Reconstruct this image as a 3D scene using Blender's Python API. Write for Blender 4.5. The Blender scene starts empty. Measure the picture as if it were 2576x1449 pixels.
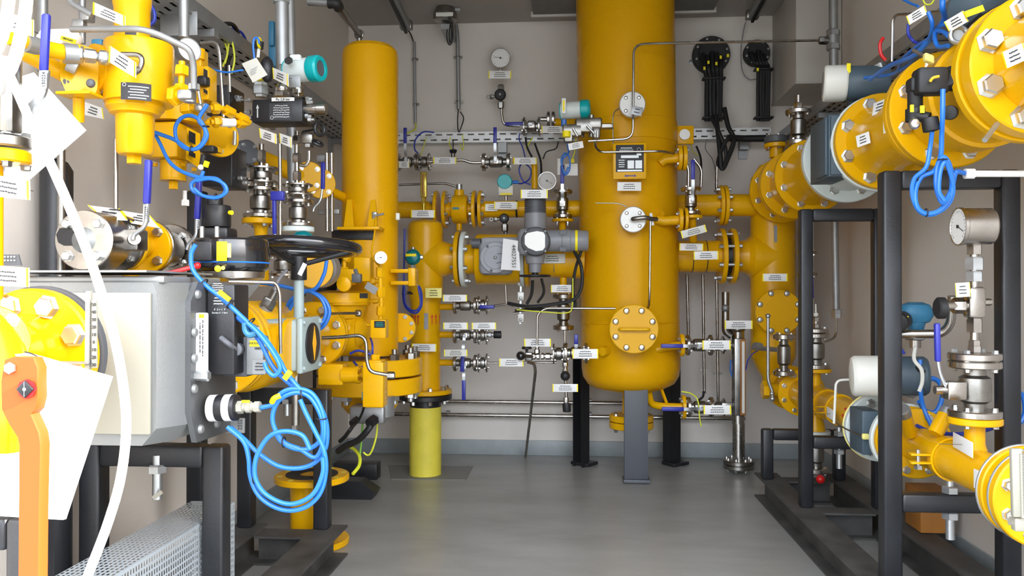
import bpy, bmesh, math, random
from math import pi, sin, cos, tan, radians as R, atan
from mathutils import Vector as V, Matrix

random.seed(7)
SC = bpy.context.scene
COL = SC.collection
# ------------------------------------------------------------------ camera
W, H, F = 2576.0, 1449.0, 2050.0          # picture size and focal length in pixels
YAW, PITCH, EYE = R(4.27), R(0.29), 0.98
cam = bpy.data.objects.new('camera', bpy.data.cameras.new('camera'))
COL.objects.link(cam)
cam.location = (0, 0, EYE)
cam.rotation_euler = (pi / 2 + PITCH, 0, YAW)
cam.data.sensor_width = 36
cam.data.lens = F / W * 36
cam.data.clip_start = 0.05
SC.camera = cam
CR = cam.rotation_euler.to_matrix()
O = V((0, 0, EYE))
FWD = CR @ V((0, 0, -1))
# ------------------------------------------------------------------ light
wld = bpy.data.worlds.new('sky'); SC.world = wld; wld.use_nodes = True
nt = wld.node_tree; nt.nodes.clear()
wo = nt.nodes.new('ShaderNodeOutputWorld'); bg = nt.nodes.new('ShaderNodeBackground')
sk = nt.nodes.new('ShaderNodeTexSky'); sk.sky_type = 'NISHITA'; sk.sun_disc = False
sk.sun_elevation = R(34); sk.sun_rotation = R(120); sk.air_density = 1.0; sk.dust_density = 2.5
mixw = nt.nodes.new('ShaderNodeMix'); mixw.data_type = 'RGBA'; mixw.inputs[0].default_value = 0.75
nt.links.new(sk.outputs[0], mixw.inputs[6]); mixw.inputs[7].default_value = (9.3, 9.8, 10.6, 1)
tcw = nt.nodes.new('ShaderNodeTexCoord'); sxw = nt.nodes.new('ShaderNodeSeparateXYZ'); mrw = nt.nodes.new('ShaderNodeMapRange')
nt.links.new(tcw.outputs['Generated'], sxw.inputs[0]); nt.links.new(sxw.outputs[2], mrw.inputs[0])      # added dim horizon band that darkens the upper back wall, bright hazy sky above
mrw.inputs[1].default_value = .02; mrw.inputs[2].default_value = .32; mrw.inputs[3].default_value = .42; mrw.inputs[4].default_value = 1.5
hz = nt.nodes.new('ShaderNodeVectorMath'); hz.operation = 'SCALE'
nt.links.new(mixw.outputs[2], hz.inputs[0]); nt.links.new(mrw.outputs[0], hz.inputs['Scale'])
nt.links.new(hz.outputs[0], bg.inputs[0]); bg.inputs[1].default_value = 0.70
nt.links.new(bg.outputs[0], wo.inputs[0])
sun = bpy.data.objects.new('sun', bpy.data.lights.new('sun', 'SUN'))
COL.objects.link(sun)
sun.data.energy = 17; sun.data.angle = R(0.6); sun.data.color = (1.0, 0.95, 0.88)
sun.rotation_euler = V((-0.90, 0.15, -0.50)).to_track_quat('-Z', 'Y').to_euler()
SC.view_settings.view_transform = 'Standard'
SC.view_settings.look = 'None'
SC.view_settings.exposure = 0.0
SC.view_settings.gamma = 1.0
SC.view_settings.use_curve_mapping = False
SC.cycles.use_denoising = True
SC.cycles.max_bounces = 10
SC.cycles.diffuse_bounces = 7
SC.cycles.sample_clamp_indirect = 8

# ------------------------------------------------------------------ pixel helpers
def ray(px, py):
    return (CR @ V(((px - W / 2) / F, -(py - H / 2) / F, -1))).normalized()
def P(px, py, y=None, x=None, z=None):
    d = ray(px, py)
    if y is not None: k = y / d.y
    elif x is not None: k = x / d.x
    else: k = (z - EYE) / d.z
    return O + d * k
def dep(p): return (p - O).dot(FWD)
def M_(n, p): return n * dep(p) / F           # n pixels at point p, in metres

# ------------------------------------------------------------------ materials
MATS = {}
def mat(name, col, rough=0.5, metal=0.0, spec=0.5, bump=0, bscale=200, var=0, vscale=3, coat=0, emit=0, alpha=1, noise_stretch=None):
    m = bpy.data.materials.new(name); m.use_nodes = True
    t = m.node_tree; b = t.nodes['Principled BSDF']
    b.inputs['Base Color'].default_value = (*col, 1)
    b.inputs['Roughness'].default_value = rough
    b.inputs['Metallic'].default_value = metal
    b.inputs['Specular IOR Level'].default_value = spec
    b.inputs['Coat Weight'].default_value = coat
    b.inputs['Coat Roughness'].default_value = 0.12
    tc = t.nodes.new('ShaderNodeTexCoord')
    if var:
        n = t.nodes.new('ShaderNodeTexNoise'); n.inputs['Scale'].default_value = vscale; n.inputs['Detail'].default_value = 6
        src = tc.outputs['Object']
        if noise_stretch:
            mp = t.nodes.new('ShaderNodeMapping'); mp.inputs['Scale'].default_value = noise_stretch
            t.links.new(src, mp.inputs[0]); src = mp.outputs[0]
        t.links.new(src, n.inputs['Vector'])
        r = t.nodes.new('ShaderNodeValToRGB')
        r.color_ramp.elements[0].position = 0.3; r.color_ramp.elements[1].position = 0.7
        r.color_ramp.elements[0].color = (*[c * (1 - var) for c in col], 1)
        r.color_ramp.elements[1].color = (*[min(1, c * (1 + var)) for c in col], 1)
        t.links.new(n.outputs[0], r.inputs[0]); t.links.new(r.outputs[0], b.inputs['Base Color'])
        mr = t.nodes.new('ShaderNodeMapRange'); mr.inputs[3].default_value = max(0.02, rough - 0.08); mr.inputs[4].default_value = min(1, rough + 0.1)
        t.links.new(n.outputs[0], mr.inputs[0]); t.links.new(mr.outputs[0], b.inputs['Roughness'])
    if bump:
        n2 = t.nodes.new('ShaderNodeTexNoise'); n2.inputs['Scale'].default_value = bscale; n2.inputs['Detail'].default_value = 3
        t.links.new(tc.outputs['Object'], n2.inputs['Vector'])
        bp = t.nodes.new('ShaderNodeBump'); bp.inputs['Strength'].default_value = bump; bp.inputs['Distance'].default_value = 0.002
        t.links.new(n2.outputs[0], bp.inputs['Height']); t.links.new(bp.outputs[0], b.inputs['Normal'])
    MATS[name] = m
    return m
mat('yellow', (0.70, 0.37, 0.002), 0.25, spec=.24, bump=.08, bscale=260, var=.03, vscale=4, coat=.06)
mat('yellow_tank', (0.66, 0.335, 0.0015), 0.27, spec=.16, bump=.2, bscale=180, var=.02, vscale=3, coat=.0)
mat('yellow_wrap', (0.70, 0.60, 0.06), 0.55, bump=.5, bscale=60, var=.08, vscale=12)
mat('yellow_pale', (0.80, 0.72, 0.22), 0.5)
mat('lemon', (0.9, 0.75, 0.0), 0.5)
mat('pale_metal', (0.60, 0.59, 0.56), 0.42, 0.35, bump=.1, var=.04)
mat('steel', (0.44, 0.415, 0.385), 0.26, 1.0, bump=.1, bscale=90, var=.12, vscale=18)
mat('steel_dark', (0.30, 0.29, 0.27), 0.32, 1.0, bump=.15, bscale=90, var=.2, vscale=18)
mat('bolt', (0.62, 0.62, 0.60), 0.30, 1.0, var=.15, vscale=40)
mat('zinc', (0.48, 0.50, 0.51), 0.34, 0.85, bump=.1, bscale=120, var=.1, vscale=30)
mat('galv', (0.34, 0.35, 0.355), 0.45, 0.7, var=.12, vscale=14)
mat('tray_galv', (0.60, 0.61, 0.61), 0.42, 0.5, var=.08, vscale=9)
mat('black', (0.012, 0.012, 0.014), 0.42, bump=.15, bscale=150)
mat('frame_black', (0.014, 0.015, 0.018), 0.40, bump=.2, bscale=120, var=.3, vscale=8)
mat('frame_dusty', (0.055, 0.053, 0.050), 0.6, bump=.3, bscale=120, var=.45, vscale=9)
mat('leg_gray', (0.075, 0.082, 0.095), 0.5, bump=.2, bscale=150)
mat('rubber', (0.010, 0.010, 0.011), 0.55)
mat('black_gloss', (0.010, 0.010, 0.012), 0.12, coat=.5)
mat('blue', (0.015, 0.15, 0.56), 0.38)
mat('blue_handle', (0.025, 0.03, 0.30), 0.38)
mat('blue_dark', (0.02, 0.04, 0.35), 0.45)
mat('blue_paint', (0.03, 0.17, 0.30), 0.45)
mat('teal', (0.0, 0.36, 0.38), 0.35)
mat('teal_dark', (0.0, 0.16, 0.18), 0.32)
mat('gray_green', (0.30, 0.37, 0.37), 0.45, bump=.2, bscale=200)
mat('gray', (0.22, 0.225, 0.24), 0.42, bump=.25, bscale=200)
mat('gray_light', (0.30, 0.31, 0.34), 0.5, bump=.3, bscale=200)
mat('gray_dark', (0.085, 0.09, 0.10), 0.45)
mat('slate', (0.055, 0.085, 0.11), 0.5)
mat('alu', (0.25, 0.26, 0.26), 0.45, 0.6, bump=.25, bscale=500, var=.05)
mat('alu_dark', (0.12, 0.125, 0.13), 0.42, 0.6, bump=.25, bscale=400, var=.05)
mat('cream', (0.34, 0.325, 0.265), 0.5)
mat('white', (0.78, 0.78, 0.76), 0.45)
mat('white_paper', (0.80, 0.80, 0.80), 0.7)
mat('white_gray', (0.62, 0.68, 0.66), 0.45)
mat('offwhite', (0.66, 0.66, 0.60), 0.45)
mat('ink', (0.03, 0.03, 0.035), 0.6)
mat('silver_ink', (0.55, 0.57, 0.57), 0.4, 0.3)
mat('red', (0.65, 0.01, 0.012), 0.35)
mat('red_arrow', (0.62, 0.03, 0.02), 0.45)
mat('orange', (0.50, 0.075, 0.012), 0.4, spec=.3)
mat('orange_amber', (0.9, 0.42, 0.01), 0.4)
mat('brown', (0.30, 0.12, 0.02), 0.6, var=.3)
mat('brass', (0.75, 0.60, 0.12), 0.25, 0.9)
mat('green_wire', (0.16, 0.38, 0.03), 0.45)
mat('yg_wire', (0.62, 0.66, 0.03), 0.45)
mat('purple_seal', (0.10, 0.06, 0.20), 0.5)
mat('gray_cable', (0.20, 0.20, 0.22), 0.5)
mat('duct', (0.47, 0.45, 0.41), 0.5, var=.03)
mat('vent_gray', (0.15, 0.15, 0.145), 0.6, bump=.6, bscale=60, var=.15, vscale=30)
mat('stain', (0.18, 0.175, 0.165), 0.5, var=.05)
mat('perf', (0.40, 0.45, 0.49), 0.45, 0.2)

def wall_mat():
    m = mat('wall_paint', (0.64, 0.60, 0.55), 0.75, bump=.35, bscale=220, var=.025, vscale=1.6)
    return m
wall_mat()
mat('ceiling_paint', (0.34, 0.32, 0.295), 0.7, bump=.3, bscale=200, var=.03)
mat('skirting_paint', (0.26, 0.29, 0.295), 0.45, bump=.6, bscale=40, var=.08, vscale=14)
def floor_mat():
    m = mat('floor_epoxy', (0.235, 0.235, 0.215), 0.33, bump=.15, bscale=60)
    t = m.node_tree; b = t.nodes['Principled BSDF']; tc = t.nodes.new('ShaderNodeTexCoord')
    n = t.nodes.new('ShaderNodeTexNoise'); n.inputs['Scale'].default_value = 2.3; n.inputs['Detail'].default_value = 7; n.inputs['Roughness'].default_value = .6
    mp = t.nodes.new('ShaderNodeMapping'); mp.inputs['Scale'].default_value = (1.0, 2.2, 1)
    t.links.new(tc.outputs['Object'], mp.inputs[0]); t.links.new(mp.outputs[0], n.inputs['Vector'])
    r = t.nodes.new('ShaderNodeValToRGB'); e = r.color_ramp.elements
    e[0].position = .30; e[0].color = (.225, .222, .205, 1); e[1].position = .72; e[1].color = (.305, .305, .288, 1)
    n3 = t.nodes.new('ShaderNodeTexVoronoi'); n3.inputs['Scale'].default_value = 5; 
    r3 = t.nodes.new('ShaderNodeValToRGB'); r3.color_ramp.elements[0].position = .0; r3.color_ramp.elements[0].color = (1, 1, 1, 1)
    r3.color_ramp.elements[1].position = .06; r3.color_ramp.elements[1].color = (0, 0, 0, 1)
    n4 = t.nodes.new('ShaderNodeTexNoise'); n4.inputs['Scale'].default_value = 14; n4.inputs['Detail'].default_value = 5
    t.links.new(tc.outputs['Object'], n4.inputs['Vector'])
    mx0 = t.nodes.new('ShaderNodeVectorMath'); mx0.operation = 'MULTIPLY_ADD'; mx0.inputs[1].default_value = (.08, .08, .08)
    t.links.new(n4.outputs[1], mx0.inputs[0]); t.links.new(tc.outputs['Object'], mx0.inputs[2])
    t.links.new(mx0.outputs[0], n3.inputs['Vector'])
    t.links.new(n3.outputs[0], r3.inputs[0])
    mx = t.nodes.new('ShaderNodeMix'); mx.data_type = 'RGBA'
    t.links.new(n.outputs[0], r.inputs[0]); t.links.new(r3.outputs[0], mx.inputs[0])
    t.links.new(r.outputs[0], mx.inputs[6]); mx.inputs[7].default_value = (.36, .35, .31, 1)
    t.links.new(mx.outputs[2], b.inputs['Base Color'])
    mr = t.nodes.new('ShaderNodeMapRange'); mr.inputs[3].default_value = .40; mr.inputs[4].default_value = .24
    t.links.new(n.outputs[0], mr.inputs[0]); t.links.new(mr.outputs[0], b.inputs['Roughness'])
floor_mat()
mat('concrete', (0.20, 0.20, 0.185), 0.85, bump=.4, bscale=40, var=.1, vscale=6)

# ------------------------------------------------------------------ mesh builder
def basis(ax, up=None):
    ax = V(ax).normalized()
    u = V(up) if up is not None else (V((0, 0, 1)) if abs(ax.z) < .9 else V((1, 0, 0)))
    a = (u - ax * u.dot(ax)).normalized()
    return a, ax.cross(a).normalized(), ax
class B:
    def __init__(s): s.v = []; s.f = []
    def add(s, vs, fs):
        n = len(s.v); s.v += [V(v) for v in vs]; s.f += [tuple(i + n for i in f) for f in fs]; return s
    def ring(s, rings, closed_ends=True, wrap=True, loop=False):
        """list of equal-length vertex rings skinned together"""
        n = len(rings[0]); base = len(s.v)
        for r in rings: s.v += [V(v) for v in r]
        k = len(rings)
        for i in range(k - 1 + (1 if loop else 0)):
            a = base + i * n; b = base + ((i + 1) % k) * n
            for j in range(n if wrap else n - 1):
                j2 = (j + 1) % n
                s.f.append((a + j, a + j2, b + j2, b + j))
        if closed_ends and not loop:
            s.f.append(tuple(base + j for j in reversed(range(n))))
            s.f.append(tuple(base + (k - 1) * n + j for j in range(n)))
        return s
    def lathe(s, p, ax, prof, seg=32, up=None, ph=0, caps=True):
        """prof: (distance along axis, radius)"""
        a, b, c = basis(ax, up); p = V(p)
        rs = [[p + c * h + (a * cos(ph + 2 * pi * j / seg) + b * sin(ph + 2 * pi * j / seg)) * max(r, 1e-5) for j in range(seg)] for h, r in prof]
        return s.ring(rs, caps)
    def cyl(s, p0, p1, r, r1=None, seg=20, bev=0):
        p0 = V(p0); p1 = V(p1); L = (p1 - p0).length; r1 = r if r1 is None else r1
        if bev: return s.lathe(p0, p1 - p0, [(0, r - bev), (bev * .3, r - bev * .3), (bev, r), (L - bev, r1), (L - bev * .3, r1 - bev * .3), (L, r1 - bev)], seg)
        return s.lathe(p0, p1 - p0, [(0, r), (L, r1)], seg)
    def hexa(s, p, ax, r, h, up=None, ph=0):
        return s.lathe(p, ax, [(0, r), (h * .82, r), (h, r * .86)], 6, up, ph)
    def sphere(s, c, r, sx=1, sy=1, sz=1, seg=20, rot=None):
        rs = []; n = seg // 2
        for i in range(n + 1):
            t = pi * i / n
            row = []
            for j in range(seg):
                q = V((sx * sin(t) * cos(2 * pi * j / seg), sy * sin(t) * sin(2 * pi * j / seg), sz * cos(t))) * r
                if rot: q = rot @ q
                row.append(V(c) + q)
            rs.append(row)
        return s.ring(rs, False)
    def box(s, c, dx, dy, dz, ux=(1, 0, 0), uy=(0, 1, 0), uz=(0, 0, 1), bev=0):
        c = V(c); ux = V(ux); uy = V(uy); uz = V(uz)
        hx, hy, hz = dx / 2, dy / 2, dz / 2
        if not bev:
            vs = [c + ux * (i * hx) + uy * (j * hy) + uz * (k * hz) for k in (-1, 1) for j in (-1, 1) for i in (-1, 1)]
            return s.add(vs, [(0, 2, 3, 1), (4, 5, 7, 6), (0, 1, 5, 4), (2, 6, 7, 3), (0, 4, 6, 2), (1, 3, 7, 5)])
        bev = min(bev, hx * .9, hy * .9, hz * .9); b = bev
        def rr(hx_, hy_, z, r):
            o = []
            for sx_, sy_, a0 in ((1, 1, 0), (-1, 1, 90), (-1, -1, 180), (1, -1, 270)):
                for k in range(4):
                    a = R(a0 + 30 * k); o.append(c + ux * (sx_ * (hx_ - r) + r * cos(a)) + uy * (sy_ * (hy_ - r) + r * sin(a)) + uz * z)
            return o
        return s.ring([rr(hx - b, hy - b, -hz, b * .5), rr(hx - b * .3, hy - b * .3, -hz + b * .3, b), rr(hx, hy, -hz + b, b), rr(hx, hy, hz - b, b), rr(hx - b * .3, hy - b * .3, hz - b * .3, b), rr(hx - b, hy - b, hz, b * .5)])
    def bar(s, p0, p1, w, h, up=(0, 0, 1), bev=0):
        """rectangular bar p0->p1; w across, h along up"""
        p0 = V(p0); p1 = V(p1); d = (p1 - p0); L = d.length
        a, b, c = basis(d, up)
        return s.box((p0 + p1) / 2, w, h, L, b, a, c, bev)
    def prism(s, pts, d):
        """closed polygon pts extruded by vector d"""
        pts = [V(p) for p in pts]; d = V(d)
        return s.ring([pts, [p + d for p in pts]])
    def tube(s, pts, r, seg=10, fil=None, smooth=False, caps=True):
        pts = [V(p) for p in pts]
        if smooth: pts = catmull(pts, smooth if smooth is not True else 8)
        elif fil: pts = fillet(pts, fil)
        q = [pts[0]]
        for p in pts[1:]:
            if (p - q[-1]).length > 1e-5: q.append(p)
        pts = q
        if len(pts) < 2: return s
        t = (pts[1] - pts[0]).normalized(); a, b, _ = basis(t); rs = []
        for i, p in enumerate(pts):
            if i == 0: t2 = pts[1] - pts[0]
            elif i == len(pts) - 1: t2 = pts[-1] - pts[-2]
            else: t2 = (pts[i + 1] - pts[i]).normalized() + (pts[i] - pts[i - 1]).normalized()
            if t2.length < 1e-6: t2 = t
            t2.normalize()
            qd = t.rotation_difference(t2); a = qd @ a; b = qd @ b; t = t2
            rs.append([p + (a * cos(2 * pi * j / seg) + b * sin(2 * pi * j / seg)) * r for j in range(seg)])
        return s.ring(rs, caps)
    def torus(s, c, ax, R0, r, seg=48, s2=12, sq=1.0):
        a, b, n = basis(ax); rs = []
        for i in range(seg):
            d = a * cos(2 * pi * i / seg) + b * sin(2 * pi * i / seg)
            rs.append([V(c) + d * (R0 + r * cos(2 * pi * j / s2)) + n * (r * sq * sin(2 * pi * j / s2)) for j in range(s2)])
        return s.ring(rs, False, True, True)
    def grid(s, o, u, v, us, vs, hole, th=None):
        """flat sheet with rectangular holes: us, vs break lists; hole(i,j)"""
        o = V(o); u = V(u); v = V(v); n = len(s.v); m = len(us)
        for b_ in vs:
            for a_ in us: s.v.append(o + u * a_ + v * b_)
        for j in range(len(vs) - 1):
            for i in range(m - 1):
                if not hole(i, j): s.f.append((n + j * m + i, n + j * m + i + 1, n + (j + 1) * m + i + 1, n + (j + 1) * m + i))
        return s
    def build(s, name, mt, parent=None, loc=None, smooth=True, ang=32):
        if loc is None: loc = parent['_o'] if parent is not None and '_o' in parent else (0, 0, 0)
        L = V(loc); me = bpy.data.meshes.new(name)
        me.from_pydata([tuple(v - L) for v in s.v], [], s.f); me.validate()
        bm = bmesh.new(); bm.from_mesh(me)
        bmesh.ops.recalc_face_normals(bm, faces=bm.faces)
        ca = R(ang)
        for f in bm.faces: f.smooth = smooth
        for e in bm.edges:
            e.smooth = not (len(e.link_faces) == 2 and e.calc_face_angle(0) > ca)
        bm.to_mesh(me); bm.free()
        me.materials.append(MATS[mt] if isinstance(mt, str) else mt)
        o = bpy.data.objects.new(name, me); COL.objects.link(o)
        if parent is not None: o.parent = parent; o['_o'] = tuple(L)
        else: o.location = L; o['_o'] = tuple(L)
        return o
def catmull(p, n):
    p = [p[0] * 2 - p[1]] + p + [p[-1] * 2 - p[-2]]; o = []
    for i in range(1, len(p) - 2):
        for k in range(n):
            t = k / n
            o.append(.5 * ((2 * p[i]) + (p[i + 1] - p[i - 1]) * t + (2 * p[i - 1] - 5 * p[i] + 4 * p[i + 1] - p[i + 2]) * t * t + (3 * p[i] - p[i - 1] - 3 * p[i + 1] + p[i + 2]) * t ** 3))
    o.append(p[-2]); return o
def fillet(p, r, n=5):
    o = [p[0]]
    for i in range(1, len(p) - 1):
        a = p[i - 1] - p[i]; b = p[i + 1] - p[i]
        d = min(r, a.length * .48, b.length * .48); a = a.normalized() * d; b = b.normalized() * d
        for k in range(n + 1):
            t = k / n; o.append(p[i] + a * (1 - t) ** 2 + b * t ** 2)
    o.append(p[-1]); return o

# ------------------------------------------------------------------ things
def meta(o, label, cat, group=None):
    o['label'] = label; o['category'] = cat
    if group: o['group'] = group
    return o
def thing(name, label, cat, loc, group=None):
    o = bpy.data.objects.new(name, None); COL.objects.link(o)
    o.empty_display_size = .02; o.location = V(loc); o['_o'] = tuple(V(loc))
    return meta(o, label, cat, group)
def solo(name, label, cat, b, m, loc, group=None, ang=32):
    return meta(b.build(name, m, None, loc, ang=ang), label, cat, group)
def struct(name, b, m, label=None):
    o = b.build(name, m, None, (0, 0, 0)); o['kind'] = 'structure'
    o['label'] = label or name.replace('_', ' '); o['category'] = name.split('_')[0]
    return o
_hex = {}
def hex_mesh(m, kind='hex'):
    if (m, kind) not in _hex:
        b = B()
        if kind == 'hex': b.lathe((0, 0, 0), (0, 0, 1), [(0, 1.22), (.1, 1.22), (.1, .98), (.85, .98), (1, .84)], 12 if False else 6)
        elif kind == 'dome': b.lathe((0, 0, 0), (0, 0, 1), [(0, 1), (.5, .95), (.85, .7), (1, .3)], 14)
        else:
            b.lathe((0, 0, 0), (0, 0, 1), [(0, 1), (.5, 1), (.55, .88)], 6); b.lathe((0, 0, .5), (0, 0, 1), [(0, .55), (.5, .55)], 10)
        o = b.build('bolt', m); _hex[(m, kind)] = o.data; bpy.data.objects.remove(o)
    return _hex[(m, kind)]
def bolt(p, ax, r, h, parent, m='bolt', kind='hex', name='bolt', ph=None):
    o = bpy.data.objects.new(name, hex_mesh(m, kind)); COL.objects.link(o)
    L = V(parent['_o']); a, b, c = basis(ax)
    if ph is None: ph = random.random() * 1.0
    rot = Matrix((a, b, c)).transposed().to_4x4() @ Matrix.Rotation(ph, 4, 'Z')
    o.parent = parent
    o.matrix_parent_inverse = Matrix.Identity(4)
    o.matrix_basis = Matrix.Translation(V(p) - L) @ rot @ Matrix.Diagonal((r, r, h, 1))
    return o
def flange(par, p, ax, r, th, n=0, rb=None, br=None, mt='yellow', side=1, name='flange', bm='bolt', hub=None, ph=None, kind='hex', both=False, bh=None, raised=0, label=None, ang0=None):
    """disc starting at p going along ax for th; bolts on the ax side if side=1, on the p side if side=-1"""
    p = V(p); ax = V(ax).normalized(); c = min(.004, th * .15)
    b = B(); prof = [(0, r - c), (c, r), (th - c, r), (th, r - c)]
    if hub: prof += [(th, hub[0]), (th + hub[2], hub[1])]
    b.lathe(p, ax, prof, 48)
    f = b.build(name, mt, par)
    if label: f['label'] = label
    if n:
        rb = rb or r * .84; br = br or r * .09
        a, bb, _ = basis(ax); ph = pi / n if ph is None else ph
        for k in range(n):
            q = p + (a * cos(ph + 2 * pi * k / n) + bb * sin(ph + 2 * pi * k / n)) * rb
            if side == 1 or both: bolt(q + ax * th, ax, br, bh or br * 1.1, f, bm, kind)
            if side == -1 or both: bolt(q, -ax, br, bh or br * 1.1, f, bm, kind)
    return f
def text_mesh(txt, size, o, u, v, mt, parent, name='lettering', ext=.0006, align='CENTER', space=1.0, offset=.0):
    """text with its baseline direction u and up v, centred on o"""
    cu = bpy.data.curves.new('t', 'FONT'); cu.body = txt; cu.size = size; cu.extrude = ext; cu.align_x = align; cu.align_y = 'CENTER'
    cu.space_line = space; cu.resolution_u = 2; cu.offset = offset
    ob = bpy.data.objects.new('t', cu); COL.objects.link(ob)
    me = bpy.data.meshes.new_from_object(ob.evaluated_get(bpy.context.evaluated_depsgraph_get()))
    bpy.data.objects.remove(ob)
    u = V(u).normalized(); v = V(v); v = (v - u * v.dot(u)).normalized(); n = u.cross(v)
    L = V(parent['_o'])
    me.transform(Matrix((u, v, n)).transposed().to_4x4())
    me.transform(Matrix.Translation(V(o) - L))
    me.materials.clear(); me.materials.append(MATS[mt])
    q = bpy.data.objects.new(name, me); COL.objects.link(q); q.parent = parent; q['_o'] = tuple(L)
    return q
def scribble(b, o, u, v, w, h, rows=3, off=.0007, short=.75, rnd=None):
    """blurred illegible lines of print as short dashes"""
    rnd = rnd or random
    n = u.cross(v).normalized()
    for i in range(rows):
        ww = w * (short if i == 0 else .92); y = h * (.5 - (i + .5) / rows); x = -ww / 2
        while x < ww / 2 - w * .03:
            L = min(rnd.uniform(.05, .16) * w, ww / 2 - x)
            b.box(V(o) + u * (x + L / 2) + v * (y + rnd.uniform(-.02, .02) * h) + n * off, L * .8, h / rows * .36, .0004, u, v, n)
            x += L
    return b
TAGN = [0]
def tag(c0, c1, hp, y0, y1=None, label='', rows=3, ends=True, name='marking_plate', cat='marking plate', group=None, tilt=0, mt='white'):
    """white marking plate between the middles of its short sides (pixels), hp pixels high"""
    y1 = y1 or y0
    p0 = P(*c0, y=y0); p1 = P(*c1, y=y1); c = (p0 + p1) / 2; u = (p1 - p0); w = u.length; u.normalize()
    v = V((0, 0, 1)); v = (v - u * v.dot(u)).normalized(); n = u.cross(v)
    if n.y > 0: n = -n
    if tilt: v = Matrix.Rotation(R(tilt), 3, u) @ v; n = u.cross(v)
    h = M_(hp, c)
    t = thing(name, label, cat, c, group)
    B().box(c, w, h, .002, u, v, n, .0006).build('plate', mt, t)
    if ends:
        ew = w * .045
        for s in (-1, 1): B().box(c + u * (s * (w / 2 - ew / 2)) + n * .0012, ew, h, .0006, u, v, n).build('yellow_end_band', 'lemon', t)
    B().cyl(c - n * .0005, c - n * .06, .001, seg=6).build('tie_wire', 'steel_dark', t)
    scribble(B(), c + n * .0012, u, v, w * .55, h * .72, rows).build('lettering', 'ink', t)
    return t
def pipe(par, pts, r, mt, name='pipe', fil=None, seg=24, smooth=False):
    return B().tube(pts, r, seg, fil, smooth).build(name, mt, par)
def cable(name, label, pts, r, mt, cat='cable', group=None, smooth=6, ties=()):
    pts = [V(p) for p in pts]
    if not ties: return solo(name, label, cat, B().tube(pts, r, 8, smooth=smooth), mt, pts[0], group)
    t = thing(name, label, cat, pts[0], group)
    B().tube(pts, r, 8, smooth=smooth).build('cable_run', mt, t)
    for p, rr, ax in ties: B().torus(p, ax, rr, .0016, 14, 6).build('cable_tie', 'rubber', t)
    return t
def lever(par, piv, dirn, L, grip, w=.018, up=(0, 0, 1), mt='blue_handle', crank=.03, out=None):
    """flat steel lever from pivot along dirn with a plastic grip; crank = offset along out"""
    piv = V(piv); d = V(dirn).normalized(); out = V(out if out is not None else (0, -1, 0)).normalized()
    k = out * crank
    s = fillet([piv, piv + d * (L * .12), piv + d * (L * .28) + k, piv + d * (L - grip) + k], .02, 3)
    b = B(); ww = w * .8
    side = d.cross(out).normalized(); rs = []
    for q in s: rs.append([q + side * ww / 2 + out * .0025, q - side * ww / 2 + out * .0025, q - side * ww / 2 - out * .0025, q + side * ww / 2 - out * .0025])
    b.ring(rs); st = b.build('handle', 'zinc', par)
    g = B(); e0 = piv + d * (L - grip) + k; e1 = piv + d * L + k
    g.bar(e0, e1, w, .009, out, .003); g.build('grip', mt, st)['label'] = 'dark blue plastic grip'
    bolt(piv + out * .003, out, .008, .009, st, 'zinc', 'hex', 'nut')
    return st
def sflange_valve(name, label, p, ax, L, r, hdir=None, hl=.16, hout=(0, -1, 0), n=4, mt='steel', double=True, group=None, cat='valve', grip=None, nut_ph=None):
    """small stainless flanged ball valve: flanges at each end, bulged body, lever"""
    p = V(p); ax = V(ax).normalized(); t = thing(name, label, cat, p, group); th = L * .13
    b = B().lathe(p, ax, [(th, r * .42), (L * .25, r * .42), (L * .30, r * .60), (L * .42, r * .62), (L * .58, r * .62), (L * .70, r * .60), (L * .75, r * .42), (L - th, r * .42)], 24)
    b.build('valve_body', mt + '_dark' if mt == 'steel' else mt, t)
    flange(t, p, ax, r, th, n, r * .76, r * .12, mt, 1, both=double, bh=r * .15)
    flange(t, p + ax * (L - th), ax, r, th, n, r * .76, r * .12, mt, -1, both=double, bh=r * .15)
    if hdir is not None:
        o = V(hout).normalized(); c = p + ax * (L * .5)
        B().box(c + o * (r * .68), r * .62, r * .62, r * .35, ax, ax.cross(o), o, .002).build('stem_housing', mt, t)
        B().cyl(c + o * (r * .8), c + o * (r * 1.1), r * .12, seg=12).build('stem', 'zinc', t)
        lever(t, c + o * (r * 1.05), hdir, hl, grip or hl * .55, .02, out=o, crank=.02)
    return t
def fitting(par, p, ax, r, L, mt='steel', name='fitting'):
    """compression fitting: hex - waist - hex"""
    ax = V(ax).normalized(); p = V(p); b = B()
    b.hexa(p, ax, r, L * .38); b.cyl(p + ax * L * .38, p + ax * L * .6, r * .7, seg=14); b.hexa(p + ax * L * .6, ax, r, L * .4)
    return b.build(name, mt, par)
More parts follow.
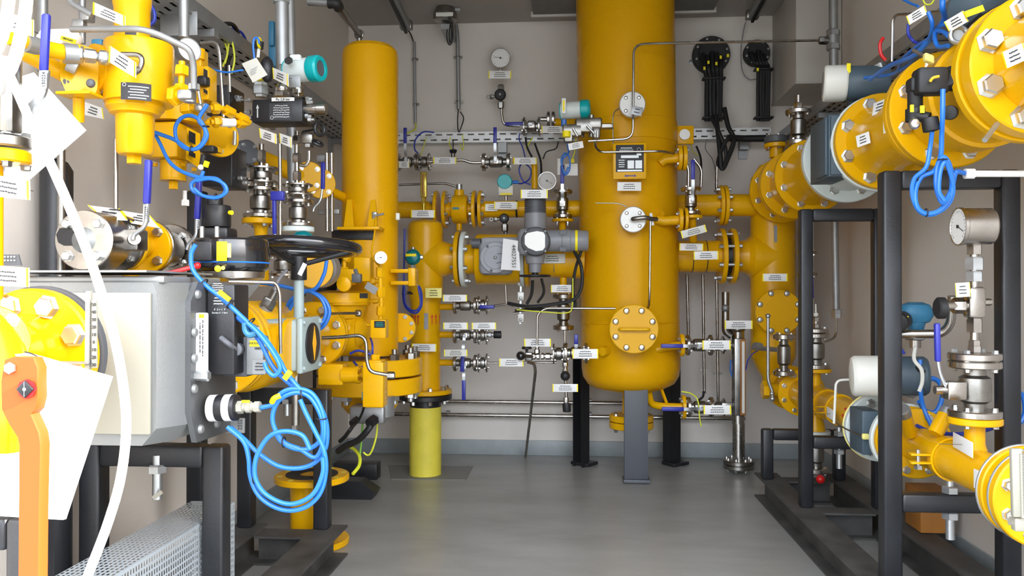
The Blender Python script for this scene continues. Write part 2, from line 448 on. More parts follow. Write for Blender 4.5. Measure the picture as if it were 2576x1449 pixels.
def gauge(name, label, c, face, r, d, needle=20, cat='gauge', down=None, case='steel'):
    """dial gauge facing 'face'"""
    c = V(c); f = V(face).normalized(); t = thing(name, label, cat, c); a, b_, _ = basis(f)
    B().lathe(c, -f, [(0, r * .93), (-.003, r * .95), (-.003, r), (.006, r), (.008, r * .96), (d - .004, r * .95), (d, r * .9)], 40).build('case', case, t)
    B().cyl(c + f * .0005, c + f * .0015, r * .93, seg=40).build('dial', 'white', t)
    k = B()
    for i in range(21):
        g = R(225 - 270 * i / 20 + 90); dr = a * sin(g) + b_ * cos(g); dr = (a * cos(R(135 - 270 * i / 20)) - b_ * sin(R(135 - 270 * i / 20)))
        k.bar(c + f * .002 + dr * r * (.70 if i % 5 == 0 else .76), c + f * .002 + dr * r * .84, r * .022, .0004, f)
    k.build('scale_marks', 'ink', t)
    g = R(needle); dr = a * cos(g) + b_ * sin(g)
    B().bar(c + f * .003 - dr * r * .2, c + f * .003 + dr * r * .68, r * .035, .0006, f).cyl(c + f * .002, c + f * .005, r * .09, seg=12).build('needle', 'black', t)
    if down is not None:
        dn = V(down).normalized(); q = c - f * (d * .5) + dn * r * .93
        B().cyl(q, q + dn * r * .25, r * .16, seg=12).hexa(q + dn * r * .22, dn, r * .24, r * .5).build('stem', 'steel', t)
    return t
# room
XL, XR, YB, ZC, YF = -1.37, 1.41, 4.90, 2.61, 0.95
# ================================================================== SETTING
T_ = .08
struct('floor', B().box(((XL + XR) / 2, (YB + YF) / 2, -T_ / 2), XR - XL + 2 * T_, YB - YF + 2 * T_, T_), 'floor_epoxy')
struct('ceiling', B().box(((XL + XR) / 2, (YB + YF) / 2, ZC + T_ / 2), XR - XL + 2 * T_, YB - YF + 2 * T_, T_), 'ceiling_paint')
struct('wall_back', B().box(((XL + XR) / 2, YB + T_ / 2, ZC / 2), XR - XL + 2 * T_, T_, ZC), 'wall_paint')
struct('wall_left', B().box((XL - T_ / 2, (YB + YF) / 2, ZC / 2), T_, YB - YF, ZC), 'wall_paint')
struct('wall_right', B().box((XR + T_ / 2, (YB + YF) / 2, ZC / 2), T_, YB - YF, ZC), 'wall_paint')
struct('baseboard_back', B().box(((XL + XR) / 2, YB - .005, .045), XR - XL - .02, .01, .09, bev=.003), 'skirting_paint')
struct('baseboard_left', B().box((XL + .005, (YB + YF) / 2, .045), .01, YB - YF - .03, .09, bev=.003), 'skirting_paint')
struct('baseboard_right', B().box((XR - .005, (YB + YF) / 2, .045), .01, YB - YF - .03, .09, bev=.003), 'skirting_paint')
g = struct('ground', B().box((0, -6.55, -.16), 30, 14.8, .16), 'concrete', 'concrete yard outside the door')
# steel hatch frame in the ceiling that the tall vessel goes up through
a = P(1343, 38, z=ZC); b_ = P(1792, 24, z=ZC)
y1 = 4.72; y0 = 4.05; x0 = a.x; x1 = b_.x
t = thing('ceiling_vent', 'grey metal vent panel on the ceiling behind the top of the tall yellow vessel', 'vent', ((x0 + x1) / 2, (y0 + y1) / 2, ZC))
B().box(((x0 + x1) / 2, (y0 + y1) / 2, ZC - .012), x1 - x0, y1 - y0, .02, bev=.004).build('panel', 'vent_gray', t)
B().box(((x0 + x1) / 2, y1, ZC - .018), x1 - x0 + .03, .02, .034, bev=.003).build('rim', 'duct', t)
# shallow recess lid in the floor round the wrapped pipe
fl = [P(985, 1205, z=.002), P(1172, 1207, z=.002), P(1190, 1173, z=.002), P(978, 1170, z=.002)]
fl = [V((p.x, p.y, 0.0)) for p in fl]
b = B().prism(fl, (0, 0, .003))
solo('floor_plate', 'darker grey square patch in the floor round the yellow wrapped pipe', 'floor plate', b, 'stain', fl[0])

# ------------------------------------------------ cable trays
def slots(n, pitch, slot):
    r = [0]
    for k in range(n): r += [k * pitch + (pitch - slot) / 2, k * pitch + (pitch + slot) / 2]
    r.append(n * pitch); return r
def tray(name, label, o, u, v, L, Wd, nrow, rim, mt='tray_galv', pitch=.062, slot=.036, grp=None, stag=True, rimdir=None):
    """perforated sheet from o along u (length) and v (width), rim flange along rimdir"""
    t = thing(name, label, 'cable tray', o, grp); u = V(u).normalized(); v = V(v).normalized(); o = V(o)
    n = int(L / pitch); us = slots(n, pitch, slot); b = B()
    rp = Wd / nrow
    for k in range(nrow):
        off = (pitch / 2 if stag and k % 2 else 0)
        oo = o + v * (k * rp)
        b.grid(oo + u * off, u, v, us, [0, rp * .36, rp * .64, rp], lambda i, j: i % 2 == 1 and j == 1)
        if off: b.grid(oo, u, v, [0, off], [0, rp], lambda i, j: False)
    b.build('perforated_sheet', mt, t)
    rd = V(rimdir).normalized() if rimdir is not None else u.cross(v)
    c = B()
    for s in (0, 1): c.box(o + v * (Wd * s) + u * (L / 2) + rd * (rim / 2), L, .0016, rim, u, v, rd)
    c.build('side_rim', mt, t)
    return t
z1 = P(1300, 330, y=4.84).z; z0 = P(1300, 357, y=4.84).z
t = tray('cable_tray', 'light grey slotted cable tray running across the back wall at mid height', (XL + .25, 4.835, z0), (1, 0, 0), (0, 0, 1), XR - XL - .5, z1 - z0, 2, .055, rimdir=(0, 1, 0), pitch=.064, slot=.037)
for xx in (-.42, .1, 1.0): B().box((xx, 4.87, z0 - .03), .05, .05, .06).box((xx, 4.892, z0 - .06), .05, .015, .1).build('bracket', 'galv', t)
zt = P(1440, 360, y=4.84).z
t = tray('cable_tray', 'grey slotted cable tray high on the left wall seen from below', (-1.18, 1.0, 1.845), (0, 1, 0), (-1, 0, 0), 3.75, .18, 5, .05, 'galv', rimdir=(0, 0, 1), pitch=.07, slot=.036)
for yy in (2.6, 3.6, 4.5): B().box((-1.265, yy, 1.83), .19, .035, .025).box((XL + .01, yy, 1.80), .018, .05, .16).build('bracket', 'galv', t)
t = tray('cable_tray', 'grey slotted cable tray high on the right wall seen from below', (1.17, 1.05, 1.84), (0, 1, 0), (1, 0, 0), 3.7, .18, 5, .05, 'galv', rimdir=(0, 0, 1), pitch=.07, slot=.036)
for yy in (1.8, 2.9, 4.0): B().box((1.28, yy, 1.825), .22, .035, .025).box((XR - .01, yy, 1.78), .018, .05, .16).build('bracket', 'galv', t)

for sx, lab in ((-1, 'left'), (1, 'right')):
    t = thing('cable_bundle', 'bundle of dark cables lying in the %s wall tray' % lab, 'cable bundle', (sx * 1.27, 2.9, 1.86))
    for k in range(6): B().tube([(sx * (1.20 + .026 * k), 1.1 + .02 * k, 1.866), (sx * (1.20 + .026 * k), 4.7, 1.866)], .0125, 8).build('cable', 'rubber', t)
# ------------------------------------------------ grey duct box under the ceiling, back right
t = thing('duct_box', 'large beige sheet metal duct box in the upper right back corner', 'duct', (1.29, 4.64, 2.08))
B().box((1.29, 4.64, 2.345), .235, .51, .52, bev=.004).build('body', 'duct', t)
B().box((1.29, 4.64, 2.082), .245, .52, .012, bev=.003).build('bottom_rim', 'duct', t)
# ------------------------------------------------ two black sealed conduit heads on the back wall
def seal(name, label, px, py, rp, x0p, x1p, ybot, Y, hasbundle):
    c = P(px, py, y=Y); r = M_(rp, c); t = thing(name, label, 'cable lead-in', c, 'black cable lead-ins')
    B().lathe(c + V((0, .05, 0)), (0, -1, 0), [(0, r), (.035, r), (.045, r * .97), (.045, r * .7), (.07, r * .68)], 40).build('sealing_disc', 'rubber', t)
    f = bpy.data.objects[-1] if False else None
    d = [o for o in t.children][0]
    for k in range(8):
        a = 2 * pi * k / 8 + .3
        bolt(c + V((cos(a) * r * .84, .003, sin(a) * r * .84)), (0, -1, 0), .008, .01, d, 'steel_dark', 'nut')
    n = 5
    for k in range(n):
        u = (k + .5) / n
        xa = px - rp * .6 + rp * 1.2 * u; xb = x0p + (x1p - x0p) * u
        pts = [P(xa, py + 6 * sin(k * 2.), y=Y - .03), P(xa * .6 + xb * .4, py + rp * .8, y=Y - .07), P(xb, py + rp * 1.3, y=Y - .05), P(xb + 2 * sin(k * 3), (py + rp + ybot) / 2, y=Y - .045), P(xb - 2 * sin(k * 5), ybot, y=Y - .04)]
        B().tube(pts, M_((x1p - x0p) / n * .62, c), 10, smooth=6).build('cable', 'rubber', t)
    for yy in (py + rp * 1.35, ybot - 8):
        p = P((x0p + x1p) / 2, yy, y=Y - .045)
        B().box(p, M_(x1p - x0p + 12, p), .055, .012, bev=.004).build('strap', 'rubber', t)
    for (qx, qy) in hasbundle:
        B().box(P(qx, qy, y=Y - .095), .012, .006, .018).build('yellow_marker', 'lemon', t)
    return t
seal('cable_lead_in', 'black round cable lead-in with bundled black cables just right of the tall vessel', 1791, 135, 47, 1773, 1818, 305, 4.84, [(1782, 157), (1802, 160), (1813, 144), (1831, 140), (1772, 172)])
seal('cable_lead_in', 'black round cable lead-in with bundled black cables beside the duct box', 1906, 131, 33, 1903, 1938, 305, 4.83, [(1906, 175)])
cable('cable', 'thick black cable loop hanging below the left black cable lead-in', [P(1800, 290, y=4.76), P(1806, 330, y=4.72), P(1812, 390, y=4.68), P(1816, 424, y=4.68), P(1828, 405, y=4.68), P(1846, 352, y=4.7), P(1832, 318, y=4.73), P(1822, 272, y=4.77)], .014, 'rubber')
cable('cable', 'second black cable loop crossing below the left black cable lead-in', [P(1789, 295, y=4.74), P(1812, 340, y=4.69), P(1826, 380, y=4.69), P(1822, 420, y=4.70), P(1806, 408, y=4.7), P(1830, 350, y=4.66), P(1866, 345, y=4.72)], .011, 'rubber')
b = B().tube([P(1830, 347, y=4.74), P(1873, 349, y=4.76), P(1930, 348, y=4.76)], .020, 12)
solo('conduit', 'short thick black cable sleeve lying below the back wall tray on the right', 'cable', b, 'rubber', P(1873, 349, y=4.76))
cable('cable', 'thin grey cable loop hanging left of the far right black lead-in', [P(1876, 55, y=4.86), P(1870, 80, y=4.86), P(1864, 130, y=4.86), P(1868, 180, y=4.86), P(1885, 200, y=4.86), P(1905, 198, y=4.86)], .003, 'gray_cable')
# wall stains (glue blob)
b = B().sphere(P(1741, 156, y=4.899), .02, 1, .1, .8, 14)
solo('putty_patch', 'small grey dried putty patch on the back wall beside the round black lead-in', 'patch', b, 'galv', P(1741, 156, y=4.897))

# ------------------------------------------------ ceiling light fittings (struts) and conduits
def strut(label, p0, p1, w, rod=True):
    t = thing('tube_light_bracket', label, 'light fitting', p0, 'ceiling struts')
    B().bar(p0, p1, w, w * .8, bev=.004).build('channel', 'galv', t)
    if rod: B().bar(V(p0) - V((0, 0, w * .55)), V(p1) - V((0, 0, w * .55)), w * .3, w * .3).build('tube', 'black', t)
    q = V(p1); B().box(q + V((0, 0, .01)), .07, .05, .05, bev=.006).build('end_cap', 'steel_dark', t)
    return t
strut('grey tube fitting on the ceiling left of centre running towards the back wall', P(962, -60, z=2.56), P(1022, 68, z=2.50), .055)
strut('grey tube fitting on the ceiling at right running towards the back wall', P(1925, -20, z=2.56), P(1892, 42, z=2.52), .05)
# galvanised elbow pipe at upper left running to the top of the left filter column
t = thing('vent_pipe', 'grey pipe that bends down to the top of the left yellow filter column', 'pipe', P(905, 100, y=3.62))
pipe(t, [P(775, 4, y=3.2), P(838, 8, y=3.2)], M_(10, P(800, 4, y=3.2)), 'galv')
B().tube([P(826, 8, y=3.2), P(848, 8, y=3.2), P(852, 20, y=3.23)], .021, 14, .02).build('elbow', 'rubber', t)
pipe(t, [P(848, 10, y=3.22), P(902, 84, y=3.62)], .013, 'steel_dark')
B().hexa(P(903, 96, y=3.64), (0, 0, 1), .018, .03).cyl(P(904, 112, y=3.65), P(903, 84, y=3.64), .012, seg=12).torus(P(903, 86, y=3.64), (0, 1, 0), .018, .005, 20, 8).build('coupling', 'steel_dark', t)
# junction box / lamp at ceiling, with cable loop
t = thing('gas_detector', 'dark grey round detector housing hanging at the top of the back wall', 'detector', P(1119, 30, y=4.6))
c = P(1120, 28, y=4.62)
B().lathe(c + V((0, 0, -.06)), (0, 0, 1), [(0, .05), (.006, .066), (.03, .07), (.05, .066), (.09, .045), (.16, .04)], 28).build('housing', 'steel_dark', t)
B().box(P(1118, 36, y=4.55), .098, .004, .022, bev=.001).build('name_strip', 'offwhite', t)
B().hexa(P(1145, 26, y=4.62), (1, 0, 0), .014, .03).build('cable_gland', 'zinc', t)
B().box((c.x, c.y + .12, 2.50), .05, .25, .03).build('bracket', 'galv', t)
cable('cable', 'coiled black and yellow cable loop under the round detector', [P(1128, 58, y=4.62), P(1124, 85, y=4.62), P(1127, 108, y=4.62), P(1134, 112, y=4.62), P(1139, 95, y=4.62), P(1138, 60, y=4.62), P(1133, 62, y=4.61), P(1130, 90, y=4.61), P(1132, 109, y=4.61), P(1136, 90, y=4.61), P(1135, 62, y=4.61)], .0035, 'rubber')
def wallconduit(label, pts, rp, clamps, Y, mt='galv'):
    c = P(*pts[0], y=Y); r = M_(rp, c); t = thing('conduit', label, 'conduit', P(*pts[-1], y=Y))
    B().tube([P(*p, y=Y) for p in pts], r, 12, .02).build('tube', mt, t)
    for (x, yy) in clamps:
        q = P(x, yy, y=Y); B().torus(q, (0, 0, 1), r * 1.1, .003, 16, 6).box(q + V((0, .012, 0)), r * 4.6, .012, .012).build('clamp', 'steel_dark', t)
    return t
wallconduit('thin grey conduit with two clamps on the back wall, left one', [(1042, 105), (1045, 310)], 3.6, [(1043, 148), (1046, 261)], 4.87)
wallconduit('thicker grey conduit on the back wall running down from the detector', [(1147, 62), (1151, 90), (1154, 275)], 5, [(1151, 143), (1153, 255)], 4.86)
cable('cable', 'black cable from the ceiling fitting into the left back wall conduit', [P(1028, 78, y=4.8), P(1034, 88, y=4.85), P(1041, 108, y=4.87)], .0045, 'rubber')
cable('cable', 'green and yellow wires leaving the left back wall conduit', [P(1045, 305, y=4.87), P(1046, 322, y=4.85), P(1036, 330, y=4.83), P(1022, 336, y=4.83)], .004, 'yg_wire')
cable('cable', 'black cable loop under the thick back wall conduit', [P(1153, 275, y=4.86), P(1151, 305, y=4.82), P(1154, 332, y=4.82), P(1163, 312, y=4.82), P(1166, 296, y=4.84), P(1158, 281, y=4.85)], .0035, 'rubber')
# tall galvanised conduit at right with tee and sensing line
t = thing('vent_riser', 'grey galvanised vent riser beside the duct box on the right', 'pipe', P(2100, 250, y=4.1))
pipe(t, [P(2096, -40, y=4.1), P(2098, 275, y=4.1)], M_(11, P(2096, 100, y=4.1)), 'galv')
B().hexa(P(2096, 125, y=4.1), (0, 0, 1), .034, .03).hexa(P(2096, 90, y=4.1), (0, 0, 1), .034, .03).cyl(P(2096, 125, y=4.1), P(2096, 80, y=4.1), .029, seg=20).build('tee_fitting', 'galv', t)
B().cyl(P(2096, 104, y=4.1), P(2072, 102, y=4.1), .02, seg=16).hexa(P(2076, 102, y=4.1), (-1, 0, 0), .02, .03).build('reducer', 'steel_dark', t)
t = thing('sensing_line', 'thin stainless line crossing in front of the tall vessel up to the right riser', 'tube', P(1480, 355, y=4.02))
B().tube([P(1480, 355, y=4.05), P(1592, 349, y=4.05), P(1594, 112, y=4.06), P(1660, 109, y=4.07), P(2078, 101, y=4.1)], .0062, 10, .05).build('tube', 'steel', t)
# green/yellow wires etc from left tray
for k, pts in enumerate([[(560, 70), (562, 95), (572, 130), (566, 160)], [(566, 70), (575, 100), (571, 140), (560, 168)], [(572, 75), (585, 110), (590, 150), (583, 185)]]):
    cable('earth_wire', ['green and yellow earth wire hanging from the left tray, nearest strand', 'green and yellow earth wire hanging from the left tray, middle strand', 'green and yellow earth wire hanging from the left tray, right strand'][k], [P(a, b, y=2.75) for a, b in pts], .0035, 'yg_wire', 'wire', 'earth wires at the left tray')
cable('cable', 'black cable curling out of the left tray beside the earth wires', [P(560, 60, y=2.8), P(585, 62, y=2.85), P(598, 85, y=2.9), P(590, 125, y=2.9), P(575, 150, y=2.9), P(571, 190, y=2.9)], .0075, 'rubber')
cable('cable', 'dark blue cable curving down from the left tray', [P(585, 70, y=2.9), P(610, 85, y=2.95), P(624, 120, y=3.0), P(626, 150, y=3.0)], .005, 'blue_dark')
# ================================================================== CENTRE: tall yellow vessel
YV = 4.42
def vc(py): return P(1572 + 15 * py / 970.0, py, y=YV)
vr = M_(124.5, vc(500)) * .985
t = thing('gas_separator_vessel', 'tall wide yellow cylindrical pressure vessel standing in the middle of the back wall', 'pressure vessel', V((vc(1200).x, YV, 0)))
top, bot = vc(-60), vc(985); axv = (top - bot).normalized()
prof = [(0, .02), (.002, vr * .35), (.018, vr * .68), (.045, vr * .88), (.085, vr * .975), (.13, vr)]
Lb = (top - bot).length
prof += [(Lb * .165, vr), (Lb * .166, vr + .003), (Lb * .168, vr + .003), (Lb * .169, vr), (Lb * .59, vr), (Lb * .591, vr + .004), (Lb * .640, vr + .004), (Lb * .641, vr), (Lb, vr)]
B().lathe(bot, axv, prof, 72).build('shell', 'yellow_tank', t)
# front leg, two rear legs
fl0 = P(1600, 1213, z=.006); yl = fl0.y + .01
b = B(); lt = P(1598, 890, y=yl); lb = P(1601, 1200, y=yl)
w = .118
b.box((lb + V((lt.x, lt.y, lt.z))) / 2, w, .008, lt.z - .01, bev=.002)
for s in (-1, 1): b.box(V((lb.x + s * (w / 2 - .003), yl + .035, lt.z / 2)), .006, .07, lt.z - .01)
b.build('leg', 'leg_gray', t)
B().box((lb.x, yl + .02, .012), .135, .10, .018, bev=.003).build('foot_plate', 'leg_gray', t)
for k, (x0, x1, fx0, fx1, yb) in enumerate([(1450, 1490, 1438, 1512, 1165), (1677, 1722, 1660, 1737, 1165)]):
    p = P((x0 + x1) / 2, yb, z=.012); ww = M_(x1 - x0, p) * .92
    s = 1 if k else -1
    u = V((cos(R(38)) * s, sin(R(38)), 0)).normalized(); n = V((-u.y, u.x, 0))
    hgt = .98 - (dep(p) * (900 - 735) / F)
    lb_ = B()
    lb_.box((p.x, p.y, hgt / 2), ww * .75, .006, hgt, u, n)
    for e in (-1, 1): lb_.box(V((p.x, p.y, hgt / 2)) + u * (e * ww * .37) + n * .03, .006, .065, hgt, u, n)
    lb_.build('leg', 'black', t)
    B().box((p.x, p.y + .01, .012), .12, .10, .018, u, n, bev=.003).build('foot_plate', 'black', t)
# bottom outlet with flange pair
o1 = vc(965); o2 = vc(1042)
ox = P(1588, 1000, y=YV)
b = B().cyl((ox.x, YV, o1.z + .03), (ox.x, YV, P(1588, 1040, y=YV).z), .048, seg=28)
b.build('drain_nozzle', 'yellow', t)
zf = P(1588, 1060, y=YV).z
flange(t, (ox.x, YV, zf + .003), (0, 0, 1), .118, .034, 8, .09, .009, 'yellow', 1, bh=.008)
flange(t, (ox.x, YV, zf - .001), (0, 0, -1), .118, .034, 8, .09, .011, 'yellow', 1, name='blind_flange', bh=.02)
# handhole with blind flange facing the room
hc = P(1595, 828, y=4.02); hr = M_(62, hc)
b = B().cyl(hc + V((0, .04, 0)), (hc.x, 4.3, hc.z), hr * .66, seg=40); b.build('handhole_neck', 'yellow', t)
flange(t, hc + V((0, .062, 0)), (0, -1, 0), hr, .028, name='neck_flange')
f = flange(t, hc + V((0, .03, 0)), (0, -1, 0), hr, .03, 8, hr * .80, hr * .135, 'yellow', 1, 'blind_flange', kind='dome', bh=.014, bm='bolt')
B().tube([hc + V((-.07, -.0, 0)), hc + V((-.07, -.028, 0)), hc + V((.07, -.028, 0)), hc + V((.07, -.0, 0))], .008, 12, .012).build('handle_bar', 'yellow', f)
# two pale sensor flanges on the front
for (px, py, rp, nm) in ((1591, 262, 33, 'upper'), (1593, 552, 33, 'lower')):
    c = P(px, py, y=4.07); r = M_(rp, c)
    nb = B().cyl(c + V((0, .03, 0)), (c.x, 4.22, c.z), r * .6, seg=24).build('nozzle', 'yellow', t)
    flange(t, c + V((0, .05, 0)), (0, -1, 0), r, .02, name='neck_flange')
    f = flange(t, c + V((0, .028, 0)), (0, -1, 0), r, .026, 4, r * .7, r * .15, 'pale_metal', 1, 'pale_blind_flange', kind='dome', bh=.008)
    f['label'] = 'pale bare metal cover flange'
    if nm == 'lower':
        B().tube([c + V((0, -.002, 0)), c + V((0, -.03, 0)), c + V((.05, -.04, .005)), c + V((.09, -.02, 0)), c + V((.115, .0, 0))], .011, 12, smooth=5).build('sensor_elbow', 'steel_dark', f)
        B().bar(c + V((.085, -.0, .03)), c + V((.095, .0, -.03)), .014, .014).build('clamp', 'galv', f)
# side nozzles on the right: long elbow stubs with flanges
def stub(px0, py0, px1, py1, rp, yf, fx, fy, frp, mt='yellow'):
    p = [P(*q, y=yf) for q in (((px0, py0)), ((px1, py1)), (fx, fy))]
    r = M_(rp, p[0]); B().tube(p, r, 20, .05).build('nozzle', mt, t)
    fr = M_(frp, p[-1]); 
    flange(t, p[-1] - V((.003, 0, 0)), (-1, 0, 0), fr, .020, 4, fr * .76, fr * .13, mt, 1, 'nozzle_flange', bm='zinc', bh=.008)
    return p[-1], fr
stub(1660, 412, 1672, 400, 12, 4.20, 1716, 397, 32)
flange(t, P(1716, 397, y=4.2) + V((.001, 0, 0)), (1, 0, 0), M_(32, P(1716, 397, y=4.2)), .02, 4, .05, .008, 'yellow', 1, 'blind_flange', bm='zinc')
stub(1650, 552, 1668, 556, 12, 4.18, 1718, 553, 30)
stub(1650, 880, 1680, 872, 10, 4.2, 1722, 868, 28)
B().tube([P(1630, 965, y=4.36), P(1636, 1016, y=4.30), P(1660, 1022, y=4.24), P(1722, 1024, y=4.22)], M_(9, P(1650, 1000, y=4.3)), 16, .05).build('nozzle', 'yellow', t)
flange(t, P(1724, 1024, y=4.22), (-1, 0, 0), M_(30, P(1722, 1024, y=4.22)), .018, 4, .05, .008, 'yellow', 1, 'nozzle_flange', bm='zinc')
B().bar(P(1656, 958, y=4.36), P(1678, 1018, y=4.24), .012, .012).bar(P(1655, 528, y=4.2), P(1665, 548, y=4.17), .012, .05).build('gusset', 'yellow', t)
# lifting lug on the right shoulder
p = P(1721, 340, y=4.4); 
B().box(p, .10, .02, .10, bev=.006).build('lug_plate', 'yellow', t)
B().cyl(p + V((0, -.01, 0)), p + V((0, -.022, 0)), .028, seg=24).build('lug_cap', 'pale_metal', t)
# left nozzle cone + gusset
B().lathe(P(1545, 878, y=4.25), P(1500, 888, y=4.12) - P(1545, 878, y=4.25), [(0, .05), (.03, .04), (.06, .026), (.11, .022)], 20).build('nozzle', 'yellow', t)
# type plate bracket with black data plate
c = P(1584, 405, y=4.085); w = M_(85, c); h = M_(92, c)
t2 = thing('type_plate', 'yellow framed black and silver data plate on the front of the tall vessel', 'data plate', c)
B().box(c, w, .012, h, bev=.005).build('backing', 'yellow', t2)
cc = c + V((0, -.007, .012)); B().box(cc, w * .82, .002, h * .74, bev=.0008).build('plate', 'ink', t2)
s = B(); X = V((1, 0, 0)); Z = V((0, 0, 1))
s.box(cc + V((0, -.0015, -h * .335)), w * .72, .001, h * .045)
s.box(cc + V((0, -.0015, h * .045)), w * .52, .001, h * .075)
s.box(cc + V((w * .27, -.0015, h * .10)), w * .14, .001, h * .05)
s.box(cc + V((w * .03, -.0015, -h * .17)), w * .19, .001, h * .22)
s.box(cc + V((w * .26, -.0015, -h * .17)), w * .2, .001, h * .22)
s.torus(cc + V((w * .27, -.001, h * .24)), (0, 1, 0), w * .05, .0012, 20, 4, .5)
for i in range(4): s.box(cc + V((-w * .24, -.0015, -h * (.05 + .06 * i))), w * (.18 - .02 * (i % 2)), .001, h * .02)
s.build('silver_fields', 'silver_ink', t2)
scribble(B(), cc + V((-w * .1, -.002, h * .25)), X, Z, w * .45, h * .12, 2).build('lettering', 'silver_ink', t2)
q = B(); lc = c + V((0, -.0066, -h * .41)); q.box(lc + V((-w * .1, 0, 0)), w * .10, .0015, h * .05).bar(lc + V((-w * .05, 0, 0)), lc + V((w * .15, 0, 0)), .006, .0015, (0, 1, 0))
q.prism([lc + V((w * .13, -.001, .008)), lc + V((w * .2, -.001, 0)), lc + V((w * .13, -.001, -.008))], (0, .001, 0)); q.build('key_symbol', 'purple_seal', t2)
# small tag hanging on the upper flange
tag((1589, 276), (1616, 282), 22, 3.99, 3.99, 'small dull grey plate hanging on the upper pale sensor flange of the tall vessel', 2, False, mt='galv')
B().torus(P(1592, 264, y=4.03), (0, 1, 0), .01, .004, 16, 6)
# thin tubes around the vessel
def tubeline(label, pts, r=.006, fil=.04, m='steel', name='instrument_tube'):
    return solo(name, label, 'tube', B().tube(pts, r, 10, fil), m, pts[0])
tubeline('thin steel tube from the vessel\'s lower pale flange down to its blind flange', [P(1636, 556, y=4.06), P(1634, 740, y=4.06), P(1632, 772, y=4.09), P(1624, 782, y=4.10)])
tubeline('thin steel tube running left from the vessel front flange and down to a tee', [P(1548, 776, y=4.07), P(1372, 775, y=4.07), P(1352, 790, y=4.07), P(1351, 868, y=4.07)])
tubeline('thin steel tube passing behind the type plate to the right elbow flange', [P(1497, 338, y=4.1), P(1498, 372, y=4.10), P(1512, 383, y=4.07), P(1665, 380, y=4.07), P(1695, 387, y=4.15)])
tubeline('thin capillary tube on the left of the upper pale flange', [P(1566, 268, y=4.09), P(1545, 280, y=4.07), P(1541, 300, y=4.07), P(1543, 362, y=4.075)], .003, .03, 'steel_dark')
tubeline('short dark probe lying against the vessel above the lower pale flange', [P(1498, 511, y=4.08), P(1545, 511, y=4.075), P(1562, 513, y=4.075), P(1577, 521, y=4.07)], .0028, .02, 'steel_dark')
tag((1553, 469), (1613, 469), 22, 4.10, 4.10, 'white plate on the tall vessel just below the type plate', ends=False)

# ------------------------------------------------ back-wall floor pipes
for k, (yy, lab) in enumerate([(1011, 'upper of two long steel pipes running along the foot of the back wall'), (1045, 'lower of two long steel pipes running along the foot of the back wall')]):
    z = P(1300, yy, y=4.84).z
    tt = thing('drain_pipe', lab, 'pipe', (-.2, 4.84, z), 'floor level steel pipes')
    pipe(tt, [V((-1.1, 4.84, z)), V((1.0, 4.84, z - .003))], M_(5, P(1300, yy, y=4.84)), 'steel')
    for x in (.1 - .0, -.75): B().box((x, 4.865, z), .02, .06, .035).build('clip', 'galv', tt)
# ================================================================== CENTRE LEFT: tee column on wrapped pipe
YT = 4.34
t = thing('wrapped_riser_pipe', 'pale yellow tape-wrapped pipe rising out of the floor with a black flange on top', 'pipe', P(1070, 1198, z=.0))
c = P(1070, 1195, y=YT); cx = c.x; r = M_(40, c)
zt = P(1070, 1022, y=YT).z
B().lathe((cx, YT, 0), (0, 0, 1), [(0, r)] + [(zt * k / 12, r * (1 + .006 * (-1) ** k)) for k in range(1, 12)] + [(zt, r)], 36).build('wrapped_pipe', 'yellow_wrap', t)
B().cyl((cx, YT, zt - .005), (cx, YT, P(1070, 1002, y=YT).z), r * .97, seg=36).build('coated_neck', 'black', t)
zf = P(1070, 990, y=YT).z
flange(t, (cx, YT, zf - .03), (0, 0, 1), M_(67, c), .028, 8, M_(55, c), .011, 'black', -1, name='black_flange', bm='bolt', bh=.022)
t = thing('tee_pipe', 'yellow vertical pipe with a side tee standing on the black flange, left of centre', 'pipe', (cx, YT, zf))
r2 = M_(38, c); rb = M_(44, c); zc = P(1070, 553, y=YT).z; zte = P(1070, 652, y=YT).z; zth = P(1070, 735, y=YT).z
B().lathe((cx, YT, zf), (0, 0, 1), [(0, r2), (zth - zf - .06, r2), (zth - zf, rb), (zc - zf - .05, rb), (zc - zf - .02, rb * .93), (zc - zf - .005, rb * .7), (zc - zf, rb * .3)], 44).build('column', 'yellow', t)
rt = M_(42, c); xf = P(1148, 652, y=YT).x
B().lathe((cx - .0, YT, zte), (1, 0, 0), [(0, rb * 1.0), (rb * .9, rb * 1.1), (rb * 1.15, rt * 1.02), (rb * 1.5, rt * .92), (xf - cx, rt * .9)], 40).build('tee_branch', 'yellow', t)
flange(t, (cx, YT, zf + .001), (0, 0, 1), M_(67, c), .024, 8, M_(55, c), .011, 'yellow', 1, bm='bolt', bh=.016)
fr = M_(70, c)
flange(t, (xf, YT, zte), (1, 0, 0), fr, .022, 8, fr * .84, .011, 'yellow', -1, name='branch_flange', bm='zinc', bh=.018)
# three small branches
for yy in (772, 842, 912):
    p0 = P(1100, yy, y=YT); p1 = P(1143, yy, y=YT)
    B().cyl(p0, p1, M_(8, p0), seg=16).build('stub', 'yellow', t)
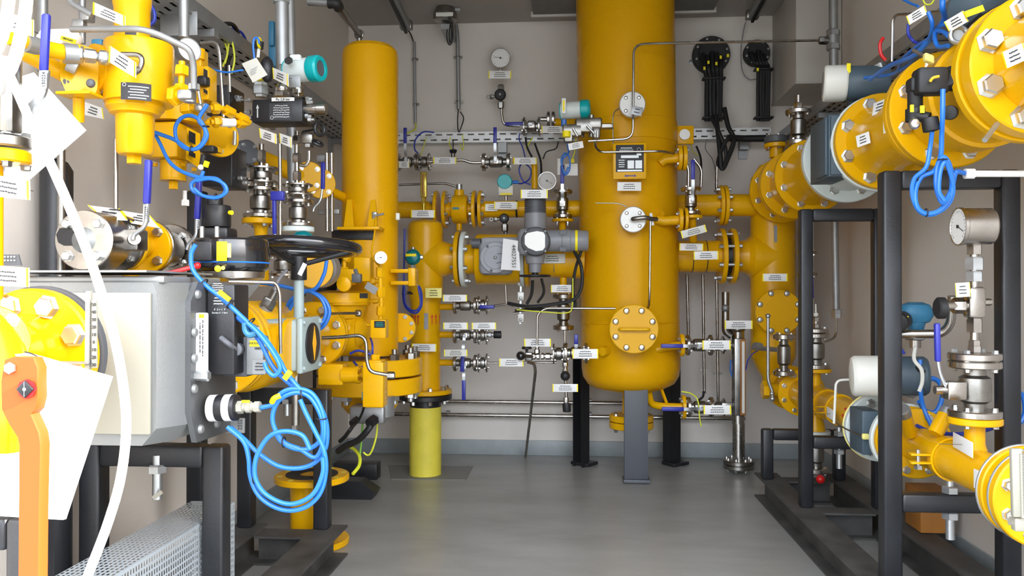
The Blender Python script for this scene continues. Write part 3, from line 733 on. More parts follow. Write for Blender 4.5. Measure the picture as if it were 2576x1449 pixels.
# red arrows + light strip
for i, xx in enumerate((1036, 1044, 1052, 1086, 1094, 1101)):
    b = B(); z0_ = P(xx, 815, y=YT).z; z1_ = P(xx, 790, y=YT).z
    px_ = P(xx, 800, y=YT - .078).x; dx = max(-.98, min(.98, (px_ - cx) / r2)); yy_ = YT - r2 * math.sqrt(1 - dx * dx) * 1.0 - .0015
    n = V((dx, -math.sqrt(1 - dx * dx), 0)); u = V((-n.y, n.x, 0))
    o = V((px_, yy_, 0)); hw = .0022
    b.prism([o + u * -hw + V((0, 0, z0_)), o + u * hw + V((0, 0, z0_)), o + u * hw + V((0, 0, z1_ - .016)), o + u * .0075 + V((0, 0, z1_ - .016)), o + V((0, 0, z1_)), o + u * -.0075 + V((0, 0, z1_ - .016)), o + u * -hw + V((0, 0, z1_ - .016))], n * .001)
    b.build('flow_arrow', 'red_arrow', t)
p = P(1072, 808, y=YT - r2 - .001); B().box(p, .022, .001, .085).build('pale_strip', 'galv', t)

# ------------------------------------------------ lower run: tee -> ball valve with grey gearbox -> vessel
zl = P(1400, 652, y=YT).z
t = thing('ball_valve', 'large yellow ball valve with a grey gearbox in the lower run beside the vessel', 'valve', (P(1250, 652, y=YT).x, YT, zl - .14))
xa = xf + .030; xb = P(1320, 650, y=YT).x
flange(t, (xa, YT, zl), (1, 0, 0), fr, .024, 8, fr * .84, .011, 'white_gray', 1, name='inlet_flange', bm='zinc', bh=.02, label='pale unpainted flange')
ra = M_(46, c)
B().lathe((xa + .02, YT, zl), (1, 0, 0), [(0, ra * .8), (.05, ra * .82), (.06, fr * .86), (.07, fr * .9), (.30, fr * .9), (.31, fr * .86), (.32, ra * .82), (xb - xa - .02, ra * .8)], 44).build('valve_body', 'yellow', t)
flange(t, (xb - .02, YT, zl), (1, 0, 0), fr, .022, 8, fr * .84, .011, 'white_gray', -1, name='outlet_flange', bm='zinc', bh=.02)
gc = P(1247, 648, y=YT - .17); gr = M_(44, gc)
g = B().box(gc + V((0, .03, 0)), gr * 1.98, .07, gr * 1.98, bev=.028).box(gc + V((.035, .035, gr * .86)), gr * 2.5, .06, gr * .62, bev=.012)
gb = g.build('gearbox', 'gray_light', t)
gb['label'] = 'grey gearbox housing with round cover'
B().lathe(gc + V((0, .002, 0)), (0, -1, 0), [(0, gr * .92), (.012, gr * .90), (.016, gr * .86), (.016, gr * .66), (.022, gr * .64), (.022, gr * .1), (.03, gr * .09), (.03, 0)], 40).build('cover', 'gray_light', gb)
B().sphere(gc + V((0, -.026, 0)), .009, 1, .5, 1, 14).build('pin', 'alu', gb)
for a in (.3, 2.2, 4.4, 5.6): bolt(gc + V((cos(a) * gr * .78, -.012, sin(a) * gr * .78)), (0, -1, 0), .007, .006, gb, 'gray_dark', 'dome')
B().bar(gc + V((.01, -.022, .018)), gc + V((.035, -.022, .02)), .004, .003, (0, 1, 0)).bar(gc + V((.035, -.022, .02)), gc + V((.035, -.022, -.022)), .004, .003, (0, 1, 0)).bar(gc + V((.035, -.022, -.022)), gc + V((.005, -.022, -.03)), .004, .003, (0, 1, 0)).build('position_mark', 'gray_dark', gb)
for s_ in (-1,): B().cyl(gc + V((-gr * .9, .035, gr * .84)), gc + V((-gr * 1.42, .035, gr * .84)), .026, seg=20).build('input_cap', 'gray_dark', gb)
# electric actuator
t = thing('electric_actuator', 'grey motorised actuator with finned motor and round display cover left of the vessel', 'actuator', P(1345, 610, y=4.12))
ac = P(1347, 607, y=4.03); ar = M_(37, ac)
hb = B().box(ac + V((-.02, .07, 0)), ar * 2.0, .11, ar * 1.95, bev=.03)
body = hb.build('housing', 'gray', t)
b = B().lathe(ac + V((.0, .03, 0)), (0, -1, 0), [(0, ar * 1.02), (.02, ar), (.034, ar * .93), (.038, ar * .84)], 40); b.build('display_ring', 'gray_dark', body)
pts = []
for (ux, uz) in ((-.72, .35), (-.55, .55), (.1, .68), (.55, .6), (.66, .4), (.66, -.4), (.5, -.62), (.05, -.68), (-.5, -.45), (-.72, -.2)): pts.append(ac + V((ux * ar, -.012, uz * ar)))
B().prism(pts, (0, .006, 0)).build('display_cover', 'pale_metal', body)
for a in (.8, 2.35, 3.95, 5.5): bolt(ac + V((cos(a) * ar * .95, .0, sin(a) * ar * .95)), (0, -1, 0), .007, .006, body, 'alu', 'dome')
mt_ = P(1346, 478, y=4.13); mb = P(1347, 577, y=4.13); mr = M_(27.5, mt_)
pf = []; Lm = (mt_ - mb).length; nz = 9
for k in range(nz): 
    h0 = Lm * .42 + k * (Lm * .46) / nz; pf += [(h0, mr), (h0 + .004, mr), (h0 + .005, mr * .93), (h0 + (Lm * .46) / nz - .001, mr * .93)]
B().lathe(mb, mt_ - mb, [(0, mr * .98), (Lm * .4, mr * .98)] + pf + [(Lm * .9, mr), (Lm * .97, mr * .95), (Lm, mr * .75)], 36).build('motor', 'gray_dark', t)
B().lathe(mb, mt_ - mb, [(0, mr * 1.03), (Lm * .4, mr * 1.03)], 36).build('motor_base', 'gray', t)
sd = P(1372, 606, y=4.11); se = P(1480, 606, y=4.11); sr = M_(27, sd); Ls = (se - sd).length
sc = B().lathe(sd, se - sd, [(0, sr), (Ls * .38, sr), (Ls * .40, sr * 1.06), (Ls * .58, sr * 1.06), (Ls * .60, sr), (Ls * .96, sr * .97), (Ls, sr * .88)], 36).build('terminal_housing', 'gray', t)
B().cyl(P(1447, 606, y=4.11), P(1453, 606, y=4.11), sr * 1.01, seg=36).build('yellow_ring', 'lemon', sc)
for yy in (586, 627): B().box(P(1416, yy, y=4.055), .03, .006, .02).build('recess_cover', 'gray_dark', sc)
g2 = P(1346, 636, y=4.11); B().lathe(g2, (0, 0, -1), [(-.01, .05), (.02, .05), (.055, .044), (.056, .034), (.085, .03), (.10, .03)], 28).build('drive_neck', 'gray', t)
hz = P(1346, 694, y=4.11)
B().torus(hz, (0, 0, 1), M_(37, hz), .006, 40, 10).bar(hz + V((-M_(36, hz), 0, 0)), hz + V((M_(36, hz), 0, 0)), .012, .008).bar(hz + V((0, -M_(36, hz), 0)), hz + V((0, M_(36, hz), 0)), .012, .008).cyl(hz, hz + V((0, 0, .05)), .016, seg=16).build('handwheel', 'black', t)
# cables from the actuator
cable('cable', 'thick black cable from the actuator looping down and back left under the valve', [P(1445, 632, y=4.1), P(1462, 670, y=4.05), P(1463, 720, y=4.05), P(1445, 752, y=4.05), P(1400, 764, y=4.05), P(1330, 771, y=4.06), P(1278, 763, y=4.1)], .009, 'rubber')
cable('cable', 'second black cable from the actuator crossing the first and running left', [P(1462, 632, y=4.12), P(1447, 680, y=4.1), P(1441, 730, y=4.1), P(1447, 772, y=4.09), P(1410, 780, y=4.09), P(1350, 777, y=4.1), P(1296, 782, y=4.12)], .008, 'rubber')
cable('earth_wire', 'green and yellow wire lying along the black cables under the actuator', [P(1441, 700, y=4.06), P(1440, 760, y=4.05), P(1430, 786, y=4.05), P(1370, 785, y=4.05), P(1300, 779, y=4.08)], .003, 'yg_wire')
cable('cable', 'black cable curving down behind the actuator handwheel', [P(1340, 705, y=4.25), P(1337, 740, y=4.25), P(1325, 765, y=4.25)], .008, 'rubber')
cable('cable', 'thin black cable right of the actuator handwheel', [P(1362, 700, y=4.28), P(1368, 735, y=4.28), P(1352, 762, y=4.28)], .007, 'rubber')
# pale bar & slotted steel bracket strip
t = thing('mounting_strip', 'vertical zinc mounting strip with bolted brackets below the actuator', 'bracket', P(1310, 815, y=4.3))
B().bar(P(1311, 700, y=4.32), P(1309, 815, y=4.32), .022, .01).build('strip', 'zinc', t)
for yy in (708, 745, 800): 
    q = P(1310, yy, y=4.30); B().box(q, .035, .012, .045, bev=.003).build('clamp_plate', 'pale_metal', t); 
for yy in (708, 750, 803): bolt(P(1310, yy, y=4.293), (0, -1, 0), .008, .01, t, 'steel_dark', 'nut')
for (a, b_) in ((1292, 768), (1330, 772), (1296, 788)): bolt(P(a, b_, y=4.29), (-1, 0, 0), .008, .02, t, 'steel_dark', 'nut')
# pipe from valve into the vessel
t = thing('inlet_pipe', 'short yellow pipe joining the large ball valve to the vessel, lower run', 'pipe', P(1400, 655, y=YT))
B().cyl((xb + .004, YT, zl), (P(1470, 650, y=YT).x, YT, zl - .01), ra * .95, seg=36).build('pipe', 'yellow', t)
flange(t, (xb + .004, YT, zl), (1, 0, 0), fr, .022, name='flange')
B().cyl((P(1417, 650, y=YT).x, YT, zl), (P(1417, 650, y=YT).x, YT, P(1417, 722, y=YT).z), M_(9, P(1417, 700, y=YT)), seg=16).build('branch', 'yellow', t)
flange(t, (P(1417, 650, y=YT).x, YT, P(1417, 738, y=YT).z), (0, 0, 1), M_(27, P(1417, 738, y=YT)), .014, 4, M_(20, P(1417, 738, y=YT)), .008, 'yellow', 1, name='branch_flange', bm='zinc')
B().bar(P(1393, 664, y=4.255), P(1394, 686, y=4.255), .008, .003).build('strap', 'black', t)
bx = P(1417, 650, y=YT).x
sflange_valve('drain_valve', 'stainless flanged valve hanging under the lower pipe run beside the vessel', (bx, YT, P(1417, 740, y=YT).z), (0, 0, -1), P(1417, 740, y=YT).z - P(1417, 830, y=YT).z, M_(26, P(1417, 780, y=YT)), None)
tubeline('thin steel tube rising into the hanging valve beside the vessel', [P(1421, 828, y=4.3), P(1421, 892, y=4.3)], .0055)
tag((1357, 651), (1422, 650), 24, 4.24, 4.24, 'faded plate tied to the lower pipe run right of the actuator neck', mt='offwhite', ends=False)
tag((1386, 726), (1443, 726), 19, 4.22, 4.22, 'white plate on the short branch under the lower pipe run beside the vessel')
tag((1310, 488), (1378, 488), 22, 4.05, 4.05, 'white plate across the top of the finned actuator motor')
# paper slip hanging off the gearbox with stock number
c4 = [P(1266, 600, y=4.08), P(1304, 606, y=4.06), P(1309, 681, y=4.08), P(1260, 678, y=4.10)]
tt = thing('paper_slip', 'white paper slip with a long number hanging on the grey gearbox', 'paper slip', c4[0])
B().prism(c4, (0, .0012, 0)).build('sheet', 'white_paper', tt)
text_mesh('44027551', M_(15, c4[0]), P(1292, 645, y=4.055), (0, 0, -1), (1, 0, 0), 'ink', tt)

# ------------------------------------------------ upper run
YU = 4.50
zu = P(1150, 527, y=YU).z
def U(px, py=527): return P(px, py, y=YU)
t = thing('yellow_pipe', 'yellow pipe of the upper run between the left column and the ball valve', 'pipe', U(1050))
ru = M_(21, U(1150)); fu = M_(47, U(1150))
B().cyl(V((U(985).x, YU, zu)), V((U(1100).x, YU, zu)), ru, seg=32).build('pipe', 'yellow', t)
flange(t, (U(1102).x - .016, YU, zu), (1, 0, 0), fu, .018, 8, fu * .82, .010, 'yellow', -1, bm='zinc', bh=.016)
t = thing('ball_valve', 'yellow ball valve with a long steel lever in the upper pipe run', 'valve', U(1155))
flange(t, (U(1116).x, YU, zu), (1, 0, 0), fu, .018, 8, fu * .82, .010, 'yellow', 1, bm='zinc', bh=.016)
x0_ = U(1116).x; x1_ = U(1198).x
B().lathe((x0_ + .018, YU, zu), (1, 0, 0), [(0, ru * .9), (.03, ru * .9), (.035, ru * 1.65), (.045, ru * 1.75), (x1_ - x0_ - .075, ru * 1.75), (x1_ - x0_ - .065, ru * 1.6), (x1_ - x0_ - .06, ru * .9), (x1_ - x0_ - .018, ru * .9)], 40).build('valve_body', 'yellow', t)
B().cyl((U(1155).x, YU, zu + ru), (U(1155).x, YU, P(1155, 478, y=YU).z), .03, .026, seg=24).cyl((U(1155).x, YU, zu - ru), (U(1155).x, YU, P(1155, 580, y=YU).z), .016, seg=16).build('stem_neck', 'yellow', t)
B().cyl(P(1155, 477, y=YU), P(1155, 464, y=YU), .018, seg=16).build('stem', 'zinc', t)
B().tube([P(1163, 467, y=YU), P(1145, 470, y=YU), P(1124, 461, y=YU), P(1004, 465, y=YU)], .0065, 10, .03).build('lever_arm', 'steel_dark', t)
B().box(U(1152, 528) + V((0, -ru * 1.76, 0)), .036, .002, .012).build('green_name_strip', 'teal_dark', t)
flange(t, (U(1198).x - .018, YU, zu), (1, 0, 0), fu, .018, 8, fu * .82, .010, 'yellow', -1, name='outlet_flange', bm='zinc', bh=.016)
t = thing('yellow_pipe', 'yellow pipe of the upper run from the ball valve to the vessel', 'pipe', U(1300))
flange(t, (U(1205).x, YU, zu), (1, 0, 0), fu, .018, 8, fu * .82, .010, 'yellow', 1, bm='zinc', bh=.016)
B().cyl(V((U(1205).x, YU, zu)), V((U(1470).x, YU, zu)), ru, seg=32).build('pipe', 'yellow', t)
B().cyl(V((U(1298).x, YU, zu)), V((U(1303).x, YU, zu)), ru * 1.03, seg=32).build('strap', 'black', t)
# ================================================================== CENTRE: instruments on the back wall
YI = 4.78
def I(px, py, y=YI): return P(px, py, y=y)
X_, Y_, Z_ = V((1, 0, 0)), V((0, 1, 0)), V((0, 0, 1))
gauge('pressure_gauge', 'round white dial pressure gauge high on the back wall above a black knob', I(1259, 146), -Y_, M_(25, I(1259, 146)), .03, 80, down=-Z_)
tag((1229, 188), (1286, 188), 19, 4.72, 4.72, 'white plate under the high round gauge on the back wall')
def needle_valve(label, c, knob_r=.03, side=None, up=True, knobdir=-Y_, mt='steel_dark', L=.07):
    t = thing('needle_valve', label, 'valve', c)
    B().box(c, .03, .03, .035, bev=.004).cyl(c, c + Z_ * L, .013, seg=14).cyl(c, c - Z_ * L, .013, seg=14).hexa(c + Z_ * .03, Z_, .019, .04).hexa(c - Z_ * .03, -Z_, .019, .04).build('valve_body', mt, t)
    B().lathe(c + knobdir * .01, knobdir, [(0, .01), (.02, .01), (.022, knob_r * .8), (.028, knob_r), (.04, knob_r), (.046, knob_r * .8)], 18).build('knob', 'rubber', t)
    B().cyl(c + knobdir * .056, c + knobdir * .058, .007, seg=10).build('knob_pin', 'alu', t)
    if side: 
        s = V(side); B().cyl(c, c + s * .06, .008, seg=12).hexa(c + s * .045, s, .015, .02).torus(c + s * .075, Y_, .009, .003, 14, 6).build('test_port', mt, t)
    return t
needle_valve('shut-off valve with a black star knob below the high round gauge', I(1260, 243), .034, (-1, 0, 0))
def tl(label, pxs, y=YI, r=.008, fil=.05, m='steel', name='instrument_tube'):
    pts = [P(a, b, y=y) for a, b in pxs]; return solo(name, label, 'tube', B().tube(pts, r, 10, fil), m, pts[0])
tl('steel tube below the star knob valve bending right to the lever valve', [(1262, 274), (1262, 285), (1266, 315), (1308, 317)], 4.78, .0085, .06)
# horizontal lever valve upper centre
v = sflange_valve('lever_valve', 'stainless lever valve with a blue horizontal handle pointing left, under the high gauge', I(1316, 318, 4.74), X_, .10, .055, -X_, .15, -Y_, grip=.105)
tag((1362, 326), (1424, 326), 18, 4.62, 4.62, 'white plate right of the horizontal blue lever, left of the teal capped transmitter')
t = thing('flanged_spool', 'small stainless flanged spool with tall studs left of the teal capped transmitter', 'pipe fitting', I(1385, 300, 4.66))
flange(t, I(1376, 300, 4.66), X_, .045, .016, 4, .033, .007, 'steel', -1, kind='nut', bm='zinc')
flange(t, I(1388, 300, 4.66), X_, .045, .016, 4, .033, .007, 'steel', 1, kind='nut', bm='zinc')
B().cyl(I(1398, 308, 4.66), I(1450, 308, 4.60), .022, seg=20).build('yellow_stub', 'yellow', t)
B().cyl(I(1360, 300, 4.66), I(1378, 300, 4.66), .014, seg=14).build('stub', 'steel', t)
def transmitter(label, c, ax, r, L, cap='teal', body='white_gray', face=True, strip=True, name='pressure_transmitter'):
    """cylindrical housing centred on c along ax, cap with window at +ax end"""
    ax = V(ax).normalized(); c = V(c); t = thing(name, label, 'transmitter', c)
    a = c - ax * L / 2
    hb = B().lathe(a, ax, [(0, r * .8), (.006, r * .86), (L * .3, r * .88), (L * .7, r * .9), (L * .72, r * .9)], 32).build('housing', body, t)
    cp = B().lathe(a + ax * L * .7, ax, [(0, r * .96), (.003, r), (L * .25, r), (L * .3, r * .9), (L * .3, r * .62), (L * .27, r * .6)], 32).build('end_cap', cap, t)
    if face: B().cyl(a + ax * (L * .965), a + ax * (L * .972), r * .60, seg=28).build('window', 'gray_dark' if face is True else face, cp)
    B().torus(a + ax * .004, ax, r * .84, r * .06, 32, 8).build('rear_cap', cap, t)
    return t
c = I(1446, 277, 4.12)
t = transmitter('pale transmitter housing with a teal cap in front of the upper left of the vessel', c, (1, -.12, .03), M_(24, c), M_(76, c))
B().box(c + V((-.055, -.055, .01)), .02, .004, .075, bev=.001).build('label_strip', 'white', t)
B().box(c + V((-.055, -.058, .01)), .009, .002, .055).build('yellow_strip', 'lemon', t)
B().hexa(c + V((-.055, -.01, -.05)), -Z_, .014, .035).build('blue_gland', 'blue', t)
t = thing('valve_manifold', 'stainless valve manifold with small T handles beside the vessel, under the teal capped transmitter', 'valve manifold', I(1475, 325, 4.06))
m = B()
for (a, b_, w, h) in ((1440, 330, 50, 30), (1470, 318, 45, 34), (1497, 312, 34, 26), (1430, 345, 24, 30), (1500, 335, 20, 30)):
    q = P(a, b_, y=4.05); m.box(q, M_(w, q), .07, M_(h, q), bev=.008)
m.cyl(I(1462, 300, 4.06), I(1462, 345, 4.06), .016, seg=14).cyl(I(1488, 290, 4.06), I(1488, 345, 4.06), .014, seg=14).hexa(I(1510, 318, 4.06), X_, .016, .06)
m.build('manifold_block', 'steel_dark', t)
for (a, b_, c_, d_) in ((1441, 322, 1453, 343), (1476, 316, 1495, 336), (1503, 330, 1503, 346)):
    B().cyl(P(a, b_, y=3.99), P(c_, d_, y=3.99), .006, seg=10).cyl(P((a + c_) / 2, (b_ + d_) / 2, y=3.99), P((a + c_) / 2, (b_ + d_) / 2, y=4.04), .006, seg=10).build('t_handle', 'zinc', t)
B().cyl(P(1425, 345, y=4.0), P(1425, 330, y=4.0), .02, seg=18).build('yellow_cap', 'lemon', t)
cable('cable', 'blue cable from the teal capped transmitter down to the blue coil', [P(1422, 310, y=4.12), P(1424, 340, y=4.2), P(1428, 365, y=4.28), P(1430, 385, y=4.28), P(1416, 400, y=4.28), P(1414, 425, y=4.28), P(1422, 440, y=4.28), P(1433, 425, y=4.28), P(1432, 395, y=4.28), P(1420, 386, y=4.27), P(1412, 405, y=4.27), P(1420, 436, y=4.27), P(1430, 420, y=4.27)], .0048, 'blue')
cable('earth_wire', 'green and yellow wire in front of the valve manifold beside the vessel', [P(1441, 316, y=4.25), P(1448, 340, y=4.24), P(1447, 375, y=4.26), P(1440, 400, y=4.28)], .003, 'yg_wire')
tag((1430, 370), (1467, 363), 17, 4.0, 4.0, 'small tilted white plate below the valve manifold beside the vessel', ends=False)
t = thing('junction_box', 'pair of small white terminal cards behind the blue coil left of the vessel', 'junction box', I(1430, 420, 4.4))
B().box(I(1409, 420, 4.4), .03, .02, .09, bev=.003).build('terminal_card', 'white', t)
B().box(I(1437, 427, 4.38), .07, .01, .065, bev=.003).build('terminal_card', 'white', t)
B().box(I(1440, 405, 4.37), .02, .015, .02).build('yellow_tag', 'lemon', t)
# valve with broad blue upright lever left of the vessel
c = P(1414, 540, y=4.40)
t = sflange_valve('lever_valve', 'stainless valve with a tall broad blue lever standing upright left of the vessel', P(1415, 549, y=4.40), Z_, P(1415, 478, y=4.4).z - P(1415, 549, y=4.4).z, .052, Z_, .20, -Y_, grip=.10)
t2 = thing('yellow_branch', 'small yellow flanged branch carrying the broad blue lever valve', 'pipe fitting', P(1415, 580, y=4.40))
flange(t2, P(1415, 551, y=4.40), -Z_, M_(27, c), .016, 4, .04, .007, 'yellow', 1, bm='zinc', kind='nut', bh=.02)
B().cyl(P(1415, 555, y=4.40), P(1415, 590, y=4.42), .019, seg=18).build('stub', 'yellow', t2)
# teal round transmitter facing the room
c = I(1270, 458, 4.55)
t = thing('pressure_transmitter', 'teal ringed round transmitter with cream dial facing the room above a black knob', 'transmitter', c)
r = M_(19, c)
B().lathe(c, -Y_, [(-.05, r * .8), (0, r), (.018, r), (.024, r * .9), (.024, r * .62)], 32).build('ring_cap', 'teal', t)
B().cyl(c - Y_ * .02, c - Y_ * .022, r * .62, seg=28).build('dial', 'cream', t)
q = I(1273, 480, 4.55); B().box(q, M_(38, q), .04, M_(26, q), bev=.006).build('base', 'offwhite', t)
q = I(1273, 488, 4.528); B().box(q, M_(28, q), .002, M_(5, q)).build('yellow_strip', 'lemon', t)
B().cyl(I(1273, 490, 4.55), I(1273, 540, 4.55), .008, seg=12).build('stem', 'steel', t)
B().cyl(c + V((r, .01, 0)), c + V((r + .035, .01, 0)), .01, seg=12).build('blue_gland', 'blue', t)
needle_valve('shut-off valve with black knob under the teal ringed round transmitter', I(1270, 551, 4.5), .026, (-1, 0, 0))
t = thing('hand_lever', 'black forked lever hanging under the black knob valve, behind the upper pipe', 'handle', I(1272, 585, 4.52))
B().bar(I(1271, 563, 4.52), I(1272, 588, 4.52), .022, .008, (0, 1, 0), .003).build('blade', 'black', t)
B().cyl(I(1272, 585, 4.515), I(1272, 585, 4.505), .006, seg=10).build('pin', 'alu', t)
tag((1243, 517), (1302, 517), 19, 4.42, 4.42, 'white plate across the stem of the teal ringed round transmitter')
tag((1220, 522), (1252, 522), 18, 4.44, 4.44, 'partly covered white plate just left of the plate on the teal transmitter stem')
cable('cable', 'dark blue cable loop right of the teal ringed round transmitter', [I(1295, 457, 4.6), I(1310, 462, 4.6), I(1330, 452, 4.62), I(1336, 430, 4.62), I(1326, 415, 4.62), I(1312, 412, 4.62), I(1306, 430, 4.62), I(1316, 455, 4.62), I(1335, 465, 4.62)], .0045, 'blue_dark')
gauge('pressure_gauge', 'pale round gauge half hidden behind the actuator motor', I(1376, 455, 4.66), -Y_, M_(23, I(1376, 455, 4.66)), .03, 240)
t = thing('yellow_pipe', 'thin yellow pipe with an elbow above the actuator motor', 'pipe', I(1345, 470, 4.6))
B().tube([I(1290, 404, 4.6), I(1345, 404, 4.6), I(1345, 475, 4.6)], .017, 16, .04).build('pipe', 'yellow', t)
# top row of flanged valves
v = sflange_valve('lever_valve', 'middle stainless flanged valve on the back wall with an upright blue lever', I(1213, 408, 4.66), X_, P(1284, 408, y=4.66).x - P(1213, 408, y=4.66).x, .052, Z_, .185, -Y_, grip=.09)
v = sflange_valve('lever_valve', 'left stainless flanged valve with an upright blue lever beside the left filter column', I(1000, 408, 4.66), X_, .12, .05, Z_, .185, -Y_, grip=.09)
v = sflange_valve('flange_joint', 'thick stainless flanged joint right of the left upright lever valve', I(1052, 408, 4.66), X_, .07, .052, None, cat='pipe fitting')
tl('wavy steel tube between the two upright lever valves on the back wall', [(1080, 408), (1100, 404), (1145, 404), (1165, 402), (1185, 410), (1215, 409)], 4.68, .0085, .05)
tag((1090, 404), (1148, 404), 17, 4.60, 4.60, 'white plate on the wavy tube between the two upright lever valves')
tag((1292, 405), (1350, 405), 17, 4.56, 4.56, 'white plate above the thin yellow elbow pipe')
tag((1003, 414), (1030, 414), 16, 4.56, 4.56, 'white plate half hidden by the left filter column below the left lever valve')
t = thing('light_sensor', 'small black domed sensor hanging under the back wall tray', 'sensor', I(1140, 385))
B().lathe(I(1140, 376), -Z_, [(0, .015), (.005, .024), (.02, .018), (.025, .012), (.045, .012)], 20).build('dome', 'black', t)
B().cyl(I(1140, 386, 4.77), I(1140, 395, 4.77), .008, seg=10).build('socket', 'steel', t)
B().cyl(I(1140, 376), I(1140, 352), .003, seg=8).build('wire', 'rubber', t)
for k, pts in enumerate([[(1134, 345), (1130, 360), (1136, 376)], [(1163, 338), (1166, 362), (1164, 378), (1156, 362)], [(1072, 345), (1064, 375), (1058, 392)]]):
    cable('earth_wire', ['yellow wire beside the domed sensor, left loop', 'yellow wire loop right of the domed sensor', 'yellow wire from the tray down to the left flanged joint'][k], [I(a, b, 4.76) for a, b in pts], .0028, 'yg_wire', 'wire')
cable('cable', 'dark blue cable arching over the back wall tray above the left flanged joint', [I(1092, 333, 4.74), I(1065, 332, 4.72), I(1046, 350, 4.70), I(1043, 375, 4.70), I(1056, 390, 4.69)], .0045, 'blue_dark')
for k, (pts, m, lab) in enumerate([([(1308, 335), (1306, 350), (1315, 372), (1322, 400)], 'blue_dark', 'dark blue cable hanging under the tray below the horizontal lever'), ([(1322, 345), (1326, 370), (1338, 395)], 'rubber', 'black cable hanging under the tray below the horizontal lever'), ([(1345, 360), (1352, 380), (1360, 405), (1362, 440)], 'rubber', 'black cable hanging under the tray above the pale half hidden gauge'), ([(1405, 356), (1398, 374), (1375, 382), (1366, 400)], 'rubber', 'thin black cable curving under the tray right end'), ([(1340, 345), (1330, 362), (1322, 375)], 'yg_wire', 'thin yellow wire under the tray below the horizontal lever')]):
    cable('cable', lab, [I(a, b, 4.76) for a, b in pts], .006 if m == 'rubber' and k != 3 else .0035, m)
for k, (a, b_) in enumerate(((1377, 374), (1386, 374), (1404, 364))): pass
# brass thermometer
q0 = I(1066, 432, 4.36); q1 = I(1066, 497, 4.36); w = M_(17, q0)
t = thing('thermometer', 'gold coloured angle thermometer standing upright on the tee column', 'thermometer', I(1066, 548, 4.34))
B().box((q0 + q1) / 2, w, .02, (q0 - q1).length, bev=.006).build('case', 'brass', t)
B().box((q0 + q1) / 2 + V((-.004, -.0105, 0)), w * .22, .002, (q0 - q1).length * .8).build('glass_tube', 'brown', t)
k = B()
for i in range(14): k.box((q0 + q1) / 2 + V((w * .26, -.0105, (i / 13 - .5) * (q0 - q1).length * .75)), w * .2, .0015, .0018)
k.build('scale_marks', 'ink', t)
B().hexa(q1, -Z_, .014, .03).cyl(q1 - Z_ * .03, I(1066, 550, 4.35), .008, seg=12).build('stem', 'brass', t)
tag((1034, 538), (1094, 538), 19, 4.25, 4.25, 'white plate below the gold thermometer at the top of the tee column')
# teal ball sensor + bracket arms from column
c = P(1039, 647, y=4.0); r = M_(20, c)
t = thing('temperature_head', 'dark teal ball shaped sensor head beside the tee column', 'sensor', c)
B().lathe(c - Y_ * 0, -Y_, [(-r * .8, r * .3), (-r * .6, r * .7), (-r * .1, r * .97), (r * .2, r), (r * .3, r * .96), (r * .7, r * .72), (r * .9, r * .3), (r * .95, 0)], 30).build('ball', 'teal_dark', t)
B().box(c + V((-.004, -r * .86, .009)), r * 1.35, .008, .014, bev=.002).build('yellow_strip', 'lemon', t)
B().hexa(c + V((0, 0, -r)), -Z_, .014, .03).hexa(c + V((r * .9, 0, 0)), X_, .012, .015).cyl(c + V((0, 0, r)), c + V((0, 0, r + .01)), .01, seg=12).build('fitting', 'zinc', t)
cable('cable', 'dark blue coiled cable under the dark teal ball sensor', [P(1018, 575, y=4.1), P(1017, 640, y=4.1), P(1016, 700, y=4.1), P(1014, 745, y=4.05), P(1022, 775, y=4.02), P(1045, 788, y=4.0), P(1060, 770, y=4.0), P(1060, 735, y=4.0), P(1052, 720, y=4.0), P(1058, 765, y=4.0), P(1042, 782, y=4.0), P(1020, 765, y=4.02), P(1017, 720, y=4.05)], .005, 'blue_dark', ties=[(P(1017, 740, y=4.05), .012, Z_)])
tag((1070, 737), (1111, 737), 25, 4.2, 4.2, 'yellow plate strapped round the tee column above the red arrows', ends=False, mt='yellow_pale')
solo('strap', 'black strap round the tee column behind the yellow plate', 'strap', B().cyl(P(1064, 740, y=YT), P(1064, 733, y=YT), M_(40, P(1064, 740, y=YT)), seg=36), 'black', P(1064, 740, y=YT))
tag((1036, 874), (1098, 875), 19, 4.22, 4.22, 'white plate on the tee column above its bottom flange')
# three branch valves on the tee column
def small_valve(lab, px0, px1, py, Y, rp, hd=None, hl=.14, extra=None):
    p0 = P(px0, py, y=Y); p1 = P(px1, py, y=Y)
    return sflange_valve('lever_valve', lab, p0, X_, (p1 - p0).length, M_(rp, p0), hd, hl, -Y_, grip=hl * .55)
small_valve('stainless branch valve on the tee column, top of the three', 1142, 1200, 769, YT, 21)
small_valve('stainless branch valve on the tee column with a lever hanging down, middle of the three', 1142, 1200, 843, YT, 21, V((-.05, 0, -1)), .19)
small_valve('stainless branch valve on the tee column with a lever hanging down, bottom of the three', 1142, 1200, 913, YT, 21, V((0, 0, -1)), .19)
for yy, lab in ((768, 'top'), (843, 'middle'), (913, 'bottom')):
    p0 = P(1203, yy, y=YT)
    sflange_valve('flange_joint', 'bolted stainless flange pair right of the %s branch valve of the tee column' % lab, p0, X_, .05, M_(24, p0), None, cat='pipe fitting')
t = thing('lever', 'dark blue horizontal lever lying over the top branch flange pair', 'handle', P(1225, 772, y=4.24))
B().bar(P(1206, 772, y=4.24), P(1244, 772, y=4.24), .018, .018, bev=.004).build('grip', 'blue_handle', t)
B().cyl(P(1244, 769, y=4.25), P(1270, 766, y=4.27), .006, seg=10).build('rod', 'steel_dark', t)
tl('thin vertical steel tube under the large ball valve', [(1272, 712), (1274, 764)], 4.4, .005)
t = thing('capped_nipple', 'black capped hose nipple at the end of the middle branch', 'cap', P(1235, 842, y=YT))
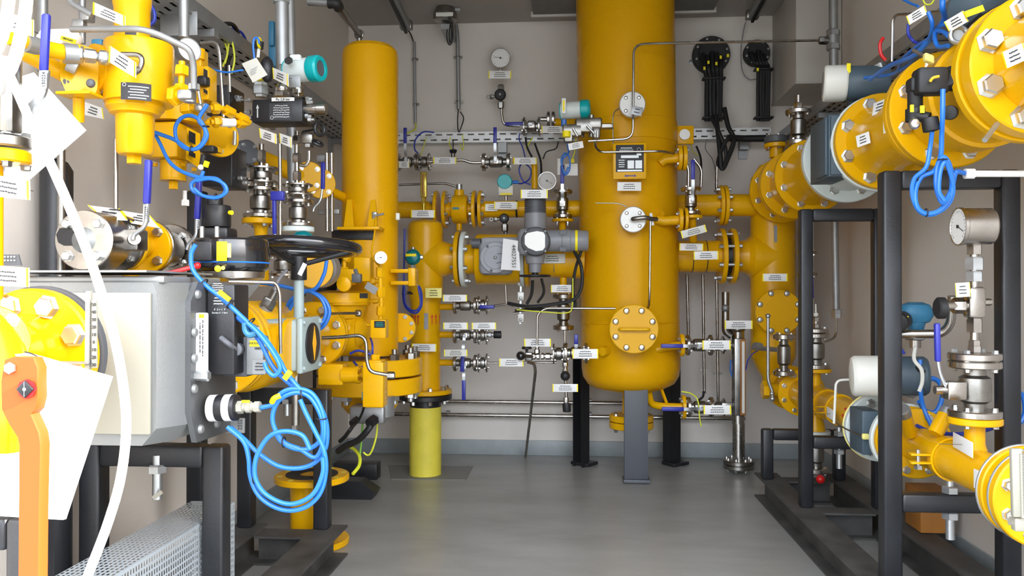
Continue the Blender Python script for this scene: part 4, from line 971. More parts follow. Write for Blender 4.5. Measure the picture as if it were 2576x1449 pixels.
B().cyl(P(1226, 842, y=YT), P(1245, 842, y=YT), .012, seg=12).hexa(P(1230, 842, y=YT), X_, .016, .014).build('nipple', 'zinc', t)
B().cyl(P(1242, 842, y=YT), P(1261, 842, y=YT), .020, seg=16, bev=.003).build('cap', 'rubber', t)
tl('thin steel tube leaving the bottom branch towards the black ball knob', [(1226, 913), (1240, 913), (1330, 912), (1400, 912)], 4.32, .0058)
for a, b_, lab in (((1114, 750), (1175, 750), 'white plate above the top branch valve of the tee column'), ((1115, 820), (1177, 820), 'white plate above the middle branch valve of the tee column'), ((1187, 820), (1248, 820), 'white plate above the middle branch, right of its neighbour plate'), ((1117, 888), (1176, 888), 'dull white plate above the bottom branch valve of the tee column'), ((1256, 912), (1317, 912), 'white plate on the thin tube left of the black ball knob'), ((1319, 862), (1386, 862), 'white plate on the steel tube above the tee fittings left of the vessel'), ((1390, 976), (1454, 976), 'white plate under the lower black ball knob')):
    tag(a, b_, 17 if a[0] < 1250 else 20, 4.18, 4.18, lab, mt='offwhite' if 'dull' in lab else 'white')
tag((1440, 890), (1505, 890), 24, 4.02, 4.02, 'bright white plate in front of the lower left of the vessel')
# black ball knob cluster
c = P(1310, 895, y=4.15)
t = thing('needle_valve', 'valve with a glossy black ball knob and mushroom knob left of the vessel foot', 'valve', c)
B().sphere(c, M_(11.5, c), seg=24).build('ball_knob', 'black_gloss', t)
B().cyl(c, P(1345, 897, y=4.2), .009, seg=12).box(P(1330, 897, y=4.2), .04, .03, .045, bev=.006).build('valve_body', 'steel_dark', t)
B().lathe(P(1325, 894, y=4.2), Z_, [(0, .006), (.03, .007), (.034, .026), (.042, .026), (.05, .01)], 20).build('mushroom_knob', 'rubber', t)
t = thing('tee_fittings', 'row of stainless compression fittings with a tee left of the vessel foot', 'pipe fitting', P(1360, 895, y=4.2))
for i, xx in enumerate((1340, 1362, 1378)): fitting(t, P(xx, 896, y=4.2), X_, .017, .036)
fitting(t, P(1351, 888, y=4.2), Z_, .014, .05)
sflange_valve('flange_joint', 'polished stainless flange pair in the middle of the fittings row left of the vessel', P(1391, 890, y=4.22), X_, .06, M_(26, P(1391, 890, y=4.22)), None, cat='pipe fitting')
t = sflange_valve('lever_valve', 'stainless flanged valve at the lower left nozzle of the vessel with an upright blue lever', P(1420, 888, y=4.24), X_, .12, M_(26, P(1391, 890, y=4.22)), Z_, .10, -Y_, grip=.05)
t = thing('needle_valve', 'small valve with a black ball knob above a hanging capped nipple', 'valve', P(1422, 946, y=4.16))
B().sphere(P(1422, 946, y=4.16), M_(12, c), seg=24).build('ball_knob', 'rubber', t)
fitting(t, P(1422, 912, y=4.2), -Z_, .015, .06); 
B().cyl(P(1423, 955, y=4.2), P(1425, 1012, y=4.2), .0075, seg=12).hexa(P(1424, 1000, y=4.2), -Z_, .013, .03).build('nipple', 'steel', t)
B().cyl(P(1425, 1014, y=4.2), P(1426, 1036, y=4.2), .021, seg=16, bev=.003).build('cap', 'rubber', t)
solo('drain_tube', 'steel tube leaning down to the floor left of the vessel legs', 'tube', B().tube([P(1328, 911, y=4.22), P(1344, 915, y=4.24), P(1347, 935, y=4.26), P(1322, 1150, z=.005)], .008, 10, .03), 'steel', P(1322, 1150, z=.005))

# ================================================================== RIGHT OF THE VESSEL
# lower run to the right
YV_ = YV; YV = 4.50; zr = P(1760, 645, y=YV).z; rr = M_(40, P(1760, 645, y=YV)); f2 = M_(70, P(1825, 645, y=YV))
t = thing('outlet_pipe', 'thick yellow pipe leaving the right side of the vessel, lower run', 'pipe', V((P(1760, 645, y=YV).x, YV, zr)))
xv = P(1700, 645, y=YV).x; xw = P(1815, 645, y=YV).x
B().cyl((xv, YV, zr), (xw, YV, zr), rr, seg=40).build('pipe', 'yellow', t)
for xx in (1738, 1773): B().cyl(V((P(xx, 0, y=YV).x, YV, zr)), V((P(xx + 2, 0, y=YV).x, YV, zr)), rr * 1.015, seg=40).build('strap', 'black', t)
flange(t, (xw - .012, YV, zr), X_, f2, .024, 8, f2 * .84, .011, 'yellow', -1, bm='zinc', bh=.02)
B().cyl((xw + .014, YV, zr), (xw + .042, YV, zr), f2 * .68, seg=40).build('orifice_plate', 'black', t)
for k in range(8):
    a = 2 * pi * (k + .5) / 8; B().cyl((xw + .01, YV + cos(a) * f2 * .84, zr + sin(a) * f2 * .84), (xw + .05, YV + cos(a) * f2 * .84, zr + sin(a) * f2 * .84), .009, seg=10).build('stud', 'zinc', t)
YR = 4.54; XC = 1.10
cx = P(1944, 645, y=YR).x
t = thing('riser_pipe', 'thick yellow vertical pipe with a tee at the right end of the vessel outlet', 'pipe', V((cx, YR, P(1950, 880, y=YR).z)))
RC = .118
zt_ = P(1950, 480, y=YR).z
B().lathe((cx, YR, P(1950, 975, y=YR).z), Z_, [(0, .055), (.06, .058), (.10, .085), (.17, RC), (.2, RC), (P(0, 500, y=YR).z - P(0, 975, y=YR).z, RC), (zt_ - P(0, 975, y=YR).z + .03, RC * .98), (zt_ - P(0, 975, y=YR).z + .10, RC * .6)], 48).build('column', 'yellow', t)
B().lathe((cx, YR, zr), -X_, [(0, RC * 1.02), (RC * 1.0, RC * 1.0), (RC * 1.2, rr * 1.08), (RC * 1.5, rr), (cx - xw - .05, rr)], 40).build('tee_branch', 'yellow', t)
flange(t, (xw + .045, YV, zr), X_, f2, .024, 8, f2 * .84, .011, 'yellow', 1, bm='zinc', bh=.02)
q = P(1951, 588, y=YR - RC); B().box(q, .016, .004, .09).build('pale_strip', 'galv', t)
fb = P(1960, 785, y=YR - RC - .06); rf = M_(58, fb)
B().cyl(fb, fb + Y_ * .1, rf * .62, seg=32).build('branch_neck', 'yellow', t)
f = flange(t, fb + Y_ * .03, -Y_, rf, .026, 8, rf * .87, rf * .13, 'yellow', 1, 'blind_flange', kind='dome', bm='zinc', bh=.012)
tag((1918, 698), (1981, 698), 19, 4.22, 4.22, 'white plate on the right yellow column above its blind flange')
# upper run to the right
YV = YV_
YU2 = 4.5; zu2 = P(1760, 517, y=YU2).z; ru2 = M_(28, P(1760, 517, y=YU2)); fu2 = M_(50, P(1760, 517, y=YU2))
t = thing('outlet_pipe', 'yellow pipe leaving the right side of the vessel, upper run', 'pipe', V((P(1760, 517, y=YU2).x, YU2, zu2)))
xq = P(1812, 517, y=YU2).x
B().cyl((P(1690, 517, y=YU2).x, YU2, zu2), (xq, YU2, zu2), ru2, seg=32).build('pipe', 'yellow', t)
flange(t, (xq - .01, YU2, zu2), X_, fu2, .02, 8, fu2 * .83, .010, 'yellow', -1, bm='zinc', bh=.018)
t = thing('yellow_pipe', 'short yellow spool from the upper flange to the right pipeline end', 'pipe', V((xq, YU2, zu2)))
flange(t, (xq + .014, YU2, zu2), X_, fu2, .02, 8, fu2 * .83, .010, 'yellow', 1, bm='zinc', bh=.018)
B().cyl((xq + .02, YU2, zu2), (cx, YU2, zu2), ru2, seg=32).build('pipe', 'yellow', t)
tag((1709, 621), (1769, 622), 18, 4.26, 4.26, 'upper of two white plates strapped to the vessel outlet pipe')
tag((1745, 643), (1807, 642), 21, 4.24, 4.24, 'lower of two white plates strapped to the vessel outlet pipe, nearer the flange')
# valve on the middle right nozzle, vertical, with upright blue lever
p = P(1738, 540, y=4.22)
sflange_valve('lever_valve', 'stainless valve with an upright blue lever right of the lower pale flange of the vessel', p, Z_, P(1738, 472, y=4.22).z - p.z, .05, Z_, .20, -Y_, grip=.10)
t = thing('yellow_branch', 'yellow elbow branch carrying the upright lever valve right of the vessel', 'pipe fitting', P(1740, 560, y=4.22))
flange(t, P(1739, 542, y=4.22), -Z_, .056, .016, 4, .042, .007, 'yellow', 1, bm='zinc')
B().cyl(P(1741, 548, y=4.22), P(1744, 605, y=4.3), .02, seg=16).build('stub', 'yellow', t)
flange(t, P(1721, 553, y=4.2), X_, M_(30, P(1721, 553, y=4.2)), .016, 0, name='side_flange')
tag((1714, 591), (1776, 574), 19, 4.12, 4.12, 'tilted grey-white plate hanging under the upright lever valve right of the vessel', mt='offwhite')
# vertical steel tubes, lower right
for k, (xx, y0_, y1_, lab) in enumerate(((1729, 690, 850, 'left of three vertical steel tubes on the back wall right of the vessel'), (1769, 690, 990, 'middle of three vertical steel tubes on the back wall right of the vessel'), (1804, 700, 1040, 'right of three vertical steel tubes on the back wall right of the vessel'))):
    tt = thing('instrument_tube', lab, 'tube', P(xx, y1_, y=4.72))
    B().tube([P(xx - 1, y0_, y=4.72), P(xx + 3, y1_, y=4.72)], .0085, 12).build('tube', 'steel', tt)
    for yy in (y0_ + 240,) if k else (): 
        q = P(xx + 2, yy, y=4.72); B().box(q + V((0, .01, 0)), .05, .014, .014).build('clamp', 'steel_dark', tt)
for k, (pts, lab) in enumerate([([(1727, 408), (1732, 430), (1731, 470)], 'steel tube beside the blue lever right of the vessel'), ([(1745, 400), (1765, 425), (1763, 470)], 'steel tube right of the blue lever beside the vessel'), ([(1803, 420), (1802, 480)], 'steel tube hanging under the black cable loop')]):
    tl(lab, pts, 4.62, .008, .03)
cable('cable', 'dark cable from the tray down right of the lug on the vessel', [P(1752, 368, y=4.78), P(1762, 395, y=4.76), P(1764, 425, y=4.74), P(1762, 450, y=4.72)], .006, 'rubber')
cable('earth_wire', 'thin yellow wires hanging under the tray right of the vessel lug', [P(1738, 360, y=4.78), P(1742, 380, y=4.76), P(1756, 392, y=4.75)], .003, 'yg_wire')
cable('cable', 'thin dark wire curving right of the right nozzle of the vessel', [P(1778, 350, y=4.8), P(1775, 375, y=4.8), P(1792, 400, y=4.78), P(1800, 430, y=4.75)], .003, 'gray_cable')
# level gauge valves
def vset(lab, px, py, Y, tg, tglab, lv, lvlab):
    p0 = P(px, py, y=Y)
    v = sflange_valve('lever_valve', lab, p0, X_, .13, M_(26, p0), -X_, .20, -Y_, grip=.11)
    sflange_valve('flange_joint', lvlab, P(px + 62, py, y=4.55), X_, .07, .05, None, cat='pipe fitting')
    tag((tg[0], tg[1]), (tg[2], tg[1]), 23, 4.02, 4.02, tglab)
vset('stainless valve with a blue lever pointing left at the vessel shoulder nozzle', 1726, 868, 4.2, (1767, 868, 1838), 'white plate in front of the upper level gauge valve right of the vessel', None, 'dark steel flange pair behind the upper white plate right of the vessel')
vset('stainless valve with a blue lever pointing left at the vessel bottom nozzle', 1728, 1024, 4.2, (1770, 1031, 1839), 'white plate in front of the lower level gauge valve right of the vessel', None, 'dark steel flange pair behind the lower white plate right of the vessel')
cable('earth_wire', 'green and yellow wire beside the lower level gauge valve', [P(1715, 985, y=4.2), P(1738, 990, y=4.18), P(1755, 1006, y=4.15), P(1760, 1050, y=4.15), P(1764, 1072, y=4.15)], .0035, 'yg_wire')
cable('cable', 'short black cable curl beside the lower level gauge valve', [P(1770, 985, y=4.2), P(1768, 998, y=4.18), P(1756, 1008, y=4.16)], .006, 'rubber')
# level gauge
YL = 4.50
def Lp(px, py): return P(px, py, y=YL)
t = thing('level_gauge', 'tall level gauge tube with a dark red scale standing right of the vessel', 'level gauge', V((Lp(1862, 1170).x, YL, 0)))
xg = Lp(1858, 1000).x; xt = Lp(1855, 850).x
B().lathe((xg, YL, .03), Z_, [(0, .033), (Lp(0, 1043).z - .03, .033)], 24).lathe((xg - .003, YL, Lp(0, 1043).z), Z_, [(0, .033), (Lp(0, 825).z - Lp(0, 1043).z, .033)], 24).build('chamber', 'steel', t)
q0 = Lp(1862, 1043); q1 = Lp(1858, 850)
hs = B().box((q0 + q1) / 2 + V((-.008, -.035, 0)), .058, .03, (q1 - q0).length, bev=.005).build('indicator_rail', 'steel_dark', t)
B().box((q0 + q1) / 2 + V((.008, -.052, 0)), .030, .008, (q1 - q0).length * .98, bev=.002).build('red_channel', 'brown', hs)
B().box((q0 + q1) / 2 + V((.009, -.057, 0)), .014, .004, (q1 - q0).length * .92).build('white_scale', 'offwhite', hs)
B().lathe((xt, YL, Lp(0, 828).z), Z_, [(0, .033), (.01, .042), (.03, .042), (.032, .02), (.05, .012), (.06, .012)], 20).build('top_cap', 'steel_dark', t)
flange(t, (xg, YL, .048), -Z_, .083, .022, 8, .065, .009, 'steel_dark', 1, bm='bolt', kind='nut', bh=.014)
flange(t, (xg, YL, .05), Z_, .083, .022, 8, .065, .009, 'steel_dark', 1, bm='bolt', kind='dome', bh=.014)
B().tube([Lp(1825, 735), Lp(1825, 835), Lp(1840, 845)], .02, 14, .04).build('side_connection', 'steel_dark', t)
B().sphere(Lp(1824, 775) + V((0, -.01, 0)), .022, seg=16).build('ball_end', 'alu', t)
B().box(Lp(1826, 1020) + V((.01, .0, 0)), .07, .03, .03, bev=.004).box(Lp(1828, 870), .06, .03, .03, bev=.004).build('side_port', 'steel_dark', t)
tag((1823, 817), (1893, 817), 21, 4.38, 4.38, 'white plate across the top of the level gauge')
cable('cable', 'thin blue cable beside the level gauge scale', [Lp(1838, 905), Lp(1837, 930), Lp(1842, 948)], .004, 'blue')
cable('cable', 'thin dark blue cable arching from the level gauge to the right column', [P(1876, 930, y=4.4), P(1882, 905, y=4.38), P(1896, 888, y=4.36), P(1906, 883, y=4.34)], .003, 'blue_dark')
# ================================================================== RIGHT SIDE
XA, ZA, RF, RB = 1.10, 1.515, .170, .1375
def Yx(px, X=XA): return P(px, 600, x=X).y
def AX(y, dx=0, dz=0): return V((XA + dx, y, ZA + dz))
# --- upper pipeline towards the camera
t = thing('pipeline_end_valve', 'set of three yellow flanges at the far end of the upper right pipeline', 'valve', AX(4.42))
yC, yB, yA, yW, yD, yG, yE = 4.40, 4.16, 3.84, 3.36, 2.965, 2.46, 1.98
flange(t, AX(yC + .0), -Y_, RF, .03, 8, RB, .014, 'yellow', 1, bh=.016)
B().lathe(AX(yC - .02), -Y_, [(0, .12), (yC - yB - .02, .12)], 32).build('pipe', 'yellow', t)
flange(t, AX(yB + .035), -Y_, RF, .03, 0)
flange(t, AX(yB), -Y_, RF, .03, 8, RB, .014, 'yellow', 1, bh=.016)
B().lathe(AX(yB - .03), -Y_, [(0, .125), (yB - yA - .01, .125)], 32).build('pipe', 'yellow', t)
flange(t, AX(yA + .03), -Y_, RF, .03, 8, RB, .015, 'yellow', 1, bh=.018)
t = thing('yellow_pipe', 'yellow tapered pipe piece behind the pale flange of the upper right pipeline', 'pipe', AX(3.6))
B().lathe(AX(yA - .002), -Y_, [(0, .135), (.08, .115), (yA - yW - .04, .115)], 36).build('pipe', 'yellow', t)
flange(t, AX(yW + .068), -Y_, RF, .03, 8, RB, .014, 'yellow', -1, bm='zinc')
t = thing('flow_meter', 'pale green-grey flanged flow meter with slate side boxes in the upper right pipeline', 'flow meter', AX(3.15))
flange(t, AX(yW + .035), -Y_, RF + .004, .035, 8, RB, .016, 'white_gray', 1, bh=.02, name='rear_flange')
B().lathe(AX(yW + .0), -Y_, [(0, .13), (yW - yD - .03, .13)], 36).build('meter_body', 'white_gray', t)
flange(t, AX(yD + .068), -Y_, RF + .004, .03, name='front_flange', mt='white_gray')
B().box((.965, 3.135, 1.51), .085, .23, .225, bev=.004).build('slate_box', 'slate', t)
B().box((.918, 3.09, 1.51), .010, .12, .21, bev=.003).build('slate_cover', 'slate', t)
B().box((.962, 3.015, 1.51), .07, .012, .215, bev=.003).build('front_cover', 'slate', t)
# transmitter head over the meter
c = P(2138, 213, y=3.10)
t = thing('meter_head', 'white capped slate cylinder head on top of the upper right flow meter', 'transmitter', P(2150, 262, y=3.12))
r = M_(45, c); L0 = P(2070, 211, y=3.10); L1 = P(2205, 208, y=3.06); ax = (L1 - L0).normalized()
cp = B().lathe(L0, ax, [(0, r * .75), (.002, r * .93), (.008, r), (.075, r), (.08, r * .96), (.084, r * .9)], 36).build('white_cap', 'offwhite', t)
B().lathe(L0, -ax, [(0, r * .68), (.001, r * .66), (.002, .0)], 36).build('window', 'gray', cp)
B().lathe(L0 + ax * .085, ax, [(0, r * .9), (.01, r * .94), (.13, r * .94), (.14, r * .85)], 36).build('housing', 'slate', t)
B().box(P(2135, 175, y=3.03), .014, .004, .045, bev=.001).build('yellow_strip', 'lemon', t)
B().cyl(P(2148, 250, y=3.12), P(2148, 300, y=3.15), .025, seg=20).build('neck', 'slate', t)
for k, (a, b_) in enumerate(((2205, 175), (2210, 200), (2214, 222))):
    q = P(a, b_, y=3.05); B().hexa(q, V((.5, -.6, .2)), .022 - .002 * k, .03).cyl(q, q + V((.02, -.024, .008)), .016, seg=14).build('cable_gland', 'zinc', t)
# yellow pipe piece D..G with plates
t = thing('yellow_pipe', 'yellow pipe piece in front of the upper right flow meter', 'pipe', AX(2.7))
flange(t, AX(yD + .034), -Y_, RF, .034, 8, RB, .021, 'yellow', 1, bh=.02)
B().lathe(AX(yD), -Y_, [(0, .135), (.04, .118), (.08, .112), (yD - yG - .06, .112)], 44).build('pipe', 'yellow', t)
flange(t, AX(yG + .072), -Y_, RF, .03, 8, RB, .018, 'yellow', -1)
t = thing('turbine_meter', 'large yellow drum shaped meter with black sensor plugs, upper right foreground', 'flow meter', AX(2.2))
flange(t, AX(yG + .036), -Y_, RF + .002, .030, 8, RB, .018, 'yellow', 1, 'rear_flange')
B().lathe(AX(yG), -Y_, [(0, .125), (.10, .125), (.105, .148), (.20, .150), (.205, .140), (.30, .135), (.36, .135)], 52).build('drum', 'yellow', t)
flange(t, AX(yE + .10), -Y_, RF + .003, .032, 0, name='front_flange')
for (a0, a1, b0, b1, rr_) in ((2291, 2262 + 45, 205, 230, 15),): pass
sb = B()
k1 = B().box(P(2340, 206, y=2.10), .075, .05, .065, bev=.008).cyl(P(2386, 190, y=2.08), P(2404, 205, y=2.1), .028, seg=22, bev=.004).cyl(P(2302, 218, y=2.12), P(2302, 302, y=2.14), .018, seg=18).box(P(2302, 215, y=2.12), .034, .04, .036, bev=.006).build('black_sensor', 'rubber', t)
k2 = B().cyl(P(2302, 275, y=2.13), P(2302, 305, y=2.13), .023, seg=18).cyl(P(2302, 290, y=2.12), P(2338, 296, y=2.10), .013, seg=14).cyl(P(2338, 296, y=2.10), P(2344, 330, y=2.10), .020, seg=18, bev=.003).build('black_sensor', 'rubber', t)
k3 = B().cyl(P(2388, 283, y=2.10), P(2392, 284, y=2.16), .018, seg=20, bev=.003).build('black_plug', 'rubber', t)
for q, w_ in ((P(2316, 218, y=2.085), .012), (P(2294, 273, y=2.095), .008), (P(2320, 275, y=2.095), .01)): B().box(q, w_, .004, .018).build('yellow_marker', 'lemon', t)
B().tube([P(2340, 205, y=2.065), P(2347, 196, y=2.06), P(2362, 192, y=2.06)], .0035, 8, smooth=4).build('yellow_arc', 'orange_amber', t)
B().cyl(P(2477, 353, y=1.93), P(2508, 312, y=1.97), .006, seg=10).build('rod', 'zinc', t)
for (a, b_) in ((2299, 312), (2396, 200)): bolt(P(a, b_, y=2.09), -Y_, .014, .012, t, 'bolt', 'dome')
t = thing('yellow_flange', 'huge yellow bolted flange cut off by the right edge at the top', 'flange', AX(2.0))
flange(t, AX(yE + .055), -Y_, RF, .05, 8, RB, .025, 'yellow', 1, bh=.028)
B().lathe(AX(yE + .005), -Y_, [(0, .118), (.1, .112), (.5, .112)], 44).build('pipe', 'yellow', t)
tag((2527, 152), (2580, 128), 44, 1.88, 1.84, 'white plate on the pipe beyond the huge flange at the top right edge', tilt=8)
tag((2196, 276), (2232, 262), 34, 2.80, 2.74, 'white plate on top of the yellow pipe below the white capped meter head', ends=False, tilt=-12)
tag((2155, 357), (2188, 345), 30, 2.82, 2.78, 'white plate on the left flank of the yellow pipe in front of the flow meter', ends=False, tilt=0)
tag((2222, 321), (2248, 312), 32, 2.62, 2.58, 'white plate on the yellow pipe near the second large flange from the right edge', ends=False)
# valve stack and flange on far end of the line
t = sflange_valve('flanged_valve', 'small stainless flanged valve standing on the far end of the upper right pipeline', AX(4.0, -.02, RF + .0), Z_, .17, .06, None)
t = thing('flanged_nozzle', 'yellow flanged nozzle with a grey gasketed cover left of the small upright stainless valve', 'pipe fitting', P(1952, 375, y=4.3))
q = P(1953, 372, y=4.30); B().cyl(q - Z_ * .05, q, .035, seg=24).build('neck', 'yellow', t)
flange(t, q, Z_, .062, .022, 6, .048, .009, 'yellow', -1, bm='bolt')
flange(t, q + Z_ * .024, Z_, .062, .035, 6, .048, .009, 'gray_dark', 1, 'cover', bm='bolt', kind='nut')
t = thing('stem', 'short steel spindle above the small upright stainless valve', 'fitting', P(2008, 255, y=3.98))
B().cyl(AX(4.0, -.02, RF + .17), AX(4.0, -.02, RF + .24), .012, seg=12).hexa(AX(4.0, -.02, RF + .18), Z_, .022, .025).build('spindle', 'steel', t)
# --- tubes, cables at top right
def RP(px, py, y): return P(px, py, y=y)
solo('instrument_tube', 'thin pale tube bent over the right cable tray near the top edge', 'tube', B().tube([RP(2244, 155, 2.6), RP(2246, 38, 2.6), RP(2420, 25, 2.3)], .0045, 10, .03), 'steel', RP(2244, 155, 2.6))
for k, (a, b_, sx) in enumerate(((2418, 25, 1), (2336, 148, 1))):
    solo('seal_block', ['pale yellow seal block on the thin tube at the top right', 'pale yellow seal block on top of the large meter flange'][k], 'seal', B().box(RP(a, b_, 2.25), .028, .02, .022, V((.9, .2, -.3)).normalized(), Y_, Z_, .004), 'yellow_pale', RP(a, b_, 2.25))
solo('instrument_tube', 'short steel tube stub left of the pale yellow seal block on the meter flange', 'tube', B().tube([RP(2297, 126, 2.3), RP(2330, 143, 2.26)], .005, 10), 'steel', RP(2297, 126, 2.3))
t = thing('transmitter_head', 'black transmitter head with a yellow strip at the top right edge', 'transmitter', RP(2490, 20, 2.2))
B().cyl(RP(2425, 28, 2.2), RP(2530, -18, 2.3), .048, seg=28, bev=.006).build('housing', 'slate', t)
B().cyl(RP(2438, 46, 2.2), RP(2438, 46, 2.2) + V((.10, .05, .02)), .035, seg=24).build('lower_bowl', 'black', t)
B().bar(RP(2428, 37, 2.14), RP(2474, 20, 2.14), .016, .004, (0, -1, 0)).build('yellow_strip', 'lemon', t)
t = thing('ring_fitting', 'round steel ring fitting standing on the large meter at the top right', 'fitting', RP(2412, 88, 2.2))
B().torus(RP(2412, 88, 2.2), -Y_, .021, .0065, 30, 12).cyl(RP(2412, 88, 2.22), RP(2412, 88, 2.25), .018, seg=20).build('ring', 'zinc', t)
tag((2284, 52), (2330, 24), 24, 2.45, 2.4, 'white plate hanging in the blue cables near the top edge, left one', tilt=10)
tag((2382, 68), (2430, 40), 30, 2.2, 2.15, 'white plate below the black transmitter head at the top right', tilt=25)
for k, (pts, lab, r) in enumerate([
    ([(2372, -10, 2.3), (2371, 20, 2.3), (2375, 50, 2.35), (2345, 90, 2.4), (2300, 140, 2.5), (2240, 165, 2.7), (2190, 200, 2.9)], 'thick blue cable of the top right bundle, running down to the white capped head', .008),
    ([(2335, 30, 2.35), (2345, 60, 2.35), (2338, 95, 2.4), (2310, 115, 2.5), (2270, 150, 2.65), (2250, 185, 2.8), (2175, 196, 2.98)], 'blue cable of the top right bundle ending in a straight run left', .006),
    ([(2400, 55, 2.3), (2370, 65, 2.35), (2350, 85, 2.4), (2320, 120, 2.45), (2290, 160, 2.6), (2262, 178, 2.7)], 'blue cable crossing over the top right bundle', .006),
    ([(2385, 115, 2.25), (2362, 118, 2.3), (2352, 100, 2.32), (2354, 80, 2.35), (2372, 80, 2.3), (2385, 90, 2.25)], 'blue cable loop beside the steel ring fitting', .006),
    ([(2285, 60, 2.6), (2285, 85, 2.6), (2300, 105, 2.6), (2318, 112, 2.55)], 'dark blue cable curving on the right cable tray', .005),
    ([(2265, -5, 2.7), (2290, 8, 2.65), (2310, 16, 2.6)], 'thin blue cable at the top edge above the right cable tray', .004)]):
    cable('cable', lab, [RP(*p) for p in pts], r, 'blue' if k != 4 else 'blue_dark', group=None)
cable('cable', 'thin yellow wire loop at the top edge above the blue cables', [RP(2320, -5, 2.5), RP(2328, 10, 2.5), RP(2342, 10, 2.5), RP(2352, -5, 2.5)], .0025, 'yg_wire')
cable('cable', 'red wire curling down from the right cable tray', [RP(2222, 95, 2.9), RP(2214, 110, 2.9), RP(2216, 135, 2.9), RP(2228, 152, 2.9)], .006, 'red')
# blue coil hanging from the meter
coil = [(2372, 225, 2.07), (2371, 290, 2.07), (2369, 340, 2.1), (2366, 395, 2.12), (2350, 430, 2.13), (2318, 445, 2.14), (2303, 480, 2.15), (2307, 520, 2.15), (2330, 537, 2.15), (2362, 530, 2.14), (2388, 500, 2.13), (2395, 460, 2.12), (2388, 415, 2.11), (2372, 395, 2.11), (2358, 420, 2.12), (2356, 470, 2.12), (2372, 510, 2.12), (2392, 480, 2.13), (2402, 440, 2.14), (2408, 432, 2.14), (2428, 436, 2.16)]
cable('cable', 'coiled blue cable hanging from the black sensor in front of the right frame', [RP(*p) for p in coil], .0062, 'blue', ties=[(RP(2371, 402, 2.11), .011, Z_), (RP(2306, 447, 2.145), .010, X_), (RP(2330, 535, 2.15), .010, X_)], smooth=8)
cable('cable', 'second blue cable from the lower black sensor joining the coil', [RP(2345, 330, 2.1), RP(2340, 370, 2.12), RP(2330, 420, 2.12), RP(2300, 450, 2.14), RP(2295, 490, 2.15), RP(2312, 530, 2.155), RP(2345, 540, 2.15), RP(2385, 515, 2.14), RP(2398, 470, 2.12), RP(2380, 410, 2.10), RP(2366, 430, 2.1), RP(2362, 480, 2.1), RP(2376, 505, 2.1)], .0055, 'blue', smooth=8)
solo('conduit', 'pale grey horizontal conduit with a white end sleeve at the right edge', 'conduit', B().cyl(RP(2446, 437, 2.16), RP(2600, 437, 2.18), .0085, seg=16).cyl(RP(2427, 437, 2.16), RP(2450, 437, 2.16), .013, seg=16), 'white', RP(2446, 437, 2.16))

# --- black support frames and skid beams
def frame(label, y, xs, ztop, zmid=None, w=.052, zb=.113, x2=None, name='pipe_stand', grp=None):
    t = thing(name, label, 'support frame', ((xs[0] + xs[1]) / 2, y, zb), grp)
    for x in xs:
        B().box((x, y, (ztop + zb) / 2), w, w, ztop - zb, bev=.008).build('post', 'frame_black', t)
    B().box(((xs[0] + xs[1]) / 2, y, ztop - w / 2), xs[1] - xs[0] - w + .002, w * .98, w, bev=.008).build('top_beam', 'frame_black', t)
    if zmid: B().box(((xs[0] + xs[1]) / 2, y, zmid), xs[1] - xs[0] - w + .002, w * .96, w * .98, bev=.008).build('cross_beam', 'frame_black', t)
    return t
f1 = frame('nearest tall black steel frame on the right, holding up the upper pipeline', 2.475, (.930, 1.262), 1.335, .365, .054)
f2 = frame('second tall black steel frame on the right, behind the nearest one', 3.375, (.938, 1.225), 1.315, .375, .05)
f3 = frame('low black steel frame at the far end of the right skid', 3.87, (.90, 1.225), .345, None, .05)
def ibeam(par, p0, p1, w, h, tf=.008, tw=.007, mt='frame_dusty', name='beam'):
    p0 = V(p0); p1 = V(p1); b = B(); up = V((0, 0, 1))
    b.bar(p0 + up * (h - tf / 2), p1 + up * (h - tf / 2), w, tf).bar(p0 + up * (tf / 2), p1 + up * (tf / 2), w, tf).bar(p0 + up * (h / 2), p1 + up * (h / 2), tw, h - 2 * tf + .001)
    return b.build(name, mt, par)
sk = thing('skid_base', 'dusty black steel beam skid under the right pipelines', 'skid', (1.08, 2.4, 0))
ibeam(sk, (.923, .9, .0), (.923, 4.0, .0), .105, .113)
ibeam(sk, (1.245, .9, .0), (1.245, 4.0, .0), .105, .113)
for yy in (1.5, 2.45, 3.36, 3.9): ibeam(sk, (.976, yy, .0), (1.192, yy, .0), .09, .105, name='cross_beam')
def adj_rod(label, p, ztop, zbot, r=.011, nuts=()):
    t = thing('threaded_rod', label, 'threaded rod', (p[0], p[1], zbot), 'levelling rods of the pipe supports')
    B().cyl((p[0], p[1], zbot), (p[0], p[1], ztop), r, seg=14).build('rod', 'zinc', t)
    for z in nuts: B().hexa((p[0], p[1], z), Z_, r * 1.9, r * 1.7).build('nut', 'zinc', t)
    return t
adj_rod('zinc threaded rod with nuts through the cross beam of the nearest right frame', (XA, 2.475), .437, .258, .0125, (.393, .318))
adj_rod('zinc threaded rod with nuts through the cross beam of the second right frame', (XA - .03, 3.375), .437, .27, .011, (.402, .329))
# --- lower right pipeline
XB_, ZB_, r1, R1, RB1 = 1.10, .494, .057, .112, .0905
def LX(y, dx=0, dz=0): return V((XB_ + dx, y, ZB_ + dz))
t = thing('yellow_pipe', 'yellow pipe in the lower right foreground with a clamp and angled stubs', 'pipe', LX(2.4))
flange(t, LX(2.082), -Y_, R1, .022, 8, RB1, .010, 'yellow', 1, 'flange', bh=.03, kind='nut', bm='bolt')
B().torus(LX(2.084), Y_, R1 - .001, .004, 48, 8).build('gasket_edge', 'galv', t)
B().cyl(LX(2.08), LX(2.72), r1, seg=40).build('pipe', 'yellow', t)
flange(t, LX(2.70), Y_, R1, .022, 8, RB1, .011, 'yellow', -1, 'rear_flange')
